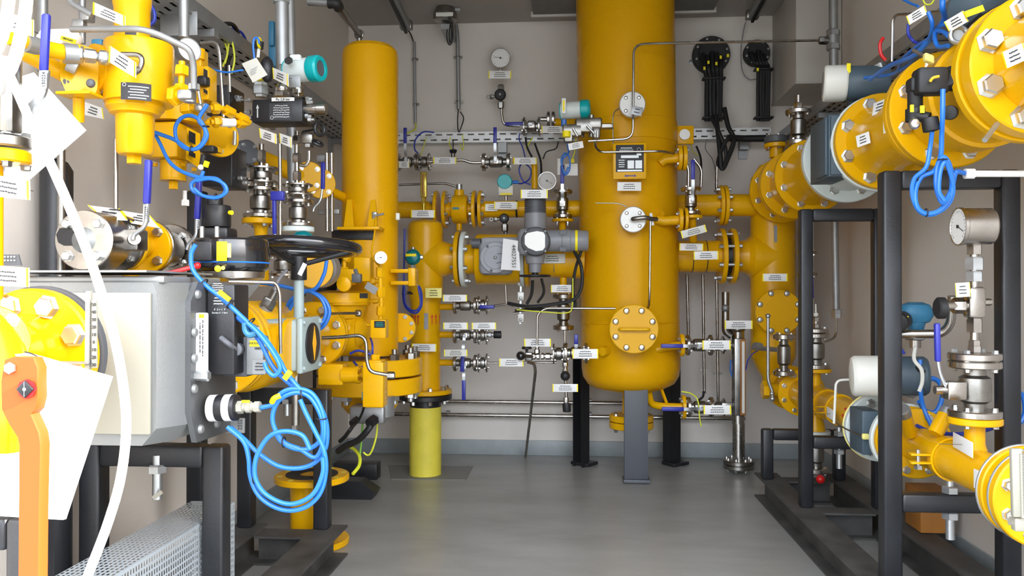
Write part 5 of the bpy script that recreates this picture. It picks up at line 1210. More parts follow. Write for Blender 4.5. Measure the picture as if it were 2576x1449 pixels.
# branch up to the stainless valve
ys = 2.33; zs = P(2450, 1066, y=ys).z; xs_ = P(2452, 1066, y=ys).x
B().lathe((xs_, ys, ZB_ + r1 * .7), Z_, [(0, .034), (.03, .026), (zs - ZB_ - r1 * .7, .026)], 28).build('branch', 'yellow', t)
flange(t, (xs_, ys, zs), Z_, .069, .018, 4, .053, .008, 'yellow', -1, 'branch_flange', bm='zinc')
for (a, b_) in (((2288, 1090, 2.62), (2270, 1030, 2.56)), ((2352, 1092, 2.5), (2385, 1032, 2.52))):
    q0, q1 = P(a[0], a[1], y=a[2]), P(b_[0], b_[1], y=b_[2])
    s = B().cyl(q0, q1, .022, seg=22).build('angled_stub', 'yellow', t)
    B().cyl(q1, q1 + (q1 - q0).normalized() * .006, .021, .019, seg=22).cyl(q1 - (q1 - q0) * .22, q1 + (q1 - q0) * .003, .0225, seg=22).build('pale_tip', 'galv', s)
# pipe clamp
t = thing('pipe_clamp', 'yellow bolted pipe clamp round the lower right pipe', 'pipe clamp', LX(2.47, 0, -.06))
B().lathe(LX(2.485), -Y_, [(0, r1 + .001), (0, r1 + .007), (.032, r1 + .007), (.032, r1 + .001)], 40, caps=False).build('band', 'yellow', t)
ql = P(2300, 1122, y=2.47)
for dz in (-.012, .012): B().box((XB_ - r1 - .03, 2.469, ZB_ + .0 + dz), .062, .032, .006, bev=.002).build('ear', 'yellow', t)
B().cyl((XB_ - r1 - .035, 2.469, ZB_ - .03), (XB_ - r1 - .035, 2.469, ZB_ + .025), .006, seg=10).hexa((XB_ - r1 - .035, 2.469, ZB_ - .032), Z_, .012, .012).build('clamp_bolt', 'zinc', t)
t = thing('yellow_flange', 'yellow bolted flange cut off by the right edge, lower right', 'flange', LX(2.0))
flange(t, LX(2.02), -Y_, R1 + .004, .026, 8, RB1, .013, 'yellow', 1, bh=.016)
B().torus(LX(2.024), Y_, R1 + .001, .004, 48, 8).build('gasket_edge', 'galv', t)
t = thing('thermometer', 'cream and gold angle thermometer hanging at the lower right edge', 'thermometer', P(2560, 1330, y=1.9))
q0 = P(2556, 1128, y=1.88); q1 = P(2560, 1300, y=1.88)
B().bar(q0, q1, .024, .014, Y_, .003).build('case', 'cream', t)
B().bar(q0 + V((.008, -.009, -.01)), q1 + V((.008, -.009, .0)), .010, .004, Y_).build('scale', 'cream', t)
k = B()
for i in range(40): k.box(q0.lerp(q1, (i + 1) / 42) + V((.009, -.012, 0)), .005, .001, .0008)
k.build('scale_marks', 'ink', t)
B().cyl(P(2541, 1310, y=1.9), P(2572, 1318, y=1.9), .010, seg=14).box(P(2566, 1318, y=1.89), .03, .02, .03, bev=.003).build('lower_joint', 'cream', t)
tag((2398, 1105), (2447, 1133), 38, 2.36, 2.22, 'white plate with yellow ends on top of the lower right pipe', 3)
tag((2450, 1203), (2484, 1216), 48, 2.20, 2.14, 'white plate on the flank of the lower right pipe beside the big flange', 2, False)
# stainless stack
zt0 = zs + .018
v = sflange_valve('flanged_valve', 'shiny stainless flanged ball valve under the side-facing gauge, right foreground', (xs_, ys, zt0), Z_, .155, .067, None, cat='valve')
sd = B().box((xs_ - .06, ys - .01, zt0 + .075), .05, .05, .05, bev=.004).cyl((xs_ - .07, ys - .01, zt0 + .075), (xs_ - .11, ys - .01, zt0 + .075), .012, seg=14).build('stem_housing', 'steel', v)
h0 = P(2392, 985, y=ys - .02); lv = B().tube([h0, P(2372, 960, y=ys - .02), P(2362, 930, y=ys - .02), P(2359, 905, y=ys - .02)], .005, 8, .03).build('lever_rod', 'zinc', v)
B().bar(P(2359, 910, y=ys - .02), P(2357, 813, y=ys - .02), .014, .016, Y_, .004).build('grip', 'blue_handle', lv)
flange(v, (xs_, ys, zt0 + .157), Z_, .067, .02, 4, .052, .0085, 'steel', 1, 'blind_flange', bm='zinc')
zz = zt0 + .178
t = thing('gauge_valve_stack', 'tall stack of stainless hex fittings and needle valve under the side-facing gauge', 'valve', (xs_, ys, zz))
zl = [P(2447, yy, y=ys).z for yy in (872, 855, 836, 800, 760, 722, 708, 682, 640, 622)]
b = B().cyl((xs_, ys, zz), (xs_, ys, zl[-1]), .011, seg=14)
b.hexa((xs_, ys, zz), Z_, .018, .02).hexa((xs_, ys, zl[0]), Z_, .016, zl[1] - zl[0]).hexa((xs_, ys, zl[2]), Z_, .021, zl[3] - zl[2]).build('fittings', 'steel', t)
B().box((xs_, ys, (zl[3] + zl[5]) / 2), .045, .045, zl[5] - zl[3], bev=.008).cyl((xs_, ys, zl[4] - .01), (xs_ - .085, ys - .01, zl[4] - .01), .013, seg=16).hexa((xs_ - .03, ys, zl[4] - .01), -X_, .022, .03).hexa((xs_ + .02, ys, zl[4]), X_, .010, .025).build('needle_valve_body', 'steel', t)
B().hexa((xs_, ys, zl[6]), Z_, .022, zl[7] - zl[6]).hexa((xs_, ys, zl[7] + .003), Z_, .025, zl[8] - zl[7] - .01).build('upper_nuts', 'zinc', t)
kc = P(2367, 775, y=ys - .01)
B().lathe(kc - X_ * .012, X_, [(0, .008), (0, .025), (.004, .030), (.02, .030), (.025, .02), (.03, .01)], 18).build('knob', 'rubber', t)
B().cyl(kc, V((xs_, ys, zl[4] - .01)), .006, seg=10).build('spindle', 'zinc', t)
tag((2404, 730), (2441, 728), 36, ys - .04, ys - .06, 'white plate hanging on the needle valve under the side-facing gauge')
gc = P(2412, 570, y=ys - .02)
gauge('pressure_gauge', 'deep stainless pressure gauge turned sideways in the nearest right frame', gc, V((-.965, .02, 0)), .052, .085, 245, down=None)
solo('gauge_socket', 'hex socket directly under the sideways stainless gauge', 'fitting', B().hexa((xs_, ys, zl[-1] - .02), Z_, .020, .05), 'steel', (xs_, ys, zl[-1]))
# transmitter on bracket arm
t = thing('pressure_transmitter', 'petrol blue transmitter housing on a curved steel arm, seen through the nearest right frame', 'transmitter', P(2300, 830, y=2.75))
c = P(2303, 788, y=2.75); B().box(c, M_(78, c), .08, M_(56, c), bev=.028).cyl(c, P(2302, 828, y=2.75), .038, .026, seg=22).build('housing', 'blue_paint', t)
B().cyl(P(2272, 805, y=2.70), P(2258, 812, y=2.66), .03, seg=22, bev=.004).build('cover', 'black', t)
B().box(P(2281, 803, y=2.66), .01, .004, .02).build('yellow_strip', 'lemon', t)
B().cyl(P(2302, 826, y=2.75), P(2302, 875, y=2.75), .018, seg=16).hexa(P(2302, 840, y=2.75), -Z_, .032, .02).build('stem', 'steel', t)
B().tube([P(2268, 840, y=2.72), P(2370, 840, y=2.68), P(2392, 815, y=2.66), P(2396, 745, y=2.64)], .014, 12, .07).build('bracket_arm', 'steel', t)
cable('cable', 'grey-white cable running from the steel arm down to the lower meter head', [P(2302, 875, y=2.72), P(2300, 905, y=2.7), P(2318, 930, y=2.68), P(2320, 960, y=2.68), P(2312, 985, y=2.68)], .006, 'offwhite')
# lower flow meter with head
t = thing('flow_meter', 'pale green-grey flanged flow meter with slate box in the lower right pipeline', 'flow meter', LX(2.9))
flange(t, LX(3.04), -Y_, .122, .03, 8, .095, .013, 'white_gray', 1, 'rear_flange', bh=.018)
B().cyl(LX(3.01), LX(2.80), .08, seg=36).build('meter_body', 'white_gray', t)
flange(t, LX(2.80), -Y_, .118, .025, name='front_flange', mt='white_gray')
B().box((XB_ - .085, 2.93, ZB_ + .005), .06, .13, .15, bev=.004).build('slate_box', 'slate', t)
B().torus(LX(3.042), Y_, .121, .004, 48, 8).build('gasket_edge', 'yellow_pale', t)
f = flange(t, LX(2.772), -Y_, R1, .022, 8, RB1, .011, 'yellow', 1, 'counter_flange')
solo('seal_block', 'pale yellow seal block on the wire at the lower flow meter', 'seal', B().box(P(2177, 1098, y=2.85), .022, .016, .02, bev=.004), 'yellow_pale', P(2177, 1098, y=2.85))
solo('seal_wire', 'thin steel wire from the bent tube to the pale yellow seal block', 'wire', B().tube([P(2098, 1060, y=3.1), P(2130, 1080, y=2.95), P(2170, 1097, y=2.86)], .003, 8, smooth=4), 'steel_dark', P(2098, 1060, y=3.1))
solo('instrument_tube', 'thin pale tube hooked left of the lower white meter head', 'tube', B().tube([P(2098, 1065, y=3.0), P(2103, 957, y=3.0), P(2135, 955, y=3.0)], .0045, 10, .03), 'offwhite', P(2098, 1065, y=3.0))
t = thing('meter_head', 'white capped meter head behind the nearest right frame post, lower right', 'transmitter', P(2210, 1000, y=2.85))
L0 = P(2140, 946, y=2.84); L1 = P(2310, 946, y=2.80); ax = (L1 - L0).normalized(); r = M_(51, L0)
cp = B().lathe(L0, ax, [(0, r * .72), (.003, r * .9), (.012, r), (.09, r), (.10, r * 1.02), (.105, r * .9)], 36).build('white_cap', 'offwhite', t)
B().lathe(L0 + ax * .002, -ax, [(0, r * .62), (.0015, r * .6), (.002, 0)], 30).build('window', 'gray', cp)
B().lathe(L0 + ax * .106, ax, [(0, r * .95), (.12, r * .95), (.13, r * .85)], 32).build('housing', 'slate', t)
B().cyl(P(2235, 990, y=2.87), P(2240, 1030, y=2.9), .028, seg=20).build('neck', 'slate', t)
for (a, b_) in ((2286, 910), (2292, 948), (2262, 985), (2290, 990)):
    q = P(a, b_, y=2.80); B().hexa(q + V((0, .02, 0)), V((.3, -1, 0)), .016, .03).build('cable_gland', 'steel', t)
B().box(P(2306, 925, y=2.78), .02, .006, .022, V((.7, 0, -.7)), Y_, V((.7, 0, .7))).build('yellow_marker', 'lemon', t)
for k, (pts, m, r, lab) in enumerate([
    ([(2292, 912, 2.78), (2312, 930, 2.74), (2325, 935, 2.72)], 'rubber', .006, 'black cable from the upper gland of the lower meter head'),
    ([(2315, 905, 2.76), (2316, 985, 2.74), (2325, 1030, 2.7), (2345, 1075, 2.68)], 'blue', .007, 'blue cable running down past the angled stubs in the lower right'),
    ([(2325, 965, 2.76), (2345, 952, 2.76), (2365, 965, 2.76), (2370, 1000, 2.76), (2355, 1035, 2.76), (2330, 1035, 2.76), (2312, 1010, 2.74)], 'blue', .008, 'blue cable coil right of the lower meter head'),
    ([(2560, 985, 2.6), (2575, 1000, 2.6), (2578, 1040, 2.6), (2562, 1065, 2.6), (2548, 1050, 2.6), (2552, 1010, 2.6)], 'blue', .008, 'blue cable coil at the right edge beside the frame post'),
    ([(2305, 1070, 2.66), (2340, 1085, 2.66), (2400, 1092, 2.6), (2470, 1085, 2.6), (2545, 1060, 2.6)], 'blue_dark', .006, 'dark blue cable behind the stainless valve, lower right'),
    ([(2255, 860, 2.8), (2275, 890, 2.8)], 'blue_dark', .005, 'dark blue cable behind the nearest frame post, lower right'),
    ([(2262, 990, 2.8), (2264, 1010, 2.8), (2275, 1030, 2.78)], 'green_wire', .004, 'green wire under the lower meter head')]):
    cable('cable', lab, [P(a, b_, y=c_) for a, b_, c_ in pts], r, m)
# far part of the lower pipeline
t = thing('yellow_pipe', 'orange-yellow pipe with red arrows behind the lower flow meter', 'pipe', LX(3.3))
B().cyl(LX(3.07), LX(3.62), r1, seg=36).build('pipe', 'yellow', t)
flange(t, LX(3.066), -Y_, R1, .02, name='flange')
for i in range(4):
    a = R(200 - i * 28); n = V((cos(a), 0, sin(a))); u = V((-n.z, 0, n.x))
    o = LX(3.2) + n * (r1 + .001); B().prism([o - u * .003, o + u * .003, o + u * .003 + Y_ * .04, o + u * .008 + Y_ * .04, o + Y_ * .06, o - u * .008 + Y_ * .04, o - u * .003 + Y_ * .04], n * .0008).build('flow_arrow', 'red_arrow', t)
B().lathe(LX(3.48), -Y_, [(0, r1 + .001), (0, r1 + .008), (.03, r1 + .008), (.03, r1 + .001)], 36, caps=False).build('clamp_band', 'yellow', t)
for dz in (-.012, .012): B().box((XB_ - r1 - .03, 3.465, ZB_ + dz), .062, .03, .006, bev=.002).build('clamp_ear', 'yellow', t)
tag((2080, 1035), (2099, 1047), 26, 3.36, 3.26, 'small white plate on the pipe behind the lower flow meter', 3, False)
yS = 3.78
t = thing('tee_piece', 'yellow tee piece with flanges up and down in the lower right pipeline', 'pipe', LX(yS))
B().cyl(LX(3.62), LX(4.02), r1 * 1.15, seg=36).build('run_pipe', 'yellow', t)
xt_ = P(2053, 960, y=yS).x; zu_ = P(2053, 936, y=yS).z; zd_ = P(2053, 1083, y=yS).z
B().cyl((xt_, yS, ZB_), (xt_, yS, zu_), .020, seg=20).build('branch', 'yellow', t)
flange(t, (xt_, yS, zu_), Z_, .066, .016, 4, .05, .008, 'yellow', -1, 'upper_flange', bm='zinc')
B().lathe((xt_, yS, ZB_ - r1 * .6), -Z_, [(0, .02), (.03, .02), (.07, .034), (ZB_ - r1 * .6 - zd_, .04)], 22).build('lower_cone', 'yellow', t)
flange(t, (xt_, yS, zd_), -Z_, .062, .016, 4, .05, .008, 'white_gray', 1, 'lower_flange', bm='zinc')
v = sflange_valve('flanged_valve', 'stainless flanged valve standing on the lower right pipeline, seen through the second frame', (xt_, yS, zu_ + .016), Z_, .16, .06, None)
v2 = sflange_valve('flanged_valve', 'stainless flanged drain valve hanging under the lower right pipeline', (xt_, yS, zd_ - .018), -Z_, .17, .055, None)
solo('red_plug', 'dull red round drain cap under the hanging stainless valve', 'cap', B().sphere(P(2064, 1206, y=yS - .05), .019, seg=18), 'red', P(2064, 1206, y=yS - .05))
flange(v, (xt_, yS, zu_ + .178), Z_, .055, .02, 4, .043, .008, 'steel', 1, 'blind_flange', bm='zinc')
fitting(v, (xt_, yS, zu_ + .2), Z_, .015, .05)
solo('instrument_tube', 'thin pale spindle above the stainless valve in the second right frame', 'tube', B().cyl((xt_, yS, zu_ + .25), P(2052, 765, y=yS), .0035, seg=8).sphere((xt_, yS, zu_ + .26), .011, seg=12), 'offwhite', (xt_, yS, zu_ + .25))
t = thing('ball_valve', 'yellow ball valve with a long steel lever, far end of the lower right pipeline', 'valve', LX(4.1))
yv = 4.08
cxv = P(1998, 1000, y=yv)
flange(t, LX(4.02), Y_, R1, .02, 8, RB1, .01, 'yellow', -1, 'near_flange')
B().cyl(LX(4.04), LX(4.24), .085, seg=36, bev=.01).build('valve_body', 'yellow', t)
flange(t, LX(4.24), Y_, R1, .02, name='far_flange')
B().cyl(LX(4.14, -.08), LX(4.14, -.14), .034, seg=22).cyl(LX(4.14, -.13), LX(4.14, -.16), .045, seg=6).build('stem_neck', 'yellow', t)
B().tube([P(1942, 1008, y=4.06), P(1944, 985, y=4.06), P(1932, 958, y=4.06), P(1932, 800, y=4.06)], .008, 12, .05).sphere(P(1932, 795, y=4.06), .013, 1, 1, 1, 14).sphere(P(1943, 1003, y=4.06), .014, seg=14).sphere(P(1942, 990, y=4.06), .012, seg=14).build('lever_rod', 'zinc', t)
# pipes linking riser column to the lower line
t = thing('yellow_pipe', 'yellow pipe dropping from the right column to the lower right ball valve', 'pipe', V((cx, YR, .4)))
B().tube([(cx, YR, P(0, 972, y=YR).z + .02), (cx, YR, ZB_), (XB_ - .0, YR - .02, ZB_), LX(4.27)], .055, 24, .06).build('pipe', 'yellow', t)
sflange_valve('flanged_valve', 'dark stainless flanged valve left of the second right frame post', P(1972, 945, y=4.0), Z_, .20, .05, None)
t = thing('side_pipe', 'short dark side pipe with blue end between level gauge and the right column', 'pipe fitting', P(1915, 877, y=4.3))
B().cyl(P(1895, 875, y=4.33), P(1960, 880, y=4.1), .012, seg=14).cyl(P(1900, 870, y=4.34), P(1912, 872, y=4.30), .02, seg=16).build('pipe', 'galv', t)
sflange_valve('lever_valve', 'small valve with a hanging blue lever behind the second right frame post', P(2030, 632, y=4.35), -Z_, .13, .05, V((.02, 0, -1)), .18, -Y_, grip=.11)
solo('instrument_tube', 'steel tube beside the hanging blue lever in the second right frame', 'tube', B().tube([P(2021, 645, y=4.35), P(2023, 760, y=4.35)], .009, 12).hexa(P(2021, 672, y=4.35), Z_, .014, .04), 'steel', P(2023, 760, y=4.35))
t = thing('vent_riser', 'grey galvanised riser pipe hanging in the second right frame with a coupling at its foot', 'pipe', P(2104, 800, y=4.1))
pipe(t, [P(2100, 555, y=4.1), P(2104, 800, y=4.1)], M_(8.5, P(2100, 600, y=4.1)), 'galv')
B().hexa(P(2104, 800, y=4.1), Z_, .024, .035).hexa(P(2104, 788, y=4.1), Z_, .026, .02).build('coupling', 'zinc', t)
B().tube([P(2104, 800, y=4.1), P(2105, 848, y=4.1), P(2070, 862, y=4.0)], .006, 10, .06).build('tube', 'steel', t)
# brown board on the floor behind
t = solo('cardboard_box', 'brown cardboard box on the right beam behind the lower right pipe', 'box', B().box((1.30, 3.10, .19), .11, .14, .15, bev=.003), 'brown', (1.30, 3.10, .115))
# ================================================================== LEFT SIDE, far part
YK = 3.5
def K(px, py, y=YK): return P(px, py, y=y)
c = K(931, 500); rk = M_(70, c); zt = K(931, 112).z; zb = K(931, 892).z
t = thing('filter_vessel', 'tall narrow yellow filter column with a domed top, left of centre', 'pressure vessel', (c.x, YK, 0))
B().lathe((c.x, YK, zb), Z_, [(0, rk), (zt - zb - .06, rk), (zt - zb - .03, rk * .96), (zt - zb - .012, rk * .82), (zt - zb - .002, rk * .5), (zt - zb, rk * .1)], 56).build('shell', 'yellow_tank', t)
q = P(945, 545, y=YK - rk + .012)
b = B()
pts = []
for k in range(9):
    a = R(-52 + 95 * k / 8); pts.append(V((c.x + sin(a) * (rk + .002), YK - cos(a) * (rk + .002), 0)))
z0_, z1_ = K(0, 602, YK - rk).z, K(0, 490, YK - rk).z
b.ring([[p + Z_ * z0_ for p in pts], [p + Z_ * z1_ for p in pts]], False, False)
b.build('reinforcing_patch', 'yellow_tank', t)
for xx in (878, 937):
    p0 = P(xx - 8, 575, y=YK - rk - .02); p1 = P(xx + 6, 502, y=YK - rk + .01)
    B().prism([P(xx - 14, 575, y=YK - rk - .05), P(xx + 12, 575, y=YK - rk - .05), P(xx + 7, 502, y=YK - rk + .005), P(xx - 5, 502, y=YK - rk + .005)], (0, .012, 0)).build('gusset', 'yellow', t)
B().box(P(908, 576, y=YK - rk - .03), M_(102, c), .10, .012, bev=.002).build('support_lug', 'yellow', t)
for yy in (682, 712): B().box(P(1018, yy, y=YK - .06), M_(62, c), .07, .016, bev=.002).build('bracket_arm', 'yellow', t)
B().box(P(1040, 697, y=YK - .06), .03, .08, M_(44, c), bev=.003).build('bracket_end', 'yellow', t)
B().box(P(1001, 545, y=YK - .1), .016, .02, .03, bev=.003).build('white_switch', 'offwhite', t)
# big flange pair, lower flange bolts hanging
zf = K(0, 893).z
FR = M_(131, c)
f = flange(t, (c.x, YK, K(0, 933).z), Z_, FR, zf - K(0, 933).z, 12, FR * .86, .022, 'yellow', 1, 'upper_flange', bm='steel_dark', kind='nut', bh=.045, ang0=0)
B().cyl((c.x, YK, K(0, 938).z), (c.x, YK, K(0, 932).z), FR * .8, seg=40).build('gasket', 'black', t)
flange(t, (c.x, YK, K(0, 938).z), -Z_, FR, K(0, 938).z - K(0, 976).z, 12, FR * .86, .022, 'yellow', 1, 'lower_flange', bm='zinc', kind='nut', bh=.035)
B().lathe((c.x, YK, K(0, 976).z), -Z_, [(0, rk), (.06, rk), (.09, rk * .8), (.11, rk * .3)], 36).build('bottom_head', 'yellow', t)
# side blind flange partly visible at the right of the column
flange(t, P(1008, 825, y=YK + .05), Y_, .065, .02, 8, .052, .008, 'yellow', -1, 'side_flange', bm='zinc')
# black supports
t = thing('support_bracket', 'black steel bracket under the lug of the left filter column', 'bracket', P(900, 592, y=3.42))
B().bar(P(838, 592, y=3.40), P(944, 592, y=3.40), M_(24, c), .05, Y_, .004).build('beam', 'frame_black', t)
t = thing('support_post', 'tall black steel post behind the left filter column cluster', 'support frame', (P(828, 700, y=3.6).x, 3.6, 0))
xx = P(828, 700, y=3.6).x; B().box((xx - .05, 3.62, .56), .05, .05, 1.12, bev=.006).bar((xx - .04, 3.6, .75), P(850, 600, y=3.45), .05, .05, bev=.006).build('post', 'frame_black', t)
# feet lying on the floor
t = thing('foot_beam', 'black steel foot beam with a sloping end on the floor left of centre', 'skid', (P(900, 1255, z=0).x, P(900, 1257, z=0).y, 0))
yy = P(900, 1257, z=0).y; x1_ = P(935, 1257, z=0).x; x2_ = P(948, 1240, z=0).x
B().prism([(-1.25, yy, 0), (x1_, yy, 0), (x1_ + .02, yy, .035), (x1_ - .055, yy, .085), (-1.25, yy, .085)], (0, .10, 0)).build('beam', 'frame_black', t)
yy2 = P(900, 1208, z=0).y
t = thing('foot_beam', 'black steel foot beam with a square end, farther back on the floor left of centre', 'skid', (-.9, yy2, 0))
B().box(((-1.25 + P(948, 1208, z=0).x) / 2, yy2 + .05, .042), P(948, 1208, z=0).x + 1.25, .09, .084, bev=.004).build('beam', 'frame_black', t)
# grey cable box with black cables under the cluster
c2 = P(935, 1030, y=3.3)
t = thing('junction_box', 'grey metal junction box with black cable glands under the left filter column', 'junction box', c2)
B().box(P(930, 1040, y=3.28), M_(88, c2), .10, M_(44, c2), bev=.01).cyl(P(955, 1015, y=3.3) - Z_ * .05, P(955, 1015, y=3.3) + Z_ * .03, .06, seg=28).build('body', 'galv', t)
for (a, b_, r) in ((898, 1055, .015), (942, 1055, .022)): B().hexa(P(a, b_, y=3.21), V((-.3, -.9, -.3)), r, .04).build('gland', 'rubber', t)
cable('cable', 'thick black cable curving left from the grey junction box', [P(942, 1053, y=3.2), P(925, 1082, y=3.18), P(900, 1108, y=3.2), P(870, 1122, y=3.22), P(850, 1135, y=3.25)], .013, 'rubber')
cable('cable', 'thinner black cable curving left from the grey junction box', [P(898, 1055, y=3.2), P(885, 1075, y=3.2), P(868, 1098, y=3.22), P(855, 1110, y=3.25)], .008, 'rubber')
cable('earth_wire', 'green and yellow wire bundle hanging beside the left skid down to the pedestal flange', [P(862, 1120, y=3.3), P(885, 1126, y=3.3), P(903, 1145, y=3.25), P(904, 1170, y=3.2), P(888, 1192, y=3.15)], .007, 'yg_wire')
cable('earth_wire', 'green and yellow wire from the junction box down to the wire bundle', [P(912, 1062, y=3.25), P(910, 1100, y=3.25), P(905, 1150, y=3.25)], .004, 'green_wire')
cable('earth_wire', 'green and yellow wire looping right of the wire bundle', [P(950, 1062, y=3.3), P(946, 1100, y=3.3), P(935, 1135, y=3.3), P(925, 1145, y=3.3), P(914, 1138, y=3.3)], .004, 'yg_wire')
# pedestal
YP_ = 3.11; c3 = P(772, 1280, y=YP_)
t = thing('pedestal_pipe', 'short yellow flanged pipe piece standing on the floor behind the left frame', 'pipe', (c3.x, YP_, 0))
B().cyl((c3.x, YP_, .0), (c3.x, YP_, .26), .063, seg=36).build('pipe', 'yellow', t)
f = flange(t, (c3.x + .02, YP_, .247), Z_, .143, .024, 0, name='top_flange')
for k in range(8):
    a = 2 * pi * (k + .5) / 8; B().cyl((c3.x + .02 + cos(a) * .12, YP_ + sin(a) * .12, .2711), (c3.x + .02 + cos(a) * .12, YP_ + sin(a) * .12, .2716), .011, seg=12).build('bolt_hole', 'yellow_wrap', f)
B().lathe((c3.x + .02, YP_, .271), Z_, [(0, .10), (.003, .10), (.003, .045), (0, .045)], 40, caps=False).build('black_gasket', 'black', t)
flange(t, (c3.x + .02, YP_, 0.001), Z_, .143, .024, name='bottom_flange')
# --- left frames and skid
l0 = frame('low black steel frame nearest the camera at the lower left', 1.36, (-1.24, -.945), .59, None, .056)
l1 = frame('low black steel frame under the grey meter on the left', 2.05, (-1.25, -.92), .585, None, .056)
l2 = frame('low black steel frame at the far end of the left skid, behind the blue coils', 2.94, (-1.205, -.918), .625, None, .056)
sk = thing('skid_base', 'dusty black steel beam skid under the left pipelines', 'skid', (-1.05, 2.0, 0))
ibeam(sk, (-.895, .9, 0), (-.895, 2.99, 0), .115, .112)
ibeam(sk, (-1.20, .9, 0), (-1.20, 2.99, 0), .115, .112)
for yy in (1.35, 2.1, 2.9): ibeam(sk, (-1.142, yy, 0), (-.953, yy, 0), .10, .104, name='cross_beam')
b = B().box((-1.31, 1.98, .66), .07, .075, 1.32, bev=.03)
solo('support_post', 'tall black rounded post against the left wall behind the white braided hose', 'support frame', b, 'frame_black', (-1.31, 1.98, 0))
solo('conduit', 'thin steel conduit standing in front of the tall black post on the left wall', 'conduit', B().cyl((-1.245, 1.90, .7), (-1.245, 1.90, 1.385), .009, seg=12), 'steel_dark', (-1.245, 1.90, .7))
adj_rod('zinc threaded rod with nut under the frame below the grey meter', P(396, 1180, y=2.03)[:2], .56, P(396, 1255, y=2.03).z, .0125, (.515,))
solo('tape_scrap', 'scrap of pale tape wrapped on the threaded rod end under the grey meter', 'tape', B().bar(P(385, 1253, y=2.01), P(408, 1237, y=2.01), .010, .005, Y_), 'cream', P(396, 1245, y=2.01))
adj_rod('zinc threaded rod behind the blue coils under the far left frame', P(722, 1030, y=2.93)[:2], P(722, 1000, y=2.93).z, P(722, 1045, y=2.93).z, .0115, (P(722, 1015, y=2.93).z,))
# perforated guard on the floor
t = thing('perforated_guard', 'grey perforated sheet metal guard box on the floor at the lower left', 'guard', (-1.02, 1.6, 0))
gx0, gx1, gz = -1.083, -.957, .385; pit, pz = .0112, .0165
def pgrid(o, u, v, L, Hh, au, av, fu, fv, nm):
    nu, nv = int(L / au), int(Hh / av); us = [0]; vs = [0]
    for k in range(nu): us += [k * au + au * (1 - fu) / 2, k * au + au * (1 + fu) / 2]
    for k in range(nv): vs += [k * av + av * (1 - fv) / 2, k * av + av * (1 + fv) / 2]
    us.append(L); vs.append(Hh)
    o_ = B().grid(o, u, v, us, vs, lambda i, j: i % 2 == 1 and j % 2 == 1).build(nm, 'perf', t); return o_
pgrid((gx1, 1.05, .116), (0, 1, 0), (0, 0, 1), 1.2, gz - .116, pit, pz, .42, .66, 'side_sheet')
pgrid((gx0, 1.05, gz), (0, 1, 0), (1, 0, 0), 1.2, gx1 - gx0, pz, pit, .6, .42, 'top_sheet')
pgrid((gx0, 2.25, .116), (1, 0, 0), (0, 0, 1), gx1 - gx0, gz - .116, pit, pz, .42, .66, 'end_sheet')

# --- left pipeline DN200
XLp, ZLp = -1.0, .815
def QL(y, dx=0, dz=0): return V((XLp + dx, y, ZLp + dz))
t = thing('yellow_flange', 'big yellow bolted flange in the sun, in front of the grey meter', 'flange', QL(1.43))
gz_ = .05
flange(t, QL(1.46, 0, gz_), -Y_, .122, .028, 8, .0947, .019, 'yellow', 1, bh=.016, hub=(.075, .065, .04))
B().cyl(QL(1.40, 0, gz_), QL(1.30, 0, gz_), .062, seg=40).cyl(QL(1.46, 0, gz_), QL(1.56, 0, gz_ * .5), .075, seg=40).build('pipe', 'yellow', t)
solo('gasket_ring', 'thin dark ring gasket behind the big sunlit flange', 'gasket', B().cyl(QL(1.462, 0, gz_), QL(1.474, 0, gz_), .127, seg=48), 'gray_dark', QL(1.48))
t = thing('rotary_gas_meter', 'large grey box shaped rotary gas meter on the left', 'gas meter', (-1.0, 1.78, .66))
X0, X1, Y0m, Y1m, Z0m, Z1m = -1.17, -.80, 1.60, 1.885, .667, 1.0
pf = [(X0, Y0m), (X1 - .045, Y0m), (X1 - .012, Y0m + .055), (X1 - .012, Y1m), (X0, Y1m)]
def sl(z, i=0): return [V((x - (i if x > -1 else -i), y, z)) for x, y in pf]
B().ring([[V((x - i * .03, y, z)) for x, y in pf] for z, i in ((Z0m, 1), (Z0m + .035, 0), (Z1m - .02, 0), (Z1m, .3))]).build('casing', 'alu', t)
cv = B().prism([(X1 - .012, Y0m + .056, Z0m + .06), (X1 - .012, Y0m + .085, Z0m - .008), (X1 - .012, Y1m - .03, Z0m - .012), (X1 - .012, Y1m, Z0m + .03), (X1 - .012, Y1m, Z1m - .02), (X1 - .012, Y0m + .09, Z1m + .002), (X1 - .012, Y0m + .056, Z1m - .04)], (.012, 0, 0)).build('end_cover', 'alu_dark', t)
for (yy, zz) in ((Y0m + .07, .895), (Y0m + .07, .84), (Y0m + .07, .775), (Y0m + .10, .685), (Y1m - .03, .69), (Y0m + .085, .975), (Y0m + .20, .72), (Y0m + .18, .685)): bolt((X1, yy, zz), X_, .0105, .008, cv, 'alu', 'dome')
B().box((-1.015, Y0m - .004, .835), .32, .008, .288, bev=.002).build('cream_panel', 'cream', t)
B().box((-1.00, 1.745, Z1m + .006), .33, .27, .014, bev=.003).build('top_flange', 'galv', t)
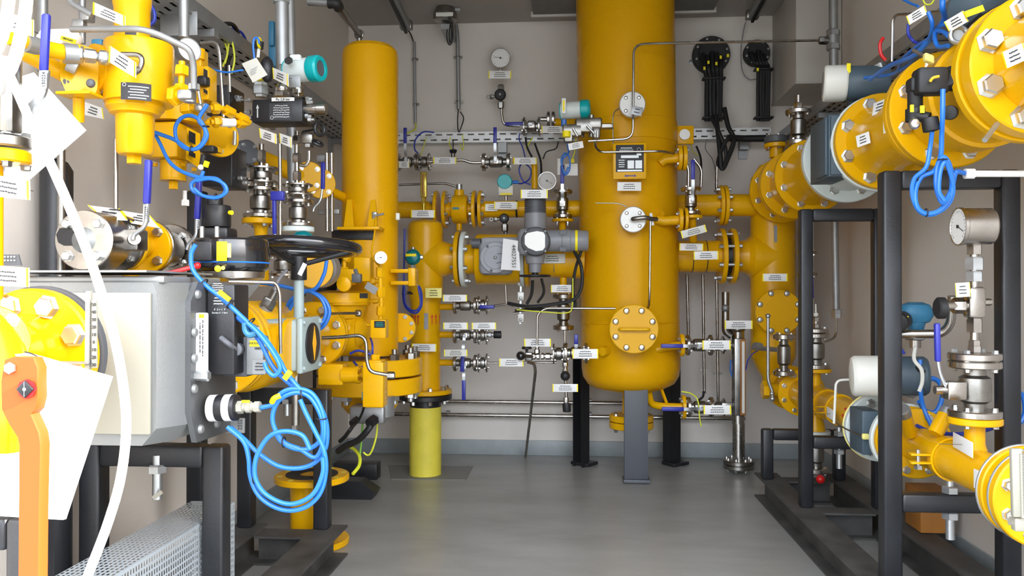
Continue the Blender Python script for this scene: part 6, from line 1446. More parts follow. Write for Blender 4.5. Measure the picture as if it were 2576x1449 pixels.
# index head
hd = B().box((-.764, 1.76, .898), .062, .08, .197, bev=.004).build('index_head', 'black', t)
IN = B(); o = V((X1 + .02, 1.797, 1.0))
q = P(541, 740, y=1.72)
scribble(B(), P(548, 724, y=1.7185), X_, Z_, M_(32, q), M_(26, q), 5).build('lettering', 'silver_ink', hd)
scribble(B(), P(550, 757, y=1.7185), X_, Z_, M_(28, q), M_(22, q), 3).build('lettering', 'silver_ink', hd)
text_mesh('F  2 > 1  P', M_(7, q), P(553, 779, y=1.7185), X_, Z_, 'silver_ink', hd)
text_mesh('Service 2  1 Serv', M_(6, q), P(553, 787, y=1.7185), X_, Z_, 'silver_ink', hd)
B().box(P(507, 862, y=1.69), M_(27, q), .02, M_(148, q), bev=.003).build('white_label_strip', 'white', t)
scribble(B(), P(507, 850, y=1.679), Z_, -X_, M_(100, q), M_(14, q), 2).build('lettering', 'ink', t)
B().box(P(507, 795, y=1.679), M_(13, q), .001, M_(9, q)).build('yellow_mark', 'lemon', t)
B().hexa(P(484, 945, y=1.68), X_, .011, .03).hexa(P(506, 945, y=1.68), X_, .012, .018).build('port_fitting', 'zinc', t)
# grey module with connector
mb = P(622, 895, y=1.86)
md = B().box(P(604, 895, y=1.80), M_(62, mb), .06, M_(96, mb), bev=.004).build('encoder_box', 'gray_dark', t)
B().box(P(648, 893, y=1.77), M_(42, mb), .035, M_(92, mb), bev=.003).build('front_plate', 'alu', md)
B().cyl(P(600, 877, y=1.775), P(590, 879, y=1.735), .016, seg=20, bev=.003).build('plug', 'gray_dark', md)
B().tube([P(592, 879, y=1.735), P(575, 865, y=1.71), P(556, 850, y=1.715)], .006, 10, smooth=5).build('plug_cable', 'gray_dark', md)
B().box(P(648, 864, y=1.751), M_(38, mb), .003, M_(14, mb)).build('yellow_label', 'lemon', md)
text_mesh('INDUCTOR', M_(8, mb), P(648, 864, y=1.749), X_, Z_, 'ink', md)
text_mesh('1000.1', M_(8, mb), P(650, 877, y=1.751), X_, Z_, 'ink', md)
B().box(P(652, 923, y=1.751), M_(32, mb), .002, M_(34, mb)).build('pale_label', 'alu', md)
scribble(B(), P(652, 922, y=1.7495), X_, Z_, M_(22, mb), M_(22, mb), 3).build('lettering', 'ink', md)
t2 = thing('pulse_sensor', 'black cylinder with two white bands and a cream plug on the grey meter', 'sensor', P(563, 1027, y=1.72))
p0 = P(528, 1027, y=1.72); p1 = P(598, 1025, y=1.72); ax = (p1 - p0).normalized(); r = M_(33, p0); L = (p1 - p0).length
bd = B().cyl(p0, p1, r, seg=36, bev=.003).build('body', 'black', t2)
B().cyl(p0 + ax * .002, p0 + ax * L * .30, r * 1.01, seg=36).build('white_band', 'white', bd)
B().cyl(p0 + ax * L * .58, p0 + ax * L * .84, r * 1.015, seg=36).build('white_band', 'white', bd)
B().cyl(p0 + ax * (L + .0), p0 + ax * (L + .012), .014, seg=6).cyl(p0 + ax * (L + .012), p0 + ax * (L + .038), .0095, seg=16).cyl(p0 + ax * (L + .02), p0 + ax * (L + .030), .0125, seg=16).cyl(p0 + ax * (L + .038), p0 + ax * (L + .05), .012, seg=8).build('plug', 'cream', bd)
B().box(P(618, 1010, y=1.70), .018, .003, .006, bev=.001).build('yellow_tag', 'lemon', t2)
t2 = thing('perforated_bracket', 'small perforated aluminium bracket behind the blue cable end below the banded cylinder', 'bracket', P(590, 1070, y=1.86))
B().box(P(590, 1070, y=1.86), .05, .006, .035, bev=.001).build('plate', 'alu', t2)
k = B()
for i in range(2):
    for j in range(4): k.cyl(P(600 + i * 7, 1058 + j * 7, y=1.855), P(600 + i * 7, 1058 + j * 7, y=1.853), .002, seg=8)
k.build('holes', 'black', t2)
# flat grey bar over the meter and the thin rod
t = solo('steel_channel', 'flat grey steel channel running over the top of the grey meter', 'bracket', B().box((-1.02, 1.72, 1.022), .34, .30, .004), 'galv', (-1.02, 1.72, 1.02))
solo('instrument_tube', 'thin dark tube running level above the grey meter', 'tube', B().tube([P(62, 704, y=1.62), P(340, 704, y=1.75), P(385, 708, y=1.80), P(420, 708, y=1.82)], .0035, 8, .02), 'steel_dark', P(340, 704, y=1.7))
# rear flange + valve body + gearbox
t = thing('yellow_flange', 'yellow flange pair behind the grey meter', 'flange', QL(2.2))
flange(t, QL(2.255, 0, .013), -Y_, .142, .03, 8, .118, .016, 'yellow', 1, bh=.018)
B().cyl(QL(2.23, 0, .013), QL(1.885, 0, .013), .09, seg=36).build('neck', 'yellow', t)
flange(t, QL(2.26, 0, .013), Y_, .142, .028, 8, .118, .016, 'yellow', 1, 'rear_flange', bh=.018)
t = thing('ball_valve', 'large yellow ball valve body behind the grey-green gearbox on the left', 'valve', QL(2.6))
B().lathe(QL(2.226), Y_, [(.063, .095), (.10, .10), (.14, .13), (.17, .138), (.42, .138), (.45, .13), (.50, .09), (.80, .085)], 44).build('valve_body', 'yellow', t)
B().lathe(QL(2.36), X_, [(.10, .075), (.16, .075), (.16, .09), (.175, .09)], 30).build('stem_boss', 'yellow', t)
flange(t, QL(3.10), -Y_, .128, .028, 8, .102, .014, 'yellow', 1, 'front_flange', bh=.016)
t = thing('yellow_pipe', 'yellow flanged pipe piece between the left ball valve and the filter column', 'pipe', QL(3.2))
flange(t, QL(3.105), Y_, .128, .026, 8, .102, .014, 'yellow', 1)
B().tube([QL(3.12), QL(3.30), V((c.x - .05, YK - .05, ZLp))], .085, 28, .1).build('pipe', 'yellow', t)
t = thing('gearbox', 'grey-green valve gearbox with a black and yellow position window', 'gearbox', (-.87, 2.42, .744))
gb = B().box((-.875, 2.425, .822), .145, .165, .155, bev=.014).build('housing', 'gray_green', t)
B().box((-.80, 2.425, .822), .018, .18, .165, bev=.006).build('cover_plate', 'gray_green', t)
for (a, b_) in ((-.075, -.068), (.075, -.068), (-.075, .068), (.075, .068)): bolt((-.791, 2.425 + a, .822 + b_), X_, .008, .007, gb, 'gray_green', 'hex')
wn = B().lathe((-.791, 2.425, .825), X_, [(0, .062), (.005, .062), (.007, .058)], 36).build('window', 'black', t)
B().prism([(-.783, 2.425 - .018, .825), (-.783, 2.425, .825 + .052), (-.783, 2.425 + .018, .825), (-.783, 2.425, .825 - .052)], (.001, 0, 0)).build('yellow_diamond', 'orange_amber', wn)
for zz in (.86, .765): B().cyl((-.90, 2.343, zz), (-.90, 2.332, zz), .0155, seg=20).cyl((-.90, 2.343, zz), (-.90, 2.328, zz), .010, seg=20).build('black_plug', 'rubber', gb)
# handwheel
wc = P(762, 622, y=2.44)
t = thing('handwheel', 'large black handwheel with slanting spokes on a grey-green stem', 'handwheel', wc)
wr = .163
tiltax = V((.02, .06, 1)).normalized()
B().torus(wc, tiltax, wr, .0175, 64, 16).build('rim', 'black_gloss', t)
hub = P(752, 676, y=2.44)
B().cyl(hub - Z_ * .035, hub + Z_ * .038, .024, seg=24, bev=.003).build('hub', 'black', t)
for a in (10, 130, 250):
    d = V((cos(R(a)), sin(R(a)), 0)); B().tube([hub + d * .018 + Z_ * .015, wc + d * wr * .95 - Z_ * .01], .0075, 12).build('spoke', 'black', t)
B().bar(hub + V((.01, -.024, -.02)), hub + V((.028, -.026, .015)), .014, .002, Y_).build('white_sticker', 'white', t)
B().cyl((hub.x, hub.y, .895), hub - Z_ * .03, .0155, seg=20).build('stem', 'gray_green', t)
solo('threaded_rod', 'dark steel spindle below the grey-green gearbox', 'threaded rod', B().cyl((hub.x - .01, hub.y, .56), (hub.x - .01, hub.y, .742), .012, seg=16).hexa((hub.x - .01, hub.y, .545), Z_, .014, .03), 'steel_dark', (hub.x, hub.y, .56))
# black electrical drum
dc = P(582, 650, y=2.0)
t = thing('valve_positioner', 'round black drum shaped positioner with a yellow label on a bright steel base', 'positioner', dc - Z_ * .06)
r = M_(93, dc)
dr = B().lathe(dc - Z_ * .032, Z_, [(0, r * .90), (.006, r * .98), (.012, r), (.055, r), (.062, r * .985), (.075, r * .97), (.08, r * .92)], 56).build('drum', 'black_gloss', t)
B().torus(dc - Z_ * .012, Z_, r * 1.0, .0022, 56, 6).build('blue_line', 'blue', dr)
B().lathe(dc - Z_ * .058, Z_, [(0, r * .72), (.008, r * .86), (.024, r * .88), (.03, r * .8)], 48).build('steel_base', 'steel', t)
B().box(P(511, 632, y=1.90), M_(50, dc), .02, M_(46, dc), bev=.003).build('black_module', 'black', t)
B().box(P(558, 632, y=1.897), M_(25, dc), .004, M_(47, dc), bev=.001).build('yellow_label', 'lemon', t)
B().box(P(575, 630, y=1.90), M_(12, dc), .003, M_(34, dc)).build('pale_label', 'yellow_pale', t)
B().cyl(P(548, 676, y=1.90), P(548, 676, y=1.885), .008, seg=16, bev=.002).build('yellow_knob', 'lemon', t)
B().cyl(P(560, 674, y=1.91), P(561, 674, y=1.89), .005, seg=12).build('brass_pin', 'brass', t)
# motor behind the drum
t = thing('solenoid_motor', 'black cylindrical motor housing standing behind the round black drum', 'motor', P(548, 600, y=2.12))
B().cyl(P(546, 573, y=2.14), P(546, 517, y=2.14), M_(34, P(546, 540, y=2.14)), seg=36, bev=.005).cyl(P(540, 520, y=2.14), P(540, 495, y=2.14), .022, seg=24).build('cylinder', 'black', t)
B().box(P(548, 590, y=2.14), M_(82, dc), .07, M_(34, dc), bev=.006).build('base_box', 'black', t)
B().cyl(P(578, 535, y=2.105), P(583, 535, y=2.10), .006, seg=12).build('yellow_dot', 'lemon', t)
for xx in (508, 546): B().cyl(P(xx, 607, y=2.03), P(xx, 570, y=2.03), .006, seg=10).build('tie_rod', 'zinc', t)
# red lever with pale valve
t = thing('small_valve', 'small pale brass valve with a bright red lever above the grey meter', 'valve', P(430, 705, y=1.83))
B().bar(P(428, 687, y=1.82), P(498, 668, y=1.86), .010, .010, bev=.003).cyl(P(432, 692, y=1.82), P(432, 682, y=1.82), .016, seg=18).sphere(P(497, 668, y=1.86), .008, seg=12).build('red_lever', 'red', t)
B().box(P(425, 706, y=1.83), .036, .03, .018, bev=.005).box(P(462, 706, y=1.83), .02, .03, .018, bev=.004).build('valve_body', 'yellow_pale', t)
B().cyl(P(428, 700, y=1.82), P(428, 684, y=1.82), .006, seg=10).build('stem', 'zinc', t)
# stainless valves above (axis along Y)
XV, ZV = -1.125, 1.10
def QV(y, dx=0, dz=0): return V((XV + dx, y, ZV + dz))
t = thing('lever_valve', 'stainless flanged ball valve facing the camera above the grey meter with an upright blue lever', 'valve', QV(1.9))
flange(t, QV(1.815), -Y_, .070, .016, 4, .052, .0115, 'steel', 1, 'front_flange', bh=.012, ph=pi / 4)
B().prism([P(a_, b_, y=1.797) for a_, b_ in ((141, 590), (150, 574), (176, 572), (186, 585), (184, 618), (160, 618), (146, 610))], (0, .002, 0)).build('black_tape', 'black', t)
B().lathe(QV(1.799), -Y_, [(0, .03), (.012, .012), (.02, .0)], 30).build('cone', 'alu', t)
B().cyl(QV(1.815), QV(1.88), .069, seg=44).cyl(QV(1.88), QV(1.93), .055, seg=40).build('valve_body', 'steel', t)
flange(t, QV(1.93), Y_, .071, .016, 4, .052, .011, 'steel_dark', -1, 'rear_flange', kind='nut')
st = P(335, 603, y=1.86)
B().box(st + V((-.012, .02, 0)), .05, .05, .05, bev=.004).cyl(st, st + V((.02, -.03, 0)), .014, seg=14).hexa(st + V((.006, -.01, 0)), V((.6, -.8, 0)), .011, .02).build('stem_housing', 'steel_dark', t)
def wlever(par, pts, g0, g1, y, txt=None):
    hb = B(); q = [P(a, b_, y=y) for a, b_ in pts]; hb.tube(q, .0055, 8, .02); 
    s = hb.build('lever_arm', 'zinc', par)
    B().bar(P(*g0, y=y), P(*g1, y=y), .015, .015, Y_, .004).build('grip', 'blue_handle', s)
    return s
s = wlever(t, [(335, 603), (337, 590), (362, 572), (368, 558), (371, 512)], (374, 402), (369, 514), 1.82)
B().bar(P(369, 514, y=1.822), P(367, 560, y=1.822), .014, .004, Y_).build('flat_steel', 'zinc', s)
text_mesh('130223', .010, P(368, 535, y=1.815), (0, 0, 1), (-1, 0, 0), 'ink', s)
t = thing('yellow_flange', 'yellow flanged tee between the two stainless valves above the grey meter', 'pipe', QV(2.0))
flange(t, QV(1.95), Y_, .071, .012, name='front_flange')
B().cyl(QV(1.955), QV(2.08), .03, seg=28).cyl(QV(2.0), QV(2.0, 0, -.12), .019, seg=20).build('pipe', 'yellow', t)
flange(t, QV(2.08), -Y_, .071, .014, 4, .053, .0115, 'yellow', 1, 'rear_flange', ph=pi / 4)
t = thing('lever_valve', 'second stainless flanged valve farther back beside the black drum with an upright blue lever', 'valve', QV(2.2))
flange(t, QV(2.083), Y_, .071, .014, name='front_flange', mt='steel')
B().cyl(QV(2.09), QV(2.19), .05, seg=36).build('valve_body', 'steel_dark', t)
flange(t, QV(2.2), Y_, .071, .016, 4, .053, .01, 'steel', -1, 'rear_flange', kind='nut')
s = wlever(t, [(470, 628), (475, 612), (494, 595), (496, 548)], (501, 446), (496, 552), 2.12)
B().bar(P(497, 552, y=2.12), P(496, 582, y=2.12), .013, .004, Y_).build('flat_steel', 'zinc', s)
text_mesh('130223', .009, P(497, 566, y=2.115), (0, 0, 1), (-1, 0, 0), 'ink', s)
def qplate(label, pts, ys_, rows=3):
    c4 = [P(a, b_, y=y) for (a, b_), y in zip(pts, ys_)]
    t = thing('marking_plate', label, 'marking plate', c4[0])
    cc = sum(c4, V((0, 0, 0))) / 4; u = (c4[1] - c4[0]).normalized(); v = (c4[0] - c4[3]); h = v.length; v = (v - u * v.dot(u)).normalized(); n = u.cross(v)
    if n.y > 0: n = -n
    w = (c4[1] - c4[0]).length
    B().prism(c4, n * -.002).build('plate', 'white', t); B().cyl(cc - n * .001, cc - n * .05, .001, seg=6).build('tie_wire', 'steel_dark', t)
    e = B()
    for s_ in (0, 1):
        a0, a3 = (c4[0], c4[3]) if s_ == 0 else (c4[1], c4[2]); d = u * (w * .05 * (1 if s_ == 0 else -1))
        e = B().prism([a0 + n * .0008, a0 + d + n * .0008, a3 + d + n * .0008, a3 + n * .0008], n * .0004); e.build('yellow_end_band', 'lemon', t)
    scribble(B(), cc + n * .001, u, v, w * .5, h * .62, rows).build('lettering', 'ink', t)
    return t
qplate('white plate lying slanted on top of the front stainless valve above the grey meter', [(220, 516), (301, 526), (321, 553), (258, 550)], (1.95, 1.95, 1.86, 1.86))
qplate('white plate lying slanted over the yellow tee above the grey meter, right one', [(302, 529), (376, 541), (402, 572), (330, 560)], (2.0, 2.02, 1.94, 1.92))
# ================================================================== REGULATOR CLUSTER beside the filter column
YC = 3.27
def C_(px, py, y=YC): return P(px, py, y=y)
def chain(b, pts, r, Y=None, hx=1.5):
    """row of hex fittings along a polyline"""
    for a, c in zip(pts[:-1], pts[1:]):
        d = c - a; L = d.length; d.normalize(); b.cyl(a, c, r * .75, seg=12); n = max(1, int(L / (r * 4.2)))
        for k in range(n): b.hexa(a + d * (L * (k + .25) / n), d, r * hx, L / n * .5)
    return b
t = thing('pressure_regulator', 'yellow pilot operated regulator with bolted round cover beside the filter column', 'regulator', C_(850, 800))
q = C_(860, 745); 
B().lathe(C_(860, 800), Z_, [(0, .085), (.05, .10), (.075, .118), (C_(0, 762).z - C_(0, 800).z, .118), (C_(0, 745).z - C_(0, 800).z + .01, .115), (C_(0, 740).z - C_(0, 800).z + .012, .06)], 40).build('bonnet', 'yellow', t)
f = flange(t, C_(862, 768), Z_, .112, .032, 10, .098, .008, 'yellow', 1, 'cover_flange', bm='yellow')
B().sphere(C_(868, 835), .10, 1.0, .9, .85, 28).cyl(C_(815, 845), C_(905, 842), .085, seg=32).build('body', 'yellow', t)
B().box(C_(915, 744, 3.12), .03, .01, .02).build('black_mark', 'black', t)
chain(B(), [C_(866, 742), C_(868, 708), C_(866, 660), C_(880, 640), C_(880, 605)], .011).build('pilot_fitting', 'yellow', t)
chain(B(), [C_(866, 708), C_(905, 706), C_(958, 708)], .011).build('pilot_fitting', 'yellow', t)
chain(B(), [C_(957, 660, 3.18), C_(957, 710, 3.18), C_(959, 760, 3.18), C_(957, 805, 3.18)], .0115).build('pilot_fitting', 'yellow', t)
chain(B(), [C_(905, 760), C_(957, 757)], .007).build('pilot_fitting', 'yellow', t)

chain(B(), [C_(890, 815), C_(935, 818)], .010).build('side_fitting', 'yellow', t)
B().box(C_(915, 678), .07, .06, .10, bev=.006).box(C_(872, 692), .10, .06, .05, bev=.006).build('pilot_block', 'yellow', t)
B().lathe(C_(867, 715, 3.12), -Y_, [(0, .028), (.015, .028), (.017, .020), (.02, .010)], 22).build('round_cover', 'yellow', t)
B().tube([C_(838, 645), C_(850, 675), C_(872, 690)], .010, 12, .03).build('tube', 'yellow', t)
t2 = thing('solenoid_valve', 'small yellow square solenoid block with a green and black name plate beside the filter column', 'valve', C_(955, 825))
sb_ = C_(955, 827, 3.10); sm = M_(1, sb_)
B().box(sb_, sm * 38, .055, sm * 46, bev=.003).build('block', 'yellow', t2)
B().box(C_(955, 816, 3.071), sm * 27, .002, sm * 17).build('name_plate', 'black', t2)
scribble(B(), C_(955, 816, 3.0695), X_, Z_, sm * 22, sm * 12, 3).build('lettering', 'teal', t2)
gauge('pressure_gauge', 'small stainless gauge on top of the yellow fittings beside the filter column', C_(958, 648, 3.12), V((.35, -.9, 0)), M_(15, C_(958, 648)), .045, 100, case='steel')
solo('name_plate', 'small blank grey plate hanging aslant in front of the yellow fittings', 'marking plate', B().box(C_(934, 725, 3.05), .048, .002, .028, V((.8, 0, -.5)).normalized(), Y_, V((.5, 0, .8)).normalized()), 'alu', C_(934, 725, 3.05))
solo('instrument_tube', 'thin yellow tube rising on the front of the filter column', 'tube', B().tube([C_(950, 665, 3.2), C_(935, 640, 3.25), C_(942, 590, 3.3), C_(946, 545, 3.35)], .004, 8, smooth=5), 'yellow', C_(950, 665, 3.2))
t3 = thing('limit_clamp', 'small zinc clamp with screws on the front of the filter column', 'clamp', P(950, 540, y=3.36))
B().box(P(943, 542, y=3.355), .02, .02, .03, bev=.003).cyl(P(940, 543, y=3.34), P(966, 538, y=3.34), .005, seg=8).build('clamp', 'zinc', t3)
solo('connector_block', 'grey cable connector block among the yellow fittings', 'connector', B().box(C_(898, 700, 3.12), .036, .03, .035, bev=.004).cyl(C_(898, 690, 3.12), C_(893, 677, 3.12), .008, seg=10), 'gray_dark', C_(898, 700, 3.12))
# lower pilot
t = thing('pilot_valve', 'yellow pilot valve block with bolted round end at the foot of the filter column', 'valve', C_(850, 940, 3.12))
YD = 3.05
B().box(C_(838, 940, YD), M_(62, C_(838, 940, YD)), .08, M_(52, C_(838, 940, YD)), bev=.004).build('block', 'yellow', t)
B().cyl(C_(862, 943, YD - .02), C_(898, 943, YD - .02), .031, seg=28).build('cylinder', 'yellow', t)
e = B().cyl(C_(898, 943, YD - .02), C_(905, 943, YD - .02), .034, seg=28).build('end_flange', 'yellow', t)
for k in range(6): bolt(C_(905, 943, YD - .02) + V((0, cos(k * pi / 3) * .028, sin(k * pi / 3) * .028)), X_, .005, .006, e, 'yellow', 'hex')
chain(B(), [C_(905, 943, YD - .02), C_(925, 943, YD - .02)], .010).build('fitting', 'yellow', t)
t = thing('pilot_valve', 'tall narrow yellow pilot block at the foot of the filter column', 'valve', C_(945, 970, 3.05))
YD2 = 3.0
B().box(C_(944, 965, YD2), M_(52, C_(944, 965, YD2)), .075, M_(112, C_(944, 965, YD2)), bev=.003).box(C_(944, 925, YD2), M_(40, C_(944, 965, YD2)), .065, M_(40, C_(944, 965, YD2)), bev=.003).box(C_(946, 1013, YD2), M_(44, C_(944, 965, YD2)), .065, M_(20, C_(944, 965, YD2)), bev=.003).hexa(C_(944, 905, YD2), Z_, .017, .02).build('block', 'yellow', t)
B().box(C_(916, 995, YD2 - .02), .012, .02, .03).build('blue_tag', 'blue_paint', t)
solo('instrument_tube', 'thick steel tube with an elbow in front of the big horizontal flange pair', 'tube', B().tube([C_(810, 850, 2.75), C_(860, 848, 2.75), C_(921, 841, 2.75), C_(922, 905, 2.75), C_(930, 935, 2.75), C_(985, 945, 2.78)], .0065, 12, .05).hexa(C_(975, 944, 2.78), X_, .013, .025), 'steel', C_(922, 905, 2.75))
solo('instrument_tube', 'dark steel tube running right from the gearbox to the regulator cover', 'tube', B().tube([C_(800, 800, 2.8), C_(815, 790, 2.85), C_(860, 788, 3.05), C_(905, 788, 3.12)], .0055, 10, .03).hexa(C_(895, 788, 3.12), X_, .013, .02), 'steel_dark', C_(905, 788, 3.12))
cable('cable', 'dark blue cable coiled behind the lower yellow pilot valves', [C_(880, 890, 3.18), C_(900, 882, 3.18), C_(925, 888, 3.18), C_(938, 900, 3.18), C_(925, 915, 3.12), C_(905, 925, 3.12), C_(890, 910, 3.18)], .005, 'blue_dark')
cable('cable', 'blue cable rising from the lower pilot valve to the name plate block', [C_(920, 930, 3.05), C_(935, 900, 3.05), C_(937, 870, 3.05), C_(932, 850, 3.12)], .004, 'blue_dark')
cable('cable', 'short dark cable under the tall narrow pilot block', [C_(916, 1000, 3.05), C_(914, 1030, 3.12), C_(900, 1060, 3.18), C_(880, 1080, 3.05)], .005, 'rubber')
# blue coil behind handwheel stem
cable('cable', 'blue coiled cable behind the handwheel stem', [P(640, 711, y=2.6), P(690, 716, y=2.6), P(745, 728, y=2.6), P(785, 735, y=2.6), P(815, 752, y=2.6), P(829, 785, y=2.6), P(812, 822, y=2.6), P(775, 835, y=2.62), P(735, 822, y=2.62), P(720, 788, y=2.6), P(732, 755, y=2.6), P(765, 735, y=2.6), P(795, 725, y=2.6), P(815, 690, y=2.6), P(822, 655, y=2.6)], .0062, 'blue', smooth=8, ties=[(P(766, 737, y=2.6), .010, X_)])
cable('cable', 'second turn of the blue coil behind the handwheel stem', [P(785, 735, y=2.58), P(808, 752, y=2.58), P(820, 785, y=2.58), P(806, 815, y=2.58), P(772, 826, y=2.58), P(740, 812, y=2.58), P(728, 785, y=2.58), P(740, 757, y=2.58)], .0058, 'blue', smooth=8)
# foreground blue coils
YB_ = 1.72
def Bc(px, py, y=YB_): return P(px, py, y=y)
def cc(lab, pts, ties=(), r=.0051, m='blue', y=YB_):
    cable('cable', lab, [Bc(*p) if len(p) == 3 else Bc(p[0], p[1], y) for p in pts], r, m, smooth=8, ties=[(Bc(a, b_, y), .011, ax) for a, b_, ax in ties], group=None)
cc('blue cable bundle leaving the black drum and running diagonally down to the coils', [(492, 615), (481, 640), (486, 680), (520, 720), (560, 752), (620, 808), (665, 850), (700, 900), (722, 940), (760, 985)], [(512, 712, V((1, 0, -1))), (630, 810, V((1, 0, -1))), (581, 765, V((1, 0, -1)))])
cc('second cable of the blue bundle, just below the first', [(540, 745), (580, 785), (625, 822), (655, 862), (682, 915), (706, 945), (740, 975)], (), y=1.735)
cc('third cable of the blue bundle curling past the encoder box', [(622, 812), (650, 838), (686, 885), (705, 925), (690, 945), (672, 930), (665, 912)], (), y=1.71)
cc('short slack loop of blue cable at the upper end of the bundle', [(616, 812), (618, 832), (628, 842), (645, 838)], (), r=.007, m='blue_paint')
cc('blue cable from the cream plug making the upper large coil', [(656, 1026), (690, 1016), (706, 990), (740, 978), (785, 990), (812, 1040), (815, 1100), (795, 1150), (755, 1130), (712, 1110), (686, 1060), (698, 1012), (740, 988), (780, 1000), (808, 1050), (810, 1100), (780, 1128), (740, 1128), (705, 1108), (690, 1075)], [(762, 993, V((1, 0, .3))), (808, 1053, Z_), (714, 1112, X_)])
cc('blue cable continuing round the right side of the upper coil down to the left', [(730, 950), (760, 985), (800, 1015), (822, 1070), (818, 1130), (790, 1165), (750, 1178), (700, 1172), (650, 1140), (615, 1105), (580, 1075)], [(812, 1132, Z_)], y=1.735)
cc('blue cable of the lower large coil, outer turn', [(572, 1074), (612, 1110), (625, 1150), (630, 1200), (650, 1245), (690, 1275), (735, 1284), (778, 1270), (808, 1235), (820, 1180), (814, 1130), (795, 1090), (770, 1040), (755, 1005)], [(641, 1203, X_)], y=1.70)
cc('blue cable of the lower large coil, inner turn', [(780, 1130), (760, 1095), (715, 1085), (675, 1100), (645, 1150), (642, 1200), (665, 1240), (710, 1265), (750, 1265), (790, 1240), (812, 1190), (812, 1150)], (), y=1.69)
t = thing('cable_marker', 'yellow cable marker tied on the blue bundle below the encoder box', 'marker', Bc(723, 945))
B().box(Bc(723, 944, 1.70), .012, .004, .022, V((.8, 0, -.6)), Y_, V((.6, 0, .8)), .001).build('marker', 'lemon', t)
t = thing('cable_marker', 'yellow cable marker on the blue cable beside the cream plug', 'marker', Bc(690, 1003))
B().tube([Bc(684, 1012, 1.705), Bc(690, 1002, 1.70), Bc(705, 995, 1.705)], .006, 8, smooth=4).build('marker', 'lemon', t)
t = thing('cable_marker', 'long yellow cable marker on the diagonal blue bundle above the black index head', 'marker', Bc(563, 745))
B().bar(Bc(551, 733, 1.705), Bc(578, 755, 1.705), .010, .004, Y_).build('marker', 'lemon', t)
solo('instrument_tube', 'pale steel tube bent down in front of the gearbox beside the drum base', 'tube', B().tube([P(575, 708, y=1.93), P(694, 710, y=1.98), P(704, 735, y=1.98), P(706, 890, y=1.98)], .0045, 10, .04), 'steel', P(706, 890, y=1.98))
solo('perforated_bracket', 'grey perforated bracket plate behind the drum base', 'bracket', B().prism([P(575, 715, y=2.3), P(655, 715, y=2.3), P(626, 750, y=2.3), P(588, 742, y=2.3)], (0, .003, 0)), 'alu', P(600, 730, y=2.3))
t = thing('sensor_probe', 'slanted hex fitting with grey sleeve on the yellow valve behind the blue bundle', 'sensor', P(672, 770, y=2.4))
B().cyl(P(655, 790, y=2.40), P(672, 772, y=2.40), .020, seg=20).build('sleeve', 'galv', t)
B().hexa(P(670, 773, y=2.4), (P(690, 735, y=2.4) - P(670, 773, y=2.4)), .022, .03).cyl(P(680, 755, y=2.4), P(692, 730, y=2.4), .012, seg=14).build('hex', 'steel_dark', t)
B().tube([P(692, 730, y=2.4), P(700, 705, y=2.4), P(722, 678, y=2.4)], .005, 8, smooth=4).build('probe_cable', 'gray_cable', t)
# ================================================================== VALVE STACKS at x 655 and 750
def stk(label, px, Y, ytop, ybot, rpx, name='flanged_valve', dx=0, n=4, mt='steel'):
    a = P(px, ybot, y=Y); b_ = P(px + dx, ytop, y=Y)
    return sflange_valve(name, label, a, (b_ - a).normalized(), (b_ - a).length, M_(rpx, a), None, n=n, mt=mt)
YA = 2.75
t = thing('yellow_nozzle', 'yellow flanged nozzle under the stainless valve stack left of the handwheel', 'pipe fitting', P(658, 640, y=YA))
flange(t, P(652, 564, y=YA), Z_, M_(42, P(652, 560, y=YA)), .020, 4, M_(33, P(652, 560, y=YA)), .009, 'yellow', -1, bm='zinc')
B().lathe(P(656, 720, y=YA), Z_, [(0, .030), (P(0, 600, y=YA).z - P(0, 720, y=YA).z, .021), (P(0, 575, y=YA).z - P(0, 720, y=YA).z, .024), (P(0, 564, y=YA).z - P(0, 720, y=YA).z, .034)], 24).build('neck', 'yellow', t)
stk('lower stainless valve of the stack standing on the yellow nozzle left of the handwheel', 655, YA, 472, 548, 42)
flange_t = stk('upper stainless flange set of the stack left of the handwheel', 657, YA, 422, 462, 44, 'flange_joint')
t = thing('fitting_chain', 'chain of hex fittings above the left stainless valve stack', 'pipe fitting', P(657, 420, y=YA))
chain(B(), [P(657, 425, y=YA), P(658, 362, y=YA)], .012, hx=1.35).build('fittings', 'steel', t)
stk('stainless valve of the right stack directly above the handwheel', 750, YA, 503, 570, 37)
stk('upper stainless flange set of the right stack above the handwheel', 749, YA, 464, 492, 38, 'flange_joint')
t = thing('pale_flange', 'pale flange with a teal cap half hidden by the handwheel rim', 'flange', P(750, 580, y=YA))
flange(t, P(750, 584, y=YA), Z_, M_(40, P(750, 580, y=YA)), .018, 0, mt='white_gray')
B().lathe(P(762, 600, y=YA - .06), Z_, [(0, .035), (.01, .034), (.02, .026), (.026, .01)], 26).build('teal_cap', 'teal_dark', t)
stk('stainless valve below the handwheel, left of its hub', 712, 2.85, 640, 695, 38)
t = thing('pale_plate', 'pale triangular bracket plate under the handwheel rim', 'bracket', P(780, 640, y=2.7))
B().prism([P(722, 632, y=2.72), P(810, 632, y=2.72), P(800, 645, y=2.72), P(735, 650, y=2.72)], (0, .006, 0)).cyl(P(795, 640, y=2.7), P(815, 642, y=2.7), .02, seg=12).build('plate', 'offwhite', t)
t = thing('yellow_flange', 'yellow round flange behind the handwheel stem, right side', 'flange', P(790, 678, y=2.95))
flange(t, P(787, 676, y=2.95), V((.5, -.85, 0)), .072, .02, 0)
B().cyl(P(800, 676, y=3.0), P(812, 676, y=3.05), .072, seg=32).build('pale_ring', 'galv', t)
t = thing('fitting_chain', 'chain of hex fittings rising from the right stainless valve stack', 'pipe fitting', P(747, 465, y=YA))
chain(B(), [P(747, 465, y=YA), P(746, 330, y=YA)], .0115, hx=1.35).build('fittings', 'steel', t)
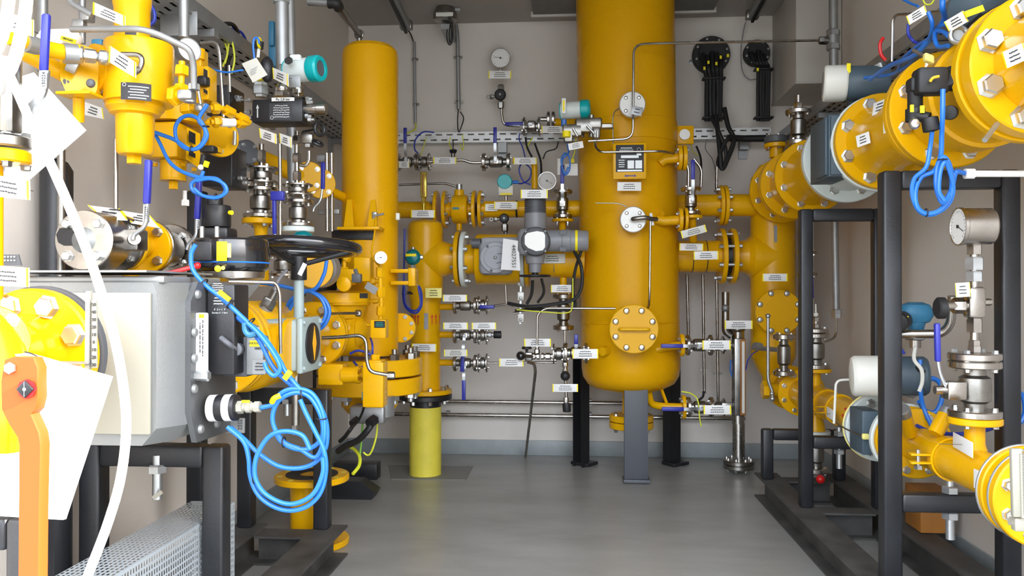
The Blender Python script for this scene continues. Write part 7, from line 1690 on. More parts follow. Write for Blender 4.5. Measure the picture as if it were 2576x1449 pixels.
solo('instrument_tube', 'straight steel tube between the two stainless valve stacks', 'tube', B().cyl(P(704, 362, y=2.7), P(705, 600, y=2.7), .0065, seg=12), 'steel', P(705, 600, y=2.7))
solo('conduit', 'grey galvanised conduit behind the right stainless valve stack', 'conduit', B().cyl(P(733, 320, y=2.85), P(737, 470, y=2.85), .018, seg=18), 'galv', P(737, 470, y=2.85))
t = thing('lever', 'dark blue lever with a square top between the two stainless valve stacks', 'handle', P(690, 590, y=2.65))
B().bar(P(691, 590, y=2.65), P(690, 492, y=2.65), .012, .014, Y_, .003).box(P(699, 493, y=2.65), M_(26, c), .02, M_(18, c), bev=.003).build('grip', 'blue_handle', t)
B().cyl(P(692, 600, y=2.65), P(691, 585, y=2.65), .006, seg=10).build('rod', 'zinc', t)
t = thing('lever', 'upright blue lever on a bent steel rod right of the right stainless stack', 'handle', P(790, 530, y=2.9))
B().bar(P(812, 476, y=2.9), P(813, 408, y=2.9), .014, .014, Y_, .003).build('grip', 'blue_handle', t)
B().tube([P(788, 532, y=2.9), P(790, 522, y=2.9), P(807, 505, y=2.9), P(811, 474, y=2.9)], .0045, 8, .02).build('rod', 'zinc', t)
for k, xx in enumerate((823, 835)):
    solo('drain_pipe', ['left of two bright vertical steel pipes behind the handwheel', 'right of two bright vertical steel pipes behind the handwheel'][k], 'pipe', B().cyl(P(xx - 1, 385, y=3.3), P(xx, 582, y=3.3), .0085, seg=14), 'steel', P(xx, 582, y=3.3))
solo('mounting_rail', 'short horizontal grey rail behind the two bright vertical pipes', 'bracket', B().box(P(828, 533, y=3.34), .09, .02, .022, bev=.003).box(P(814, 400, y=3.34), .05, .03, .03, bev=.003), 'galv', P(828, 533, y=3.34))
t = thing('yellow_pipe', 'yellow flanged pipe slanting behind the right stainless stack to the filter column', 'pipe', P(800, 460, y=3.2))
B().cyl(P(640, 392, y=3.0), P(800, 462, y=3.25), .034, seg=24).cyl(P(800, 465, y=3.25), P(872, 500, y=3.45), .020, seg=20).build('pipe', 'yellow', t)
flange(t, P(775, 445, y=3.18), V((.5, -.85, -.1)), .06, .02, 4, .045, .009, 'yellow', 1)
flange(t, P(805, 462, y=3.24), V((.5, -.85, -.1)), .06, .02, 4, .045, .009, 'yellow', 1, 'second_flange')
# black control block with nameplate
YN = 2.55
def N(px, py, y=YN): return P(px, py, y=y)
cN = N(697, 278)
t = thing('control_block', 'black rectangular valve block with a white pressure label above the stainless stacks', 'control valve', cN)
bb = B().box(cN + V((0, .045, 0)), M_(130, cN), .09, M_(58, cN), bev=.004).build('block', 'black', t)
B().box(N(712, 250, YN - .003), M_(58, cN), .003, M_(9, cN)).build('white_label', 'white', t)
text_mesh('Px 2,8 bar', M_(9, cN), N(712, 250, YN - .006), X_, Z_, 'ink', t)
B().box(N(705, 281, YN - .001), M_(56, cN), .002, M_(42, cN)).build('data_plate', 'ink', bb)
scribble(B(), N(708, 280, YN - .003), X_, Z_, M_(46, cN), M_(34, cN), 6).build('lettering', 'silver_ink', bb)
B().torus(N(684, 296, YN - .003), Y_, .005, .0008, 16, 6).build('ring_mark', 'silver_ink', bb)
a0 = N(648, 296, YN - .002); B().prism([a0 + V((-.002, 0, 0)), a0 + V((.002, 0, 0)), a0 + V((.002, 0, .03)), a0 + V((.005, 0, .03)), a0 + V((0, 0, .042)), a0 + V((-.005, 0, .03)), a0 + V((-.002, 0, .03))], (0, -.001, 0)).build('flow_arrow', 'silver_ink', bb)
B().lathe(N(762, 275, YN + .03), X_, [(0, .014), (.01, .017), (.045, .017), (.047, .0195), (.075, .0195), (.078, .017)], 28).build('steel_knob', 'steel', t)
for (a, b_, dx) in ((770, 249, 1), (772, 257, 1), (768, 292, 1), (775, 301, 1), (632, 253, -1), (630, 282, -1), (634, 297, -1)): bolt(N(a, b_, YN + .02), V((dx, 0, 0)), .008, .02, bb, 'zinc', 'nut')
B().lathe(N(750, 243, YN + .03), Z_, [(0, .006), (.008, .006), (.009, .018), (.022, .018)], 22).build('thumb_screw', 'steel', t)
t = thing('hex_coupling', 'large zinc hex coupling with yellow ring on top of the black valve block, left side', 'pipe fitting', N(655, 245))
B().hexa(N(656, 245, YN + .04), Z_, .020, .012).hexa(N(655, 238, YN + .04), Z_, .026, .030).hexa(N(655, 220, YN + .04), Z_, .023, .022).build('hexes', 'zinc', t)
B().cyl(N(664, 204, YN + .03), N(663, 197, YN + .03), .022, seg=20).build('yellow_ring', 'lemon', t)
t = thing('hex_coupling', 'domed hex coupling at the foot of the thick galvanised conduit', 'pipe fitting', N(708, 240))
B().hexa(N(708, 244, YN + .05), Z_, .026, .018).sphere(N(708, 224, YN + .05), .022, seg=20).build('hex_base', 'steel', t)
B().hexa(N(712, 184, YN + .05), Z_, .019, .026).cyl(N(709, 214, YN + .05), N(711, 184, YN + .05), .012, seg=14).build('hex_nut', 'steel', t)
solo('conduit', 'thick galvanised conduit rising to the ceiling left of the pale teal transmitter', 'conduit', B().tube([N(711, 180, YN + .06), N(708, -60, YN + .06)], .0215, 20).hexa(N(708, 8, YN + .06), Z_, .028, .03), 'galv', N(711, 180, YN + .06))
solo('conduit', 'second galvanised conduit just behind the thick one', 'conduit', B().cyl(N(732, 140, 2.75), N(726, -60, 2.75), .018, seg=18), 'galv', N(732, 140, 2.75))
solo('cable_sleeve', 'bright blue cable sleeve behind the galvanised conduits', 'cable', B().box(N(690, 120, 2.9), .035, .03, .145, bev=.006).box(N(684, 85, 2.88), .02, .02, .09, bev=.004), 'blue_paint', N(690, 120, 2.9))
c5 = P(765, 176, y=2.60)
t = transmitter('pale grey transmitter head with a teal window cap above the black valve block', c5, (1, -.25, 0), M_(33, c5), M_(98, c5))
B().cyl(P(728, 152, y=2.55), P(724, 153, y=2.53), .012, seg=6).build('black_plug', 'rubber', t)
B().box(P(744, 146, y=2.58), .036, .02, .02, bev=.004).build('lug', 'white_gray', t)
B().cyl(P(750, 205, y=2.62), P(748, 240, y=2.62), .016, seg=18).build('neck', 'steel', t)
solo('blank_plate', 'plain grey square plate hanging under the teal capped transmitter, upper left', 'marking plate', B().box(P(740, 204, y=2.50), .042, .002, .040, bev=.001), 'alu', P(740, 204, y=2.5))
qplate('white plate slanted below the thick galvanised conduit, above the black valve block', [(686, 170), (724, 186), (725, 217), (688, 198)], (2.50, 2.44, 2.44, 2.50))
qplate('white plate slanted right under the left corner of the black valve block', [(652, 322), (694, 337), (695, 362), (655, 347)], (2.50, 2.46, 2.46, 2.50))
qplate('duller white plate slanted under the middle of the black valve block', [(703, 335), (732, 345), (733, 372), (705, 360)], (2.50, 2.46, 2.46, 2.50))
t = thing('paper_tag', 'square off-white paper tag hanging aslant at the hose plug over the left tray', 'paper tag', P(640, 175, y=2.4))
B().prism([P(608, 160, y=2.42), P(645, 145, y=2.40), P(673, 188, y=2.38), P(636, 208, y=2.40)], (0, .001, 0)).build('sheet', 'offwhite', t)
scribble(B(), P(642, 177, y=2.398), V((.92, -.05, .38)).normalized(), V((-.38, 0, .92)), .04, .02, 3).build('lettering', 'gray_light', t)
t = thing('cable_gland', 'black and yellow cable plug with a blue loop above the off-white paper tag', 'cable', P(652, 130, y=2.5))
B().cyl(P(651, 122, y=2.5), P(653, 105, y=2.5), .014, seg=18).build('black_plug', 'rubber', t)
B().cyl(P(649, 145, y=2.5), P(651, 122, y=2.5), .005, seg=10).build('pin', 'white', t)
B().torus(P(653, 108, y=2.49), X_, .014, .004, 20, 8).build('yellow_loop', 'lemon', t)
B().tube([P(640, 148, y=2.46), P(637, 115, y=2.46), P(640, 97, y=2.46), P(649, 97, y=2.46), P(652, 110, y=2.46)], .0035, 8, smooth=5).build('blue_loop', 'blue', t)
B().sphere(P(672, 175, y=2.52), .028, .8, .8, 1.5, 16).build('black_cover', 'black', t)
t = thing('needle_valve', 'stainless valve with a thin black handwheel right of the black valve block', 'valve', P(785, 350, y=2.65))
B().cyl(P(765, 335, y=2.65), P(800, 330, y=2.62), .010, seg=12).box(P(776, 348, y=2.65), .04, .04, .04, bev=.005).hexa(P(777, 372, y=2.65), Z_, .016, .03).build('valve_body', 'steel_dark', t)
B().torus(P(804, 325, y=2.6), V((.85, -.5, 0)), .020, .006, 28, 10).build('handwheel', 'black', t)
B().torus(P(799, 360, y=2.64), V((.5, -.3, .8)), .016, .006, 24, 8).build('handwheel', 'black', t)
solo('instrument_tube', 'curved steel tube under the valve with the thin black handwheel', 'tube', B().tube([P(777, 380, y=2.65), P(777, 405, y=2.65), P(768, 418, y=2.65), P(755, 415, y=2.65)], .006, 10, .03), 'steel', P(777, 405, y=2.65))
# ================================================================== UPPER LEFT: regulators
YG = 1.90
def G(px, py, y=YG): return P(px, py, y=y)
cg = G(350, 190); rg = M_(82, cg)
t = thing('gas_regulator', 'large yellow cylindrical gas regulator hanging at the upper left', 'regulator', G(345, 250))
zt_, zb_ = G(350, 112).z, G(350, 262).z
B().lathe((cg.x, YG, zb_), Z_, [(0, rg * .98), (.004, rg), (zt_ - zb_ - .006, rg), (zt_ - zb_, rg * .97)], 56).build('body', 'yellow', t)
B().lathe((cg.x - .018, YG, zt_), Z_, [(0, rg * .52), (.085, rg * .52), (.09, rg * .54), (.10, rg * .56), (.135, rg * .56), (.145, rg * .50), (.15, rg * .34), (.17, rg * .34), (.174, rg * .22), (.22, rg * .2)], 44).build('spring_housing', 'yellow', t)
x2_ = G(340, 300).x
B().lathe((x2_, YG, zb_), -Z_, [(0, rg * .84), (.012, rg * .84), (.02, rg * .74), (G(0, 262).z - G(0, 288).z, rg * .72), (G(0, 262).z - G(0, 292).z, rg * .56), (G(0, 262).z - G(0, 380).z, rg * .535), (G(0, 262).z - G(0, 388).z, rg * .47), (G(0, 262).z - G(0, 390).z, rg * .3)], 44).build('lower_cylinder', 'yellow', t)
B().hexa(G(337, 412), Z_, M_(19, cg), M_(24, cg)).build('hex_plug', 'yellow', t)
c6 = G(381, 235, YG - rg * .97); 
def arcplate(cx_, cy_, r_, a0, a1, z0, z1, nm, m, par, n=8, off=.001):
    o = []; 
    for k in range(n + 1):
        a = R(a0 + (a1 - a0) * k / n); o.append(V((cx_ + sin(a) * (r_ + off), cy_ - cos(a) * (r_ + off), 0)))
    b = B().ring([[p + Z_ * z0 for p in o], [p + Z_ * z1 for p in o]], False, False); return b.build(nm, m, par)
ap = arcplate(cg.x, YG, rg, 0, 48, G(0, 256, YG - rg).z, G(0, 213, YG - rg).z, 'data_plate', 'ink', t)
for i in range(5):
    z_ = G(0, 224 + i * 7, YG - rg).z
    arcplate(cg.x, YG, rg, 12 + (i % 2) * 3, 44 - (i % 3) * 4, z_, z_ + .0022, 'lettering_line', 'silver_ink', ap, off=.0018)
B().torus(V((cg.x + sin(R(6)) * (rg + .002), YG - cos(R(6)) * (rg + .002), G(0, 219, YG - rg).z)), Y_, .004, .0008, 16, 6).build('ring_mark', 'silver_ink', ap)
arcplate(cg.x - .018, YG, rg * .52, 8, 42, zt_ + .006, zt_ + .024, 'small_plate', 'ink', t)
# inlet neck and oval flange at its left
B().cyl(G(285, 180, 1.90), G(235, 172, 1.86), .058, seg=32).build('inlet_neck', 'yellow', t)
B().torus(G(247, 178, 1.865), (G(285, 180, 1.90) - G(235, 172, 1.86)), .055, .0035, 36, 8).build('pale_gasket', 'galv', t)
fo = B().prism([G(150, 150, 1.80), G(165, 120, 1.80), G(205, 112, 1.82), G(240, 125, 1.84), G(250, 170, 1.85), G(244, 225, 1.84), G(238, 238, 1.83), G(168, 236, 1.79), G(152, 200, 1.79)], (-.004, .045, 0)).build('inlet_flange', 'yellow', t)
for (a, b_) in ((167, 209), (229, 210)): bolt(G(a, b_, 1.80), V((.1, -1, 0)), .0105, .008, fo, 'gray_dark', 'dome')
B().box(G(200, 239, 1.80), .082, .055, .007, bev=.002).cyl(G(198, 244, 1.82), G(198, 305, 1.84), .0125, seg=20).build('support_foot', 'yellow', t)
# feed pipe coming from the left with grey bands
t2 = thing('yellow_pipe', 'yellow pipe with grey bands running in from the left edge to the regulator', 'pipe', G(130, 130))
B().tube([G(20, 90, 1.62), G(110, 122, 1.72), G(165, 133, 1.76)], .018, 22, .02).cyl(G(165, 133, 1.76), G(198, 135, 1.78), .022, seg=22).cyl(G(60, 130, 1.75), G(160, 185, 1.82), .020, seg=20).build('pipe', 'yellow', t2)
for a_, b_, r_ in ((G(62, 108, 1.66), G(92, 116, 1.69), .0188), (G(160, 134, 1.755), G(195, 137, 1.775), .0228), (G(172, 158, 1.78), G(196, 170, 1.79), .019)): B().cyl(a_, b_, r_, seg=22).build('grey_band', 'galv', t2)
t2 = thing('tube_fitting', 'zinc hex fitting and elbow at the end of the grey banded pipe', 'pipe fitting', G(230, 140))
a0 = G(196, 137, 1.775); a1 = G(262, 145, 1.80); d = (a1 - a0).normalized()
B().hexa(a0, d, .020, .012).cyl(a0, a1, .010, seg=14).hexa(a0 + d * .014, d, .0165, .024).hexa(a0 + d * .045, d, .017, .018).sphere(a1, .017, seg=16).build('hexes', 'zinc', t2)
B().tube([G(275, 138, 1.80), G(320, 137, 1.80), G(350, 140, 1.80), G(357, 155, 1.80), G(350, 175, 1.80), G(340, 184, 1.81)], .006, 10, smooth=6).build('bent_tube', 'steel_dark', t2)
qplate('white plate with yellow ends hanging in front of the large upper left regulator', [(276, 115), (341, 157), (341, 196), (274, 156)], (1.74, 1.72, 1.72, 1.74))
qplate('white plate with yellow ends tied at the neck of the regulator near the top edge', [(235, 5), (314, 40), (315, 67), (234, 36)], (1.80, 1.78, 1.78, 1.80))
qplate('white plate partly hidden behind the right shoulder of the large regulator', [(391, 102), (434, 122), (436, 138), (393, 120)], (2.05, 2.03, 2.03, 2.05))
qplate('white plate low on the left wall below the regulator flange', [(210, 255), (258, 272), (262, 300), (208, 288)], (2.1, 2.1, 2.1, 2.1))
# grey big tube over the regulator
solo('impulse_tube', 'thick grey tube passing in front of the large regulator, bending down at its right', 'tube', B().tube([G(180, 74, 1.80), G(370, 72, 1.74), G(478, 124, 1.78), G(487, 160, 1.80), G(488, 222, 1.82)], .0072, 14, .045), 'galv', G(488, 222, 1.82))
t2 = thing('tube_fitting', 'zinc elbow fitting right of the large regulator where the grey tube ends', 'pipe fitting', G(475, 240))
B().box(G(470, 240, 1.84), .035, .03, .022, bev=.004).hexa(G(455, 240, 1.84), X_, .014, .015).hexa(G(488, 226, 1.83), Z_, .014, .014).cyl(G(478, 258, 1.85), G(478, 230, 1.85), .014, seg=14).build('elbow', 'zinc', t2)
ch = B(); chain(ch, [G(430, 240, 1.86), G(456, 241, 1.85)], .016); chain(ch, [G(455, 250, 1.87), G(458, 155, 1.88)], .010, hx=1.7)
ch.build('yellow_fittings', 'yellow', t2)
# white box with yellow strip, blue lugs etc.
t2 = thing('transmitter_head', 'white rounded instrument housing with a yellow strip behind the first blue lever', 'transmitter', G(150, 100, 1.85))
B().box(G(150, 98, 1.85), .10, .05, .044, bev=.018).build('housing', 'white', t2)
s5 = G(172, 100, 1.82); B().box(s5, .038, .002, .010, V((.95, 0, -.3)).normalized(), Y_, V((.3, 0, .95)).normalized()).build('yellow_strip', 'lemon', t2)
text_mesh('ERDGAS', .007, s5 + V((0, -.002, 0)), V((.95, 0, -.3)), V((.3, 0, .95)), 'ink', t2)
solo('plastic_cap', 'small blue plastic cap behind the hex fittings at the upper left', 'cap', B().box(G(248, 115, 1.9), .026, .02, .028, bev=.003), 'blue_paint', G(248, 115, 1.9))
for k, (xx, y0_, y1_, m, r, Y, lab) in enumerate(((107, -40, 180, 'galv', .0125, 1.95, 'grey vertical pipe just behind the first blue lever'), (207, -40, 110, 'galv', .008, 1.95, 'thin grey vertical pipe left of the regulator neck'), (292, 350, 530, 'steel', .005, 1.95, 'thin steel tube dropping to the slanted plates above the meter'))):
    solo('conduit', lab, 'conduit', B().cyl(G(xx, y1_, Y), G(xx, y0_, Y), r, seg=14), m, G(xx, y1_, Y))
t2 = thing('pipe_clip', 'zinc pipe clips on the thin vertical pipe left of the regulator neck', 'bracket', G(210, 60, 1.94))
B().box(G(200, 60, 1.93), .03, .02, .02, bev=.003).box(G(222, 42, 1.93), .02, .03, .025, bev=.003).build('clip', 'zinc', t2)
solo('bracket_rod', 'dark bracket rod at the top edge left of the regulator neck', 'bracket', B().tube([G(172, -5, 1.85), G(180, 8, 1.85), G(232, 38, 1.85)], .007, 10, .02), 'galv', G(232, 38, 1.85))
solo('conduit', 'thick grey conduit dropping from the ceiling to the round gauge, upper left', 'conduit', B().cyl(G(463, 95, 2.15), G(463, -40, 2.15), .0135, seg=18), 'galv', G(463, 95, 2.15))
solo('cable', 'dark blue cable behind the regulator neck at the top edge', 'cable', B().tube([G(372, 0, 2.2), G(388, 30, 2.2), G(388, 52, 2.2), G(378, 62, 2.2)], .005, 8, smooth=5), 'blue_dark', G(388, 30, 2.2))
gauge('pressure_gauge', 'round gauge seen edge on between the two yellow regulators', P(476, 125, y=2.05), V((.75, -.62, .1)), .031, .03, 60, case='alu')
solo('bracket_plate', 'galvanised bracket plate under the left tray above the gauge', 'bracket', B().box(P(450, 60, y=2.45), .12, .004, .075, bev=.002), 'galv', P(450, 60, y=2.45))
# second regulator
YR2 = 2.25
def S(px, py, y=YR2): return P(px, py, y=y)
cs = S(440, 350)
t = thing('gas_regulator', 'second yellow regulator with a square body behind and right of the large one', 'regulator', S(440, 400))
B().box(S(425, 360), M_(95, cs), .12, M_(88, cs), bev=.006).build('square_body', 'yellow', t)
B().lathe(S(438, 285), Z_, [(-.03, .075), (0, .08), (.04, .08), (.06, .06)], 36).build('upper_body', 'yellow', t)
B().lathe(S(436, 405), -Z_, [(0, .036), (M_(44, cs), .035), (M_(46, cs), .037), (M_(50, cs), .036)], 32).build('spring_cylinder', 'yellow', t)
B().hexa(S(436, 476), Z_, M_(12, cs), M_(20, cs)).build('hex_plug', 'yellow', t)
for (a, b_) in ((390, 410), (462, 410), (488, 422)): bolt(S(a, b_, YR2 - .02), -Z_, .0075, .010, t, 'yellow')
sp = B().prism([S(470, 320, 2.16), S(500, 335, 2.20), S(500, 423, 2.20), S(468, 400, 2.16)], (0, .01, 0)).build('side_plate', 'yellow', t)
B().prism([S(475, 328, 2.15), S(491, 336, 2.17), S(491, 364, 2.17), S(475, 356, 2.15)], (0, .002, 0)).build('dark_plate', 'black', sp)
B().prism([S(475, 378, 2.15), S(491, 386, 2.17), S(491, 398, 2.17), S(475, 391, 2.15)], (0, .002, 0)).build('dark_plate', 'black', sp)
t2 = thing('pilot_regulator', 'tall narrow yellow pilot with black name plate behind the gauge, upper left', 'regulator', S(520, 230, 2.35))
B().box(S(515, 215, 2.35), .05, .06, .10, bev=.004).box(S(503, 165, 2.35), .03, .05, .09, bev=.004).cyl(S(500, 150, 2.33), S(500, 124, 2.33), .018, seg=18).build('body', 'yellow', t2)
B().prism([S(512, 172, 2.30), S(527, 180, 2.33), S(527, 198, 2.33), S(512, 190, 2.30)], (0, .003, 0)).prism([S(512, 222, 2.30), S(527, 232, 2.33), S(527, 240, 2.33), S(512, 232, 2.30)], (0, .003, 0)).build('black_plate', 'black', t2)
B().box(S(512, 205, 2.31), .03, .03, .03, bev=.006).build('black_knob', 'black', t2)
t2 = thing('pilot_line', 'line of yellow hex fittings with a white filter pointing right below the pilot, upper left', 'pipe fitting', S(540, 290, 2.2))
b = B(); chain(b, [S(450, 276, 2.2), S(492, 272, 2.2)], .012); chain(b, [S(525, 272, 2.22), S(560, 272, 2.25), S(628, 308, 2.35)], .0105, hx=1.6); chain(b, [S(530, 307, 2.25), S(556, 306, 2.27)], .012); chain(b, [S(590, 308, 2.3), S(625, 310, 2.35)], .011)
b.build('fittings', 'yellow', t2)
B().cyl(S(556, 308, 2.27), S(590, 308, 2.30), .013, seg=20).build('white_filter', 'white', t2)
B().box(S(510, 272, 2.2), .035, .035, .022, bev=.004).sphere(S(502, 272, 2.18), .013, seg=14).build('block_valve', 'zinc', t2)
B().cyl(S(505, 262, 2.17), S(497, 216, 2.17), .004, seg=8).sphere(S(497, 215, 2.17), .006, seg=10).build('small_lever', 'zinc', t2)
t2 = thing('yellow_flange', 'round yellow end flange at the right of the second regulator', 'flange', S(560, 345, 2.45))
flange(t2, S(548, 345, 2.42), V((.8, -.6, 0)), .062, .018, 5, .046, .007, 'yellow', 1, bm='zinc')
B().cyl(S(505, 345, 2.38), S(550, 345, 2.43), .045, seg=28).box(S(530, 378, 2.36), .06, .03, .015).build('body', 'yellow', t2)
# tubes rising
solo('instrument_tube', 'steel tube hooked over between pilot and black blocks, upper left', 'tube', B().tube([S(505, 108, 2.45), S(545, 104, 2.45), S(552, 130, 2.45), S(562, 295, 2.45)], .0055, 10, .05), 'steel', S(562, 295, 2.45))
solo('instrument_tube', 'straight steel tube right of the hooked one, upper left', 'tube', B().tube([S(576, 165, 2.5), S(578, 232, 2.5)], .005, 10), 'steel', S(578, 232, 2.5))
solo('cable', 'thin blue cable running level from the pilot to the hanging paper tag', 'cable', B().tube([S(536, 175, 2.4), S(570, 182, 2.4), S(612, 176, 2.4)], .003, 8, smooth=5), 'blue', S(570, 182, 2.4))
def blk(lab, c_, w, d, h, m='black', nuts=(), nm='actuator_block'):
    t = thing(nm, lab, 'actuator', c_); o = B().box(c_, w, d, h, bev=.004).build('block', m, t)
    for (a, b_) in nuts: bolt(P(a, b_, y=c_.y - d * .2), V((1, -.1, 0)), .008, .025, o, 'zinc', 'nut')
    return t
blk('black block with studs right of the yellow pilot, upper left', S(568, 262, 2.65), .08, .12, .10, nuts=((592, 245), (596, 252)))
blk('larger black block with studs above the round black motor', S(566, 425, 2.60), .10, .12, .13, nuts=((600, 448), (612, 460)))
t2 = thing('round_cover', 'dark steel round cover with bolts left of the stainless stacks', 'cover', S(612, 385, 2.7))
f = flange(t2, S(612, 385, 2.72), V((.85, -.5, 0)), .043, .03, 4, .032, .006, 'gray_dark', 1, 'cover', bm='zinc')
solo('conduit', 'steel rod with nut above the round black motor', 'conduit', B().cyl(S(590, 365, 2.42), S(591, 330, 2.42), .006, seg=12), 'zinc', S(590, 365, 2.42))
solo('spring_rod', 'white tipped rod hanging behind the second blue lever', 'rod', B().cyl(S(465, 480, 2.3), S(465, 505, 2.3), .006, seg=12).hexa(S(466, 518, 2.3), Z_, .012, .018), 'white', S(465, 505, 2.3))
solo('control_post', 'black square post behind the second blue lever', 'support frame', B().box((P(497, 560, y=2.5).x, 2.5, .80), .05, .05, 1.0, bev=.006), 'frame_black', (P(497, 560, y=2.5).x, 2.5, .3))
# blue coils
cable('cable', 'round blue cable coil hanging at the second regulator', [S(522, 262, 2.05), S(500, 300, 2.05), S(515, 322, 2.05), S(520, 345, 2.05), S(500, 372, 2.05), S(470, 374, 2.05), S(446, 355, 2.05), S(441, 322, 2.05), S(455, 298, 2.05), S(480, 291, 2.05), S(505, 305, 2.05), S(517, 335, 2.05), S(505, 365, 2.05), S(478, 376, 2.05), S(440, 352, 2.05), S(390, 333, 2.05)], .0052, 'blue', smooth=8, ties=[(S(518, 318, 2.05), .008, Z_), (S(482, 376, 2.05), .008, X_)])
cable('cable', 'blue cable hanging in a bow below the second regulator', [S(388, 334, 2.06), S(402, 360, 2.06), S(425, 405, 2.06), S(455, 430, 2.06), S(500, 446, 2.06), S(545, 450, 2.06), S(567, 475, 2.06), S(555, 494, 2.06), S(520, 495, 2.06), S(488, 482, 2.06), S(482, 462, 2.06), S(505, 445, 2.06), S(512, 430, 2.06)], .005, 'blue', smooth=8, ties=[(S(543, 495, 2.06), .008, X_)])
cable('cable', 'second turn of the blue bow below the second regulator', [S(495, 455, 2.04), S(530, 450, 2.04), S(562, 462, 2.04), S(570, 482, 2.04), S(545, 498, 2.04), S(510, 492, 2.04), S(488, 474, 2.04)], .0045, 'blue', smooth=8)
t2 = thing('cable_gland', 'black cable connector with a yellow marker above the blue bow', 'cable', S(512, 395, 2.1))
B().box(S(525, 376, 2.12), .04, .03, .018, bev=.004).cyl(S(512, 390, 2.1), S(506, 425, 2.1), .007, seg=10).build('connector', 'rubber', t2)
B().box(S(519, 413, 2.09), .012, .008, .016, V((.9, 0, -.3)).normalized(), Y_, V((.3, 0, .9)).normalized()).build('yellow_marker', 'lemon', t2)
B().sphere(S(505, 421, 2.09), .008, seg=10).build('white_plug', 'white', t2)
# ================================================================== NEAREST LEFT, in the sun
# first blue lever on pole
def A(px, py, y=1.5): return P(px, py, y=y)
t = thing('lever_valve', 'large blue lever with a black curved end on a grey pole, upper left corner', 'handle', A(90, 290))
B().bar(A(117, 35, 1.45), A(110, 180, 1.45), .0145, .012, Y_, .004).build('blue_grip', 'blue_handle', t)
ar = B(); q = [A(112, 178, 1.45), A(108, 222, 1.45), A(98, 250, 1.45), A(74, 268, 1.45), A(70, 290, 1.45)]
q = fillet(q, .02, 3); rs = []
for p in q: rs.append([p + V((.009, -.002, 0)), p + V((-.009, -.002, 0)), p + V((-.009, .004, 0)), p + V((.009, .004, 0))])
o = ar.ring(rs).build('flat_steel', 'zinc', t)
B().box(A(110, 200, 1.442), .011, .001, .034, bev=.0003).build('white_label', 'white', o)
text_mesh('130224', .0095, A(110, 200, 1.441), (0, 0, 1), (-1, 0, 0), 'ink', o)
# stainless fitting cluster at the left edge
t = thing('flanged_valve', 'stainless valve with a grey and yellow flange at the left edge', 'valve', A(20, 420, 1.42))
YE = 1.42
B().cyl(A(12, 150, YE), A(12, 210, YE), .028, seg=24).cyl(A(18, 205, YE), A(18, 330, YE), .020, seg=20).box(A(28, 285, YE - .02), .024, .03, .07, bev=.003).hexa(A(22, 330, YE - .02), Z_, .015, .02).build('valve_body', 'steel_dark', t)
flange(t, A(8, 374, YE), Z_, .046, .022, 4, .036, .009, 'steel_dark', 1, 'grey_flange', bm='zinc')
flange(t, A(8, 412, YE), Z_, .046, .024, 4, .036, .009, 'yellow', -1, 'yellow_flange', bm='steel_dark')
B().cyl(A(-10, 415, YE), A(-10, 1100, YE), .012, seg=20).build('yellow_pipe', 'yellow', t)
qplate('large white plate at the left edge, upper of two below the yellow flange', [(-30, 437), (73, 455), (74, 503), (-30, 492)], (1.34, 1.32, 1.32, 1.34))
qplate('large white plate at the left edge, lower of two above the sunlit flange', [(-30, 666), (72, 674), (72, 722), (-30, 718)], (1.34, 1.32, 1.32, 1.34))
qplate('white plate with yellow end at the left edge behind the hose loops', [(20, 32), (84, 50), (84, 92), (20, 78)], (1.45, 1.45, 1.45, 1.45))
t = thing('perforated_bracket', 'small dark perforated bracket at the left edge between the two large plates', 'bracket', A(28, 652, 1.6))
B().prism([A(5, 640, 1.6), A(46, 640, 1.6), A(54, 668, 1.6), A(5, 668, 1.6)], (0, .003, 0)).build('plate', 'gray_dark', t)
k = B()
for i in range(4):
    for j in range(2): k.cyl(A(12 + i * 8, 646 + j * 9, 1.599), A(12 + i * 8, 646 + j * 9, 1.597), .0018, seg=8)
k.build('holes', 'white', t)
# papers
t = thing('paper_sheet', 'white paper sheet hanging tilted behind the upper part of the braided hose', 'paper sheet', A(130, 330, 1.44))
B().prism([A(85, 182, 1.50), A(217, 328, 1.51), A(20, 500, 1.53), A(-60, 430, 1.53), A(30, 200, 1.52)], (0, .001, 0)).build('sheet', 'white_paper', t)
B().bar(A(90, 300, 1.498), A(140, 345, 1.50), .001, .0004, Y_).bar(A(140, 345, 1.50), A(40, 435, 1.51), .001, .0004, Y_).build('printed_line', 'gray_light', t)
t = thing('paper_sheet', 'large white sleeve of papers hanging behind the orange lever, in full sun', 'paper sheet', A(150, 1000, 1.28))
B().prism([A(66, 888, 1.27), A(276, 948, 1.24), A(158, 1308, 1.26), A(-40, 1296, 1.28), A(-40, 900, 1.28)], (.002, .006, 0)).build('sleeve', 'white_paper', t)
# angle thermometer at the sunlit flange
t = thing('thermometer', 'cream angle thermometer with a number scale standing before the sunlit flange', 'thermometer', A(232, 932, 1.36))
q0, q1 = A(224, 732, 1.36), A(222, 930, 1.36)
B().bar(q0, q1, .009, .010, Y_, .002).build('case', 'cream', t)
q0, q1 = A(238, 755, 1.355), A(238, 925, 1.355)
sc = B().bar(q0, q1, .009, .003, Y_).build('scale', 'cream', t)
k = B()
for i in range(34): k.box(q0.lerp(q1, i / 34) + V((-.006, -.003, 0)), .003, .0006, .0005)
k.build('scale_marks', 'ink', sc)
for i, n in enumerate(('50', '40', '30', '20', '10', '0', '10', '20', '30')):
    text_mesh(n, .0085, q0.lerp(q1, (i + .6) / 9) + V((.0005, -.0035, 0)), X_, Z_, 'ink', sc)
solo('steel_strip', 'flat grey strip holding the cream thermometer over the sunlit flange', 'bracket', B().box(A(170, 912, 1.36), .09, .02, .003), 'galv', A(170, 912, 1.36))
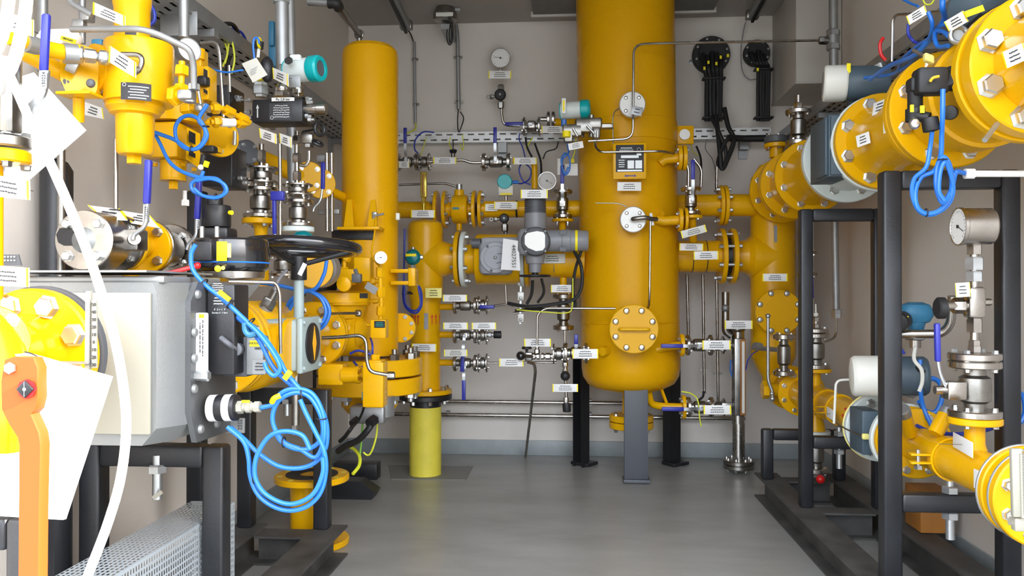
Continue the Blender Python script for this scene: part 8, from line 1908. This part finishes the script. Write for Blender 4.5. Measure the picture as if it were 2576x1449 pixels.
# orange handle
YO = 1.17
t = thing('orange_lever', 'orange lever handle with a square black spindle hole, lower left corner', 'handle', A(60, 1000, YO))
def O_(px, py, y=YO): return P(px, py, y=y)
out = [(10, 905), (35, 897), (85, 900), (96, 925), (96, 960), (97, 1000), (90, 1030), (78, 1042), (100, 1090), (104, 1120), (100, 1300), (98, 1500), (46, 1500), (49, 1120), (44, 1100), (20, 1065), (2, 1030), (0, 960)]
pts = [O_(a, b_) for a, b_ in out]
cen = sum(pts, V((0, 0, 0))) / len(pts)
B().ring([[p + V((0, 0, 0)) * 0 + (O_(50, p_[1]) - p) * .06 for p, p_ in zip(pts, out)], [p + V((0, .004, 0)) for p in pts], [p + V((0, .020, 0)) for p in pts]]).build('handle_casting', 'orange', t)
h0 = O_(70, 978, YO - .001)
B().cyl(h0, h0 - Y_ * .004, .0145, seg=8).build('red_rim', 'red', t)
B().box(h0 - Y_ * .005, .019, .006, .019, V((1, 0, 1)).normalized(), Y_, V((-1, 0, 1)).normalized(), .001).build('spindle', 'black', t)
B().cyl(h0 - Y_ * .008, h0 - Y_ * .0085, .003, seg=10).bar(h0 + V((0, -.0085, .011)), h0 + V((0, -.0085, -.011)), .0012, .0004, Y_).build('spindle_mark', 'alu', t)
B().hexa(O_(27, 926, YO - .001), -Y_, .009, .005).build('clamp_screw', 'zinc', t)
t = thing('pipe_elbow', 'overexposed yellow pipe elbow at the left edge behind the orange lever', 'pipe', O_(0, 1050, 1.24))
B().tube([O_(-60, 800, 1.3), O_(0, 860, 1.3), O_(22, 960, 1.27), O_(15, 1060, 1.25), O_(10, 1130, 1.25)], .030, 22, smooth=6).build('pipe', 'yellow', t)
flange(t, O_(-30, 860, 1.31), V((.75, -.6, .2)), .062, .014, 4, .048, .010, 'yellow', 1, 'sunlit_flange')
solo('cable_wire', 'thin black wire tie at the top of the hanging paper sleeve', 'wire', B().tube([A(62, 885, 1.26), A(80, 890, 1.26), A(95, 898, 1.25), A(100, 905, 1.25)], .0012, 6, smooth=5), 'rubber', A(80, 890, 1.26))
# braided hose
mat('brown_braid', (.22, .19, .16), .5, .3)
def braid(label, pts, r, Y, grp=None):
    pts = [P(a, b_, y=Y + (c_ if c_ else 0)) for a, b_, c_ in pts]
    t = thing('braided_hose', label, 'hose', pts[-1], grp)
    B().tube(pts, r, 20, smooth=12).build('hose_body', 'hose', t)
    path = catmull(pts, 12); b = B(); a, bb, tt = basis(path[1] - path[0]); L = 0
    prev = path[0]; tcur = tt
    lines = [[] for _ in range(4)]
    for i in range(1, len(path)):
        t2 = (path[i] - path[i - 1]).normalized(); qd = tcur.rotation_difference(t2); a = qd @ a; bb = qd @ bb; tcur = t2
        n = max(1, int((path[i] - path[i - 1]).length / .004))
        for s_ in range(n):
            L += (path[i] - path[i - 1]).length / n; p = path[i - 1].lerp(path[i], (s_ + 1) / n)
            for k in range(4):
                an = L / (r * 1.6) * (1 if k % 2 else -1) + k * pi / 2
                lines[k].append(p + (a * cos(an) + bb * sin(an)) * r * 1.0)
    for l in lines: b.tube(l, r * .045, 4)
    b.build('braid_ridges', 'brown_braid', t)
    return t
m = mat('hose', (.50, .47, .43), 0.5, 0.1)
tn = m.node_tree; bs = tn.nodes['Principled BSDF']; tcn = tn.nodes.new('ShaderNodeTexCoord'); wv = tn.nodes.new('ShaderNodeTexWave'); wv.inputs['Scale'].default_value = 160; wv.bands_direction = 'Z'
tn.links.new(tcn.outputs['Object'], wv.inputs['Vector']); bp = tn.nodes.new('ShaderNodeBump'); bp.inputs['Strength'].default_value = .4; bp.inputs['Distance'].default_value = .001
tn.links.new(wv.outputs[1], bp.inputs['Height']); tn.links.new(bp.outputs[0], bs.inputs['Normal'])
braid('thick white braided hose hanging in a long bow down the left side', [(25, 190, .1), (45, 235, .06), (88, 330, .02), (142, 445, 0), (195, 570, 0), (243, 700, 0), (288, 850, 0), (312, 985, 0), (317, 1090, 0), (302, 1210, 0), (270, 1320, 0), (228, 1430, 0), (190, 1530, 0)], .0066, 1.10)
braid('white braided hose loop at the top left corner, right strand', [(68, -70, 0), (66, 10, 0), (52, 90, 0), (28, 170, 0), (-20, 240, 0), (-80, 290, 0)], .0085, 1.12)
braid('white braided hose loop at the top left corner, left strand', [(30, -70, .02), (20, 20, .02), (6, 90, .02), (-30, 170, .02)], .0085, 1.14)
# ================================================================== repeats share a group
GR = {'marking_plate': 'marking plates', 'lever_valve': 'lever valves', 'flange_joint': 'small stainless flange joints', 'pressure_gauge': 'dial gauges',
      'needle_valve': 'needle valves with black knobs', 'cable': 'cables', 'earth_wire': 'green and yellow wires', 'instrument_tube': 'thin steel tubes',
      'braided_hose': 'braided hoses', 'paper_sheet': 'hanging papers', 'cable_marker': 'yellow cable markers', 'pipe_stand': 'black pipe stands',
      'skid_base': 'beam skids', 'fitting_chain': 'hex fitting chains', 'flanged_valve': 'small stainless flanged valves', 'flow_meter': 'flow meters',
      'meter_head': 'white capped meter heads', 'hex_coupling': 'hex couplings', 'pilot_valve': 'yellow pilot valves', 'seal_block': 'pale yellow seal blocks',
      'conduit': 'conduits', 'cable_tray': 'cable trays', 'foot_beam': 'foot beams', 'cable_bundle': 'cable bundles', 'gas_regulator': 'gas regulators',
      'drain_pipe': 'steel drain pipes', 'lever': 'loose lever handles', 'thermometer': 'angle thermometers', 'pressure_transmitter': 'pressure transmitters'}
for o in list(SC.objects):
    if o.parent is None and 'label' in o and 'kind' not in o and 'group' not in o:
        g = GR.get(o.name.split('.')[0])
        if g: o['group'] = g
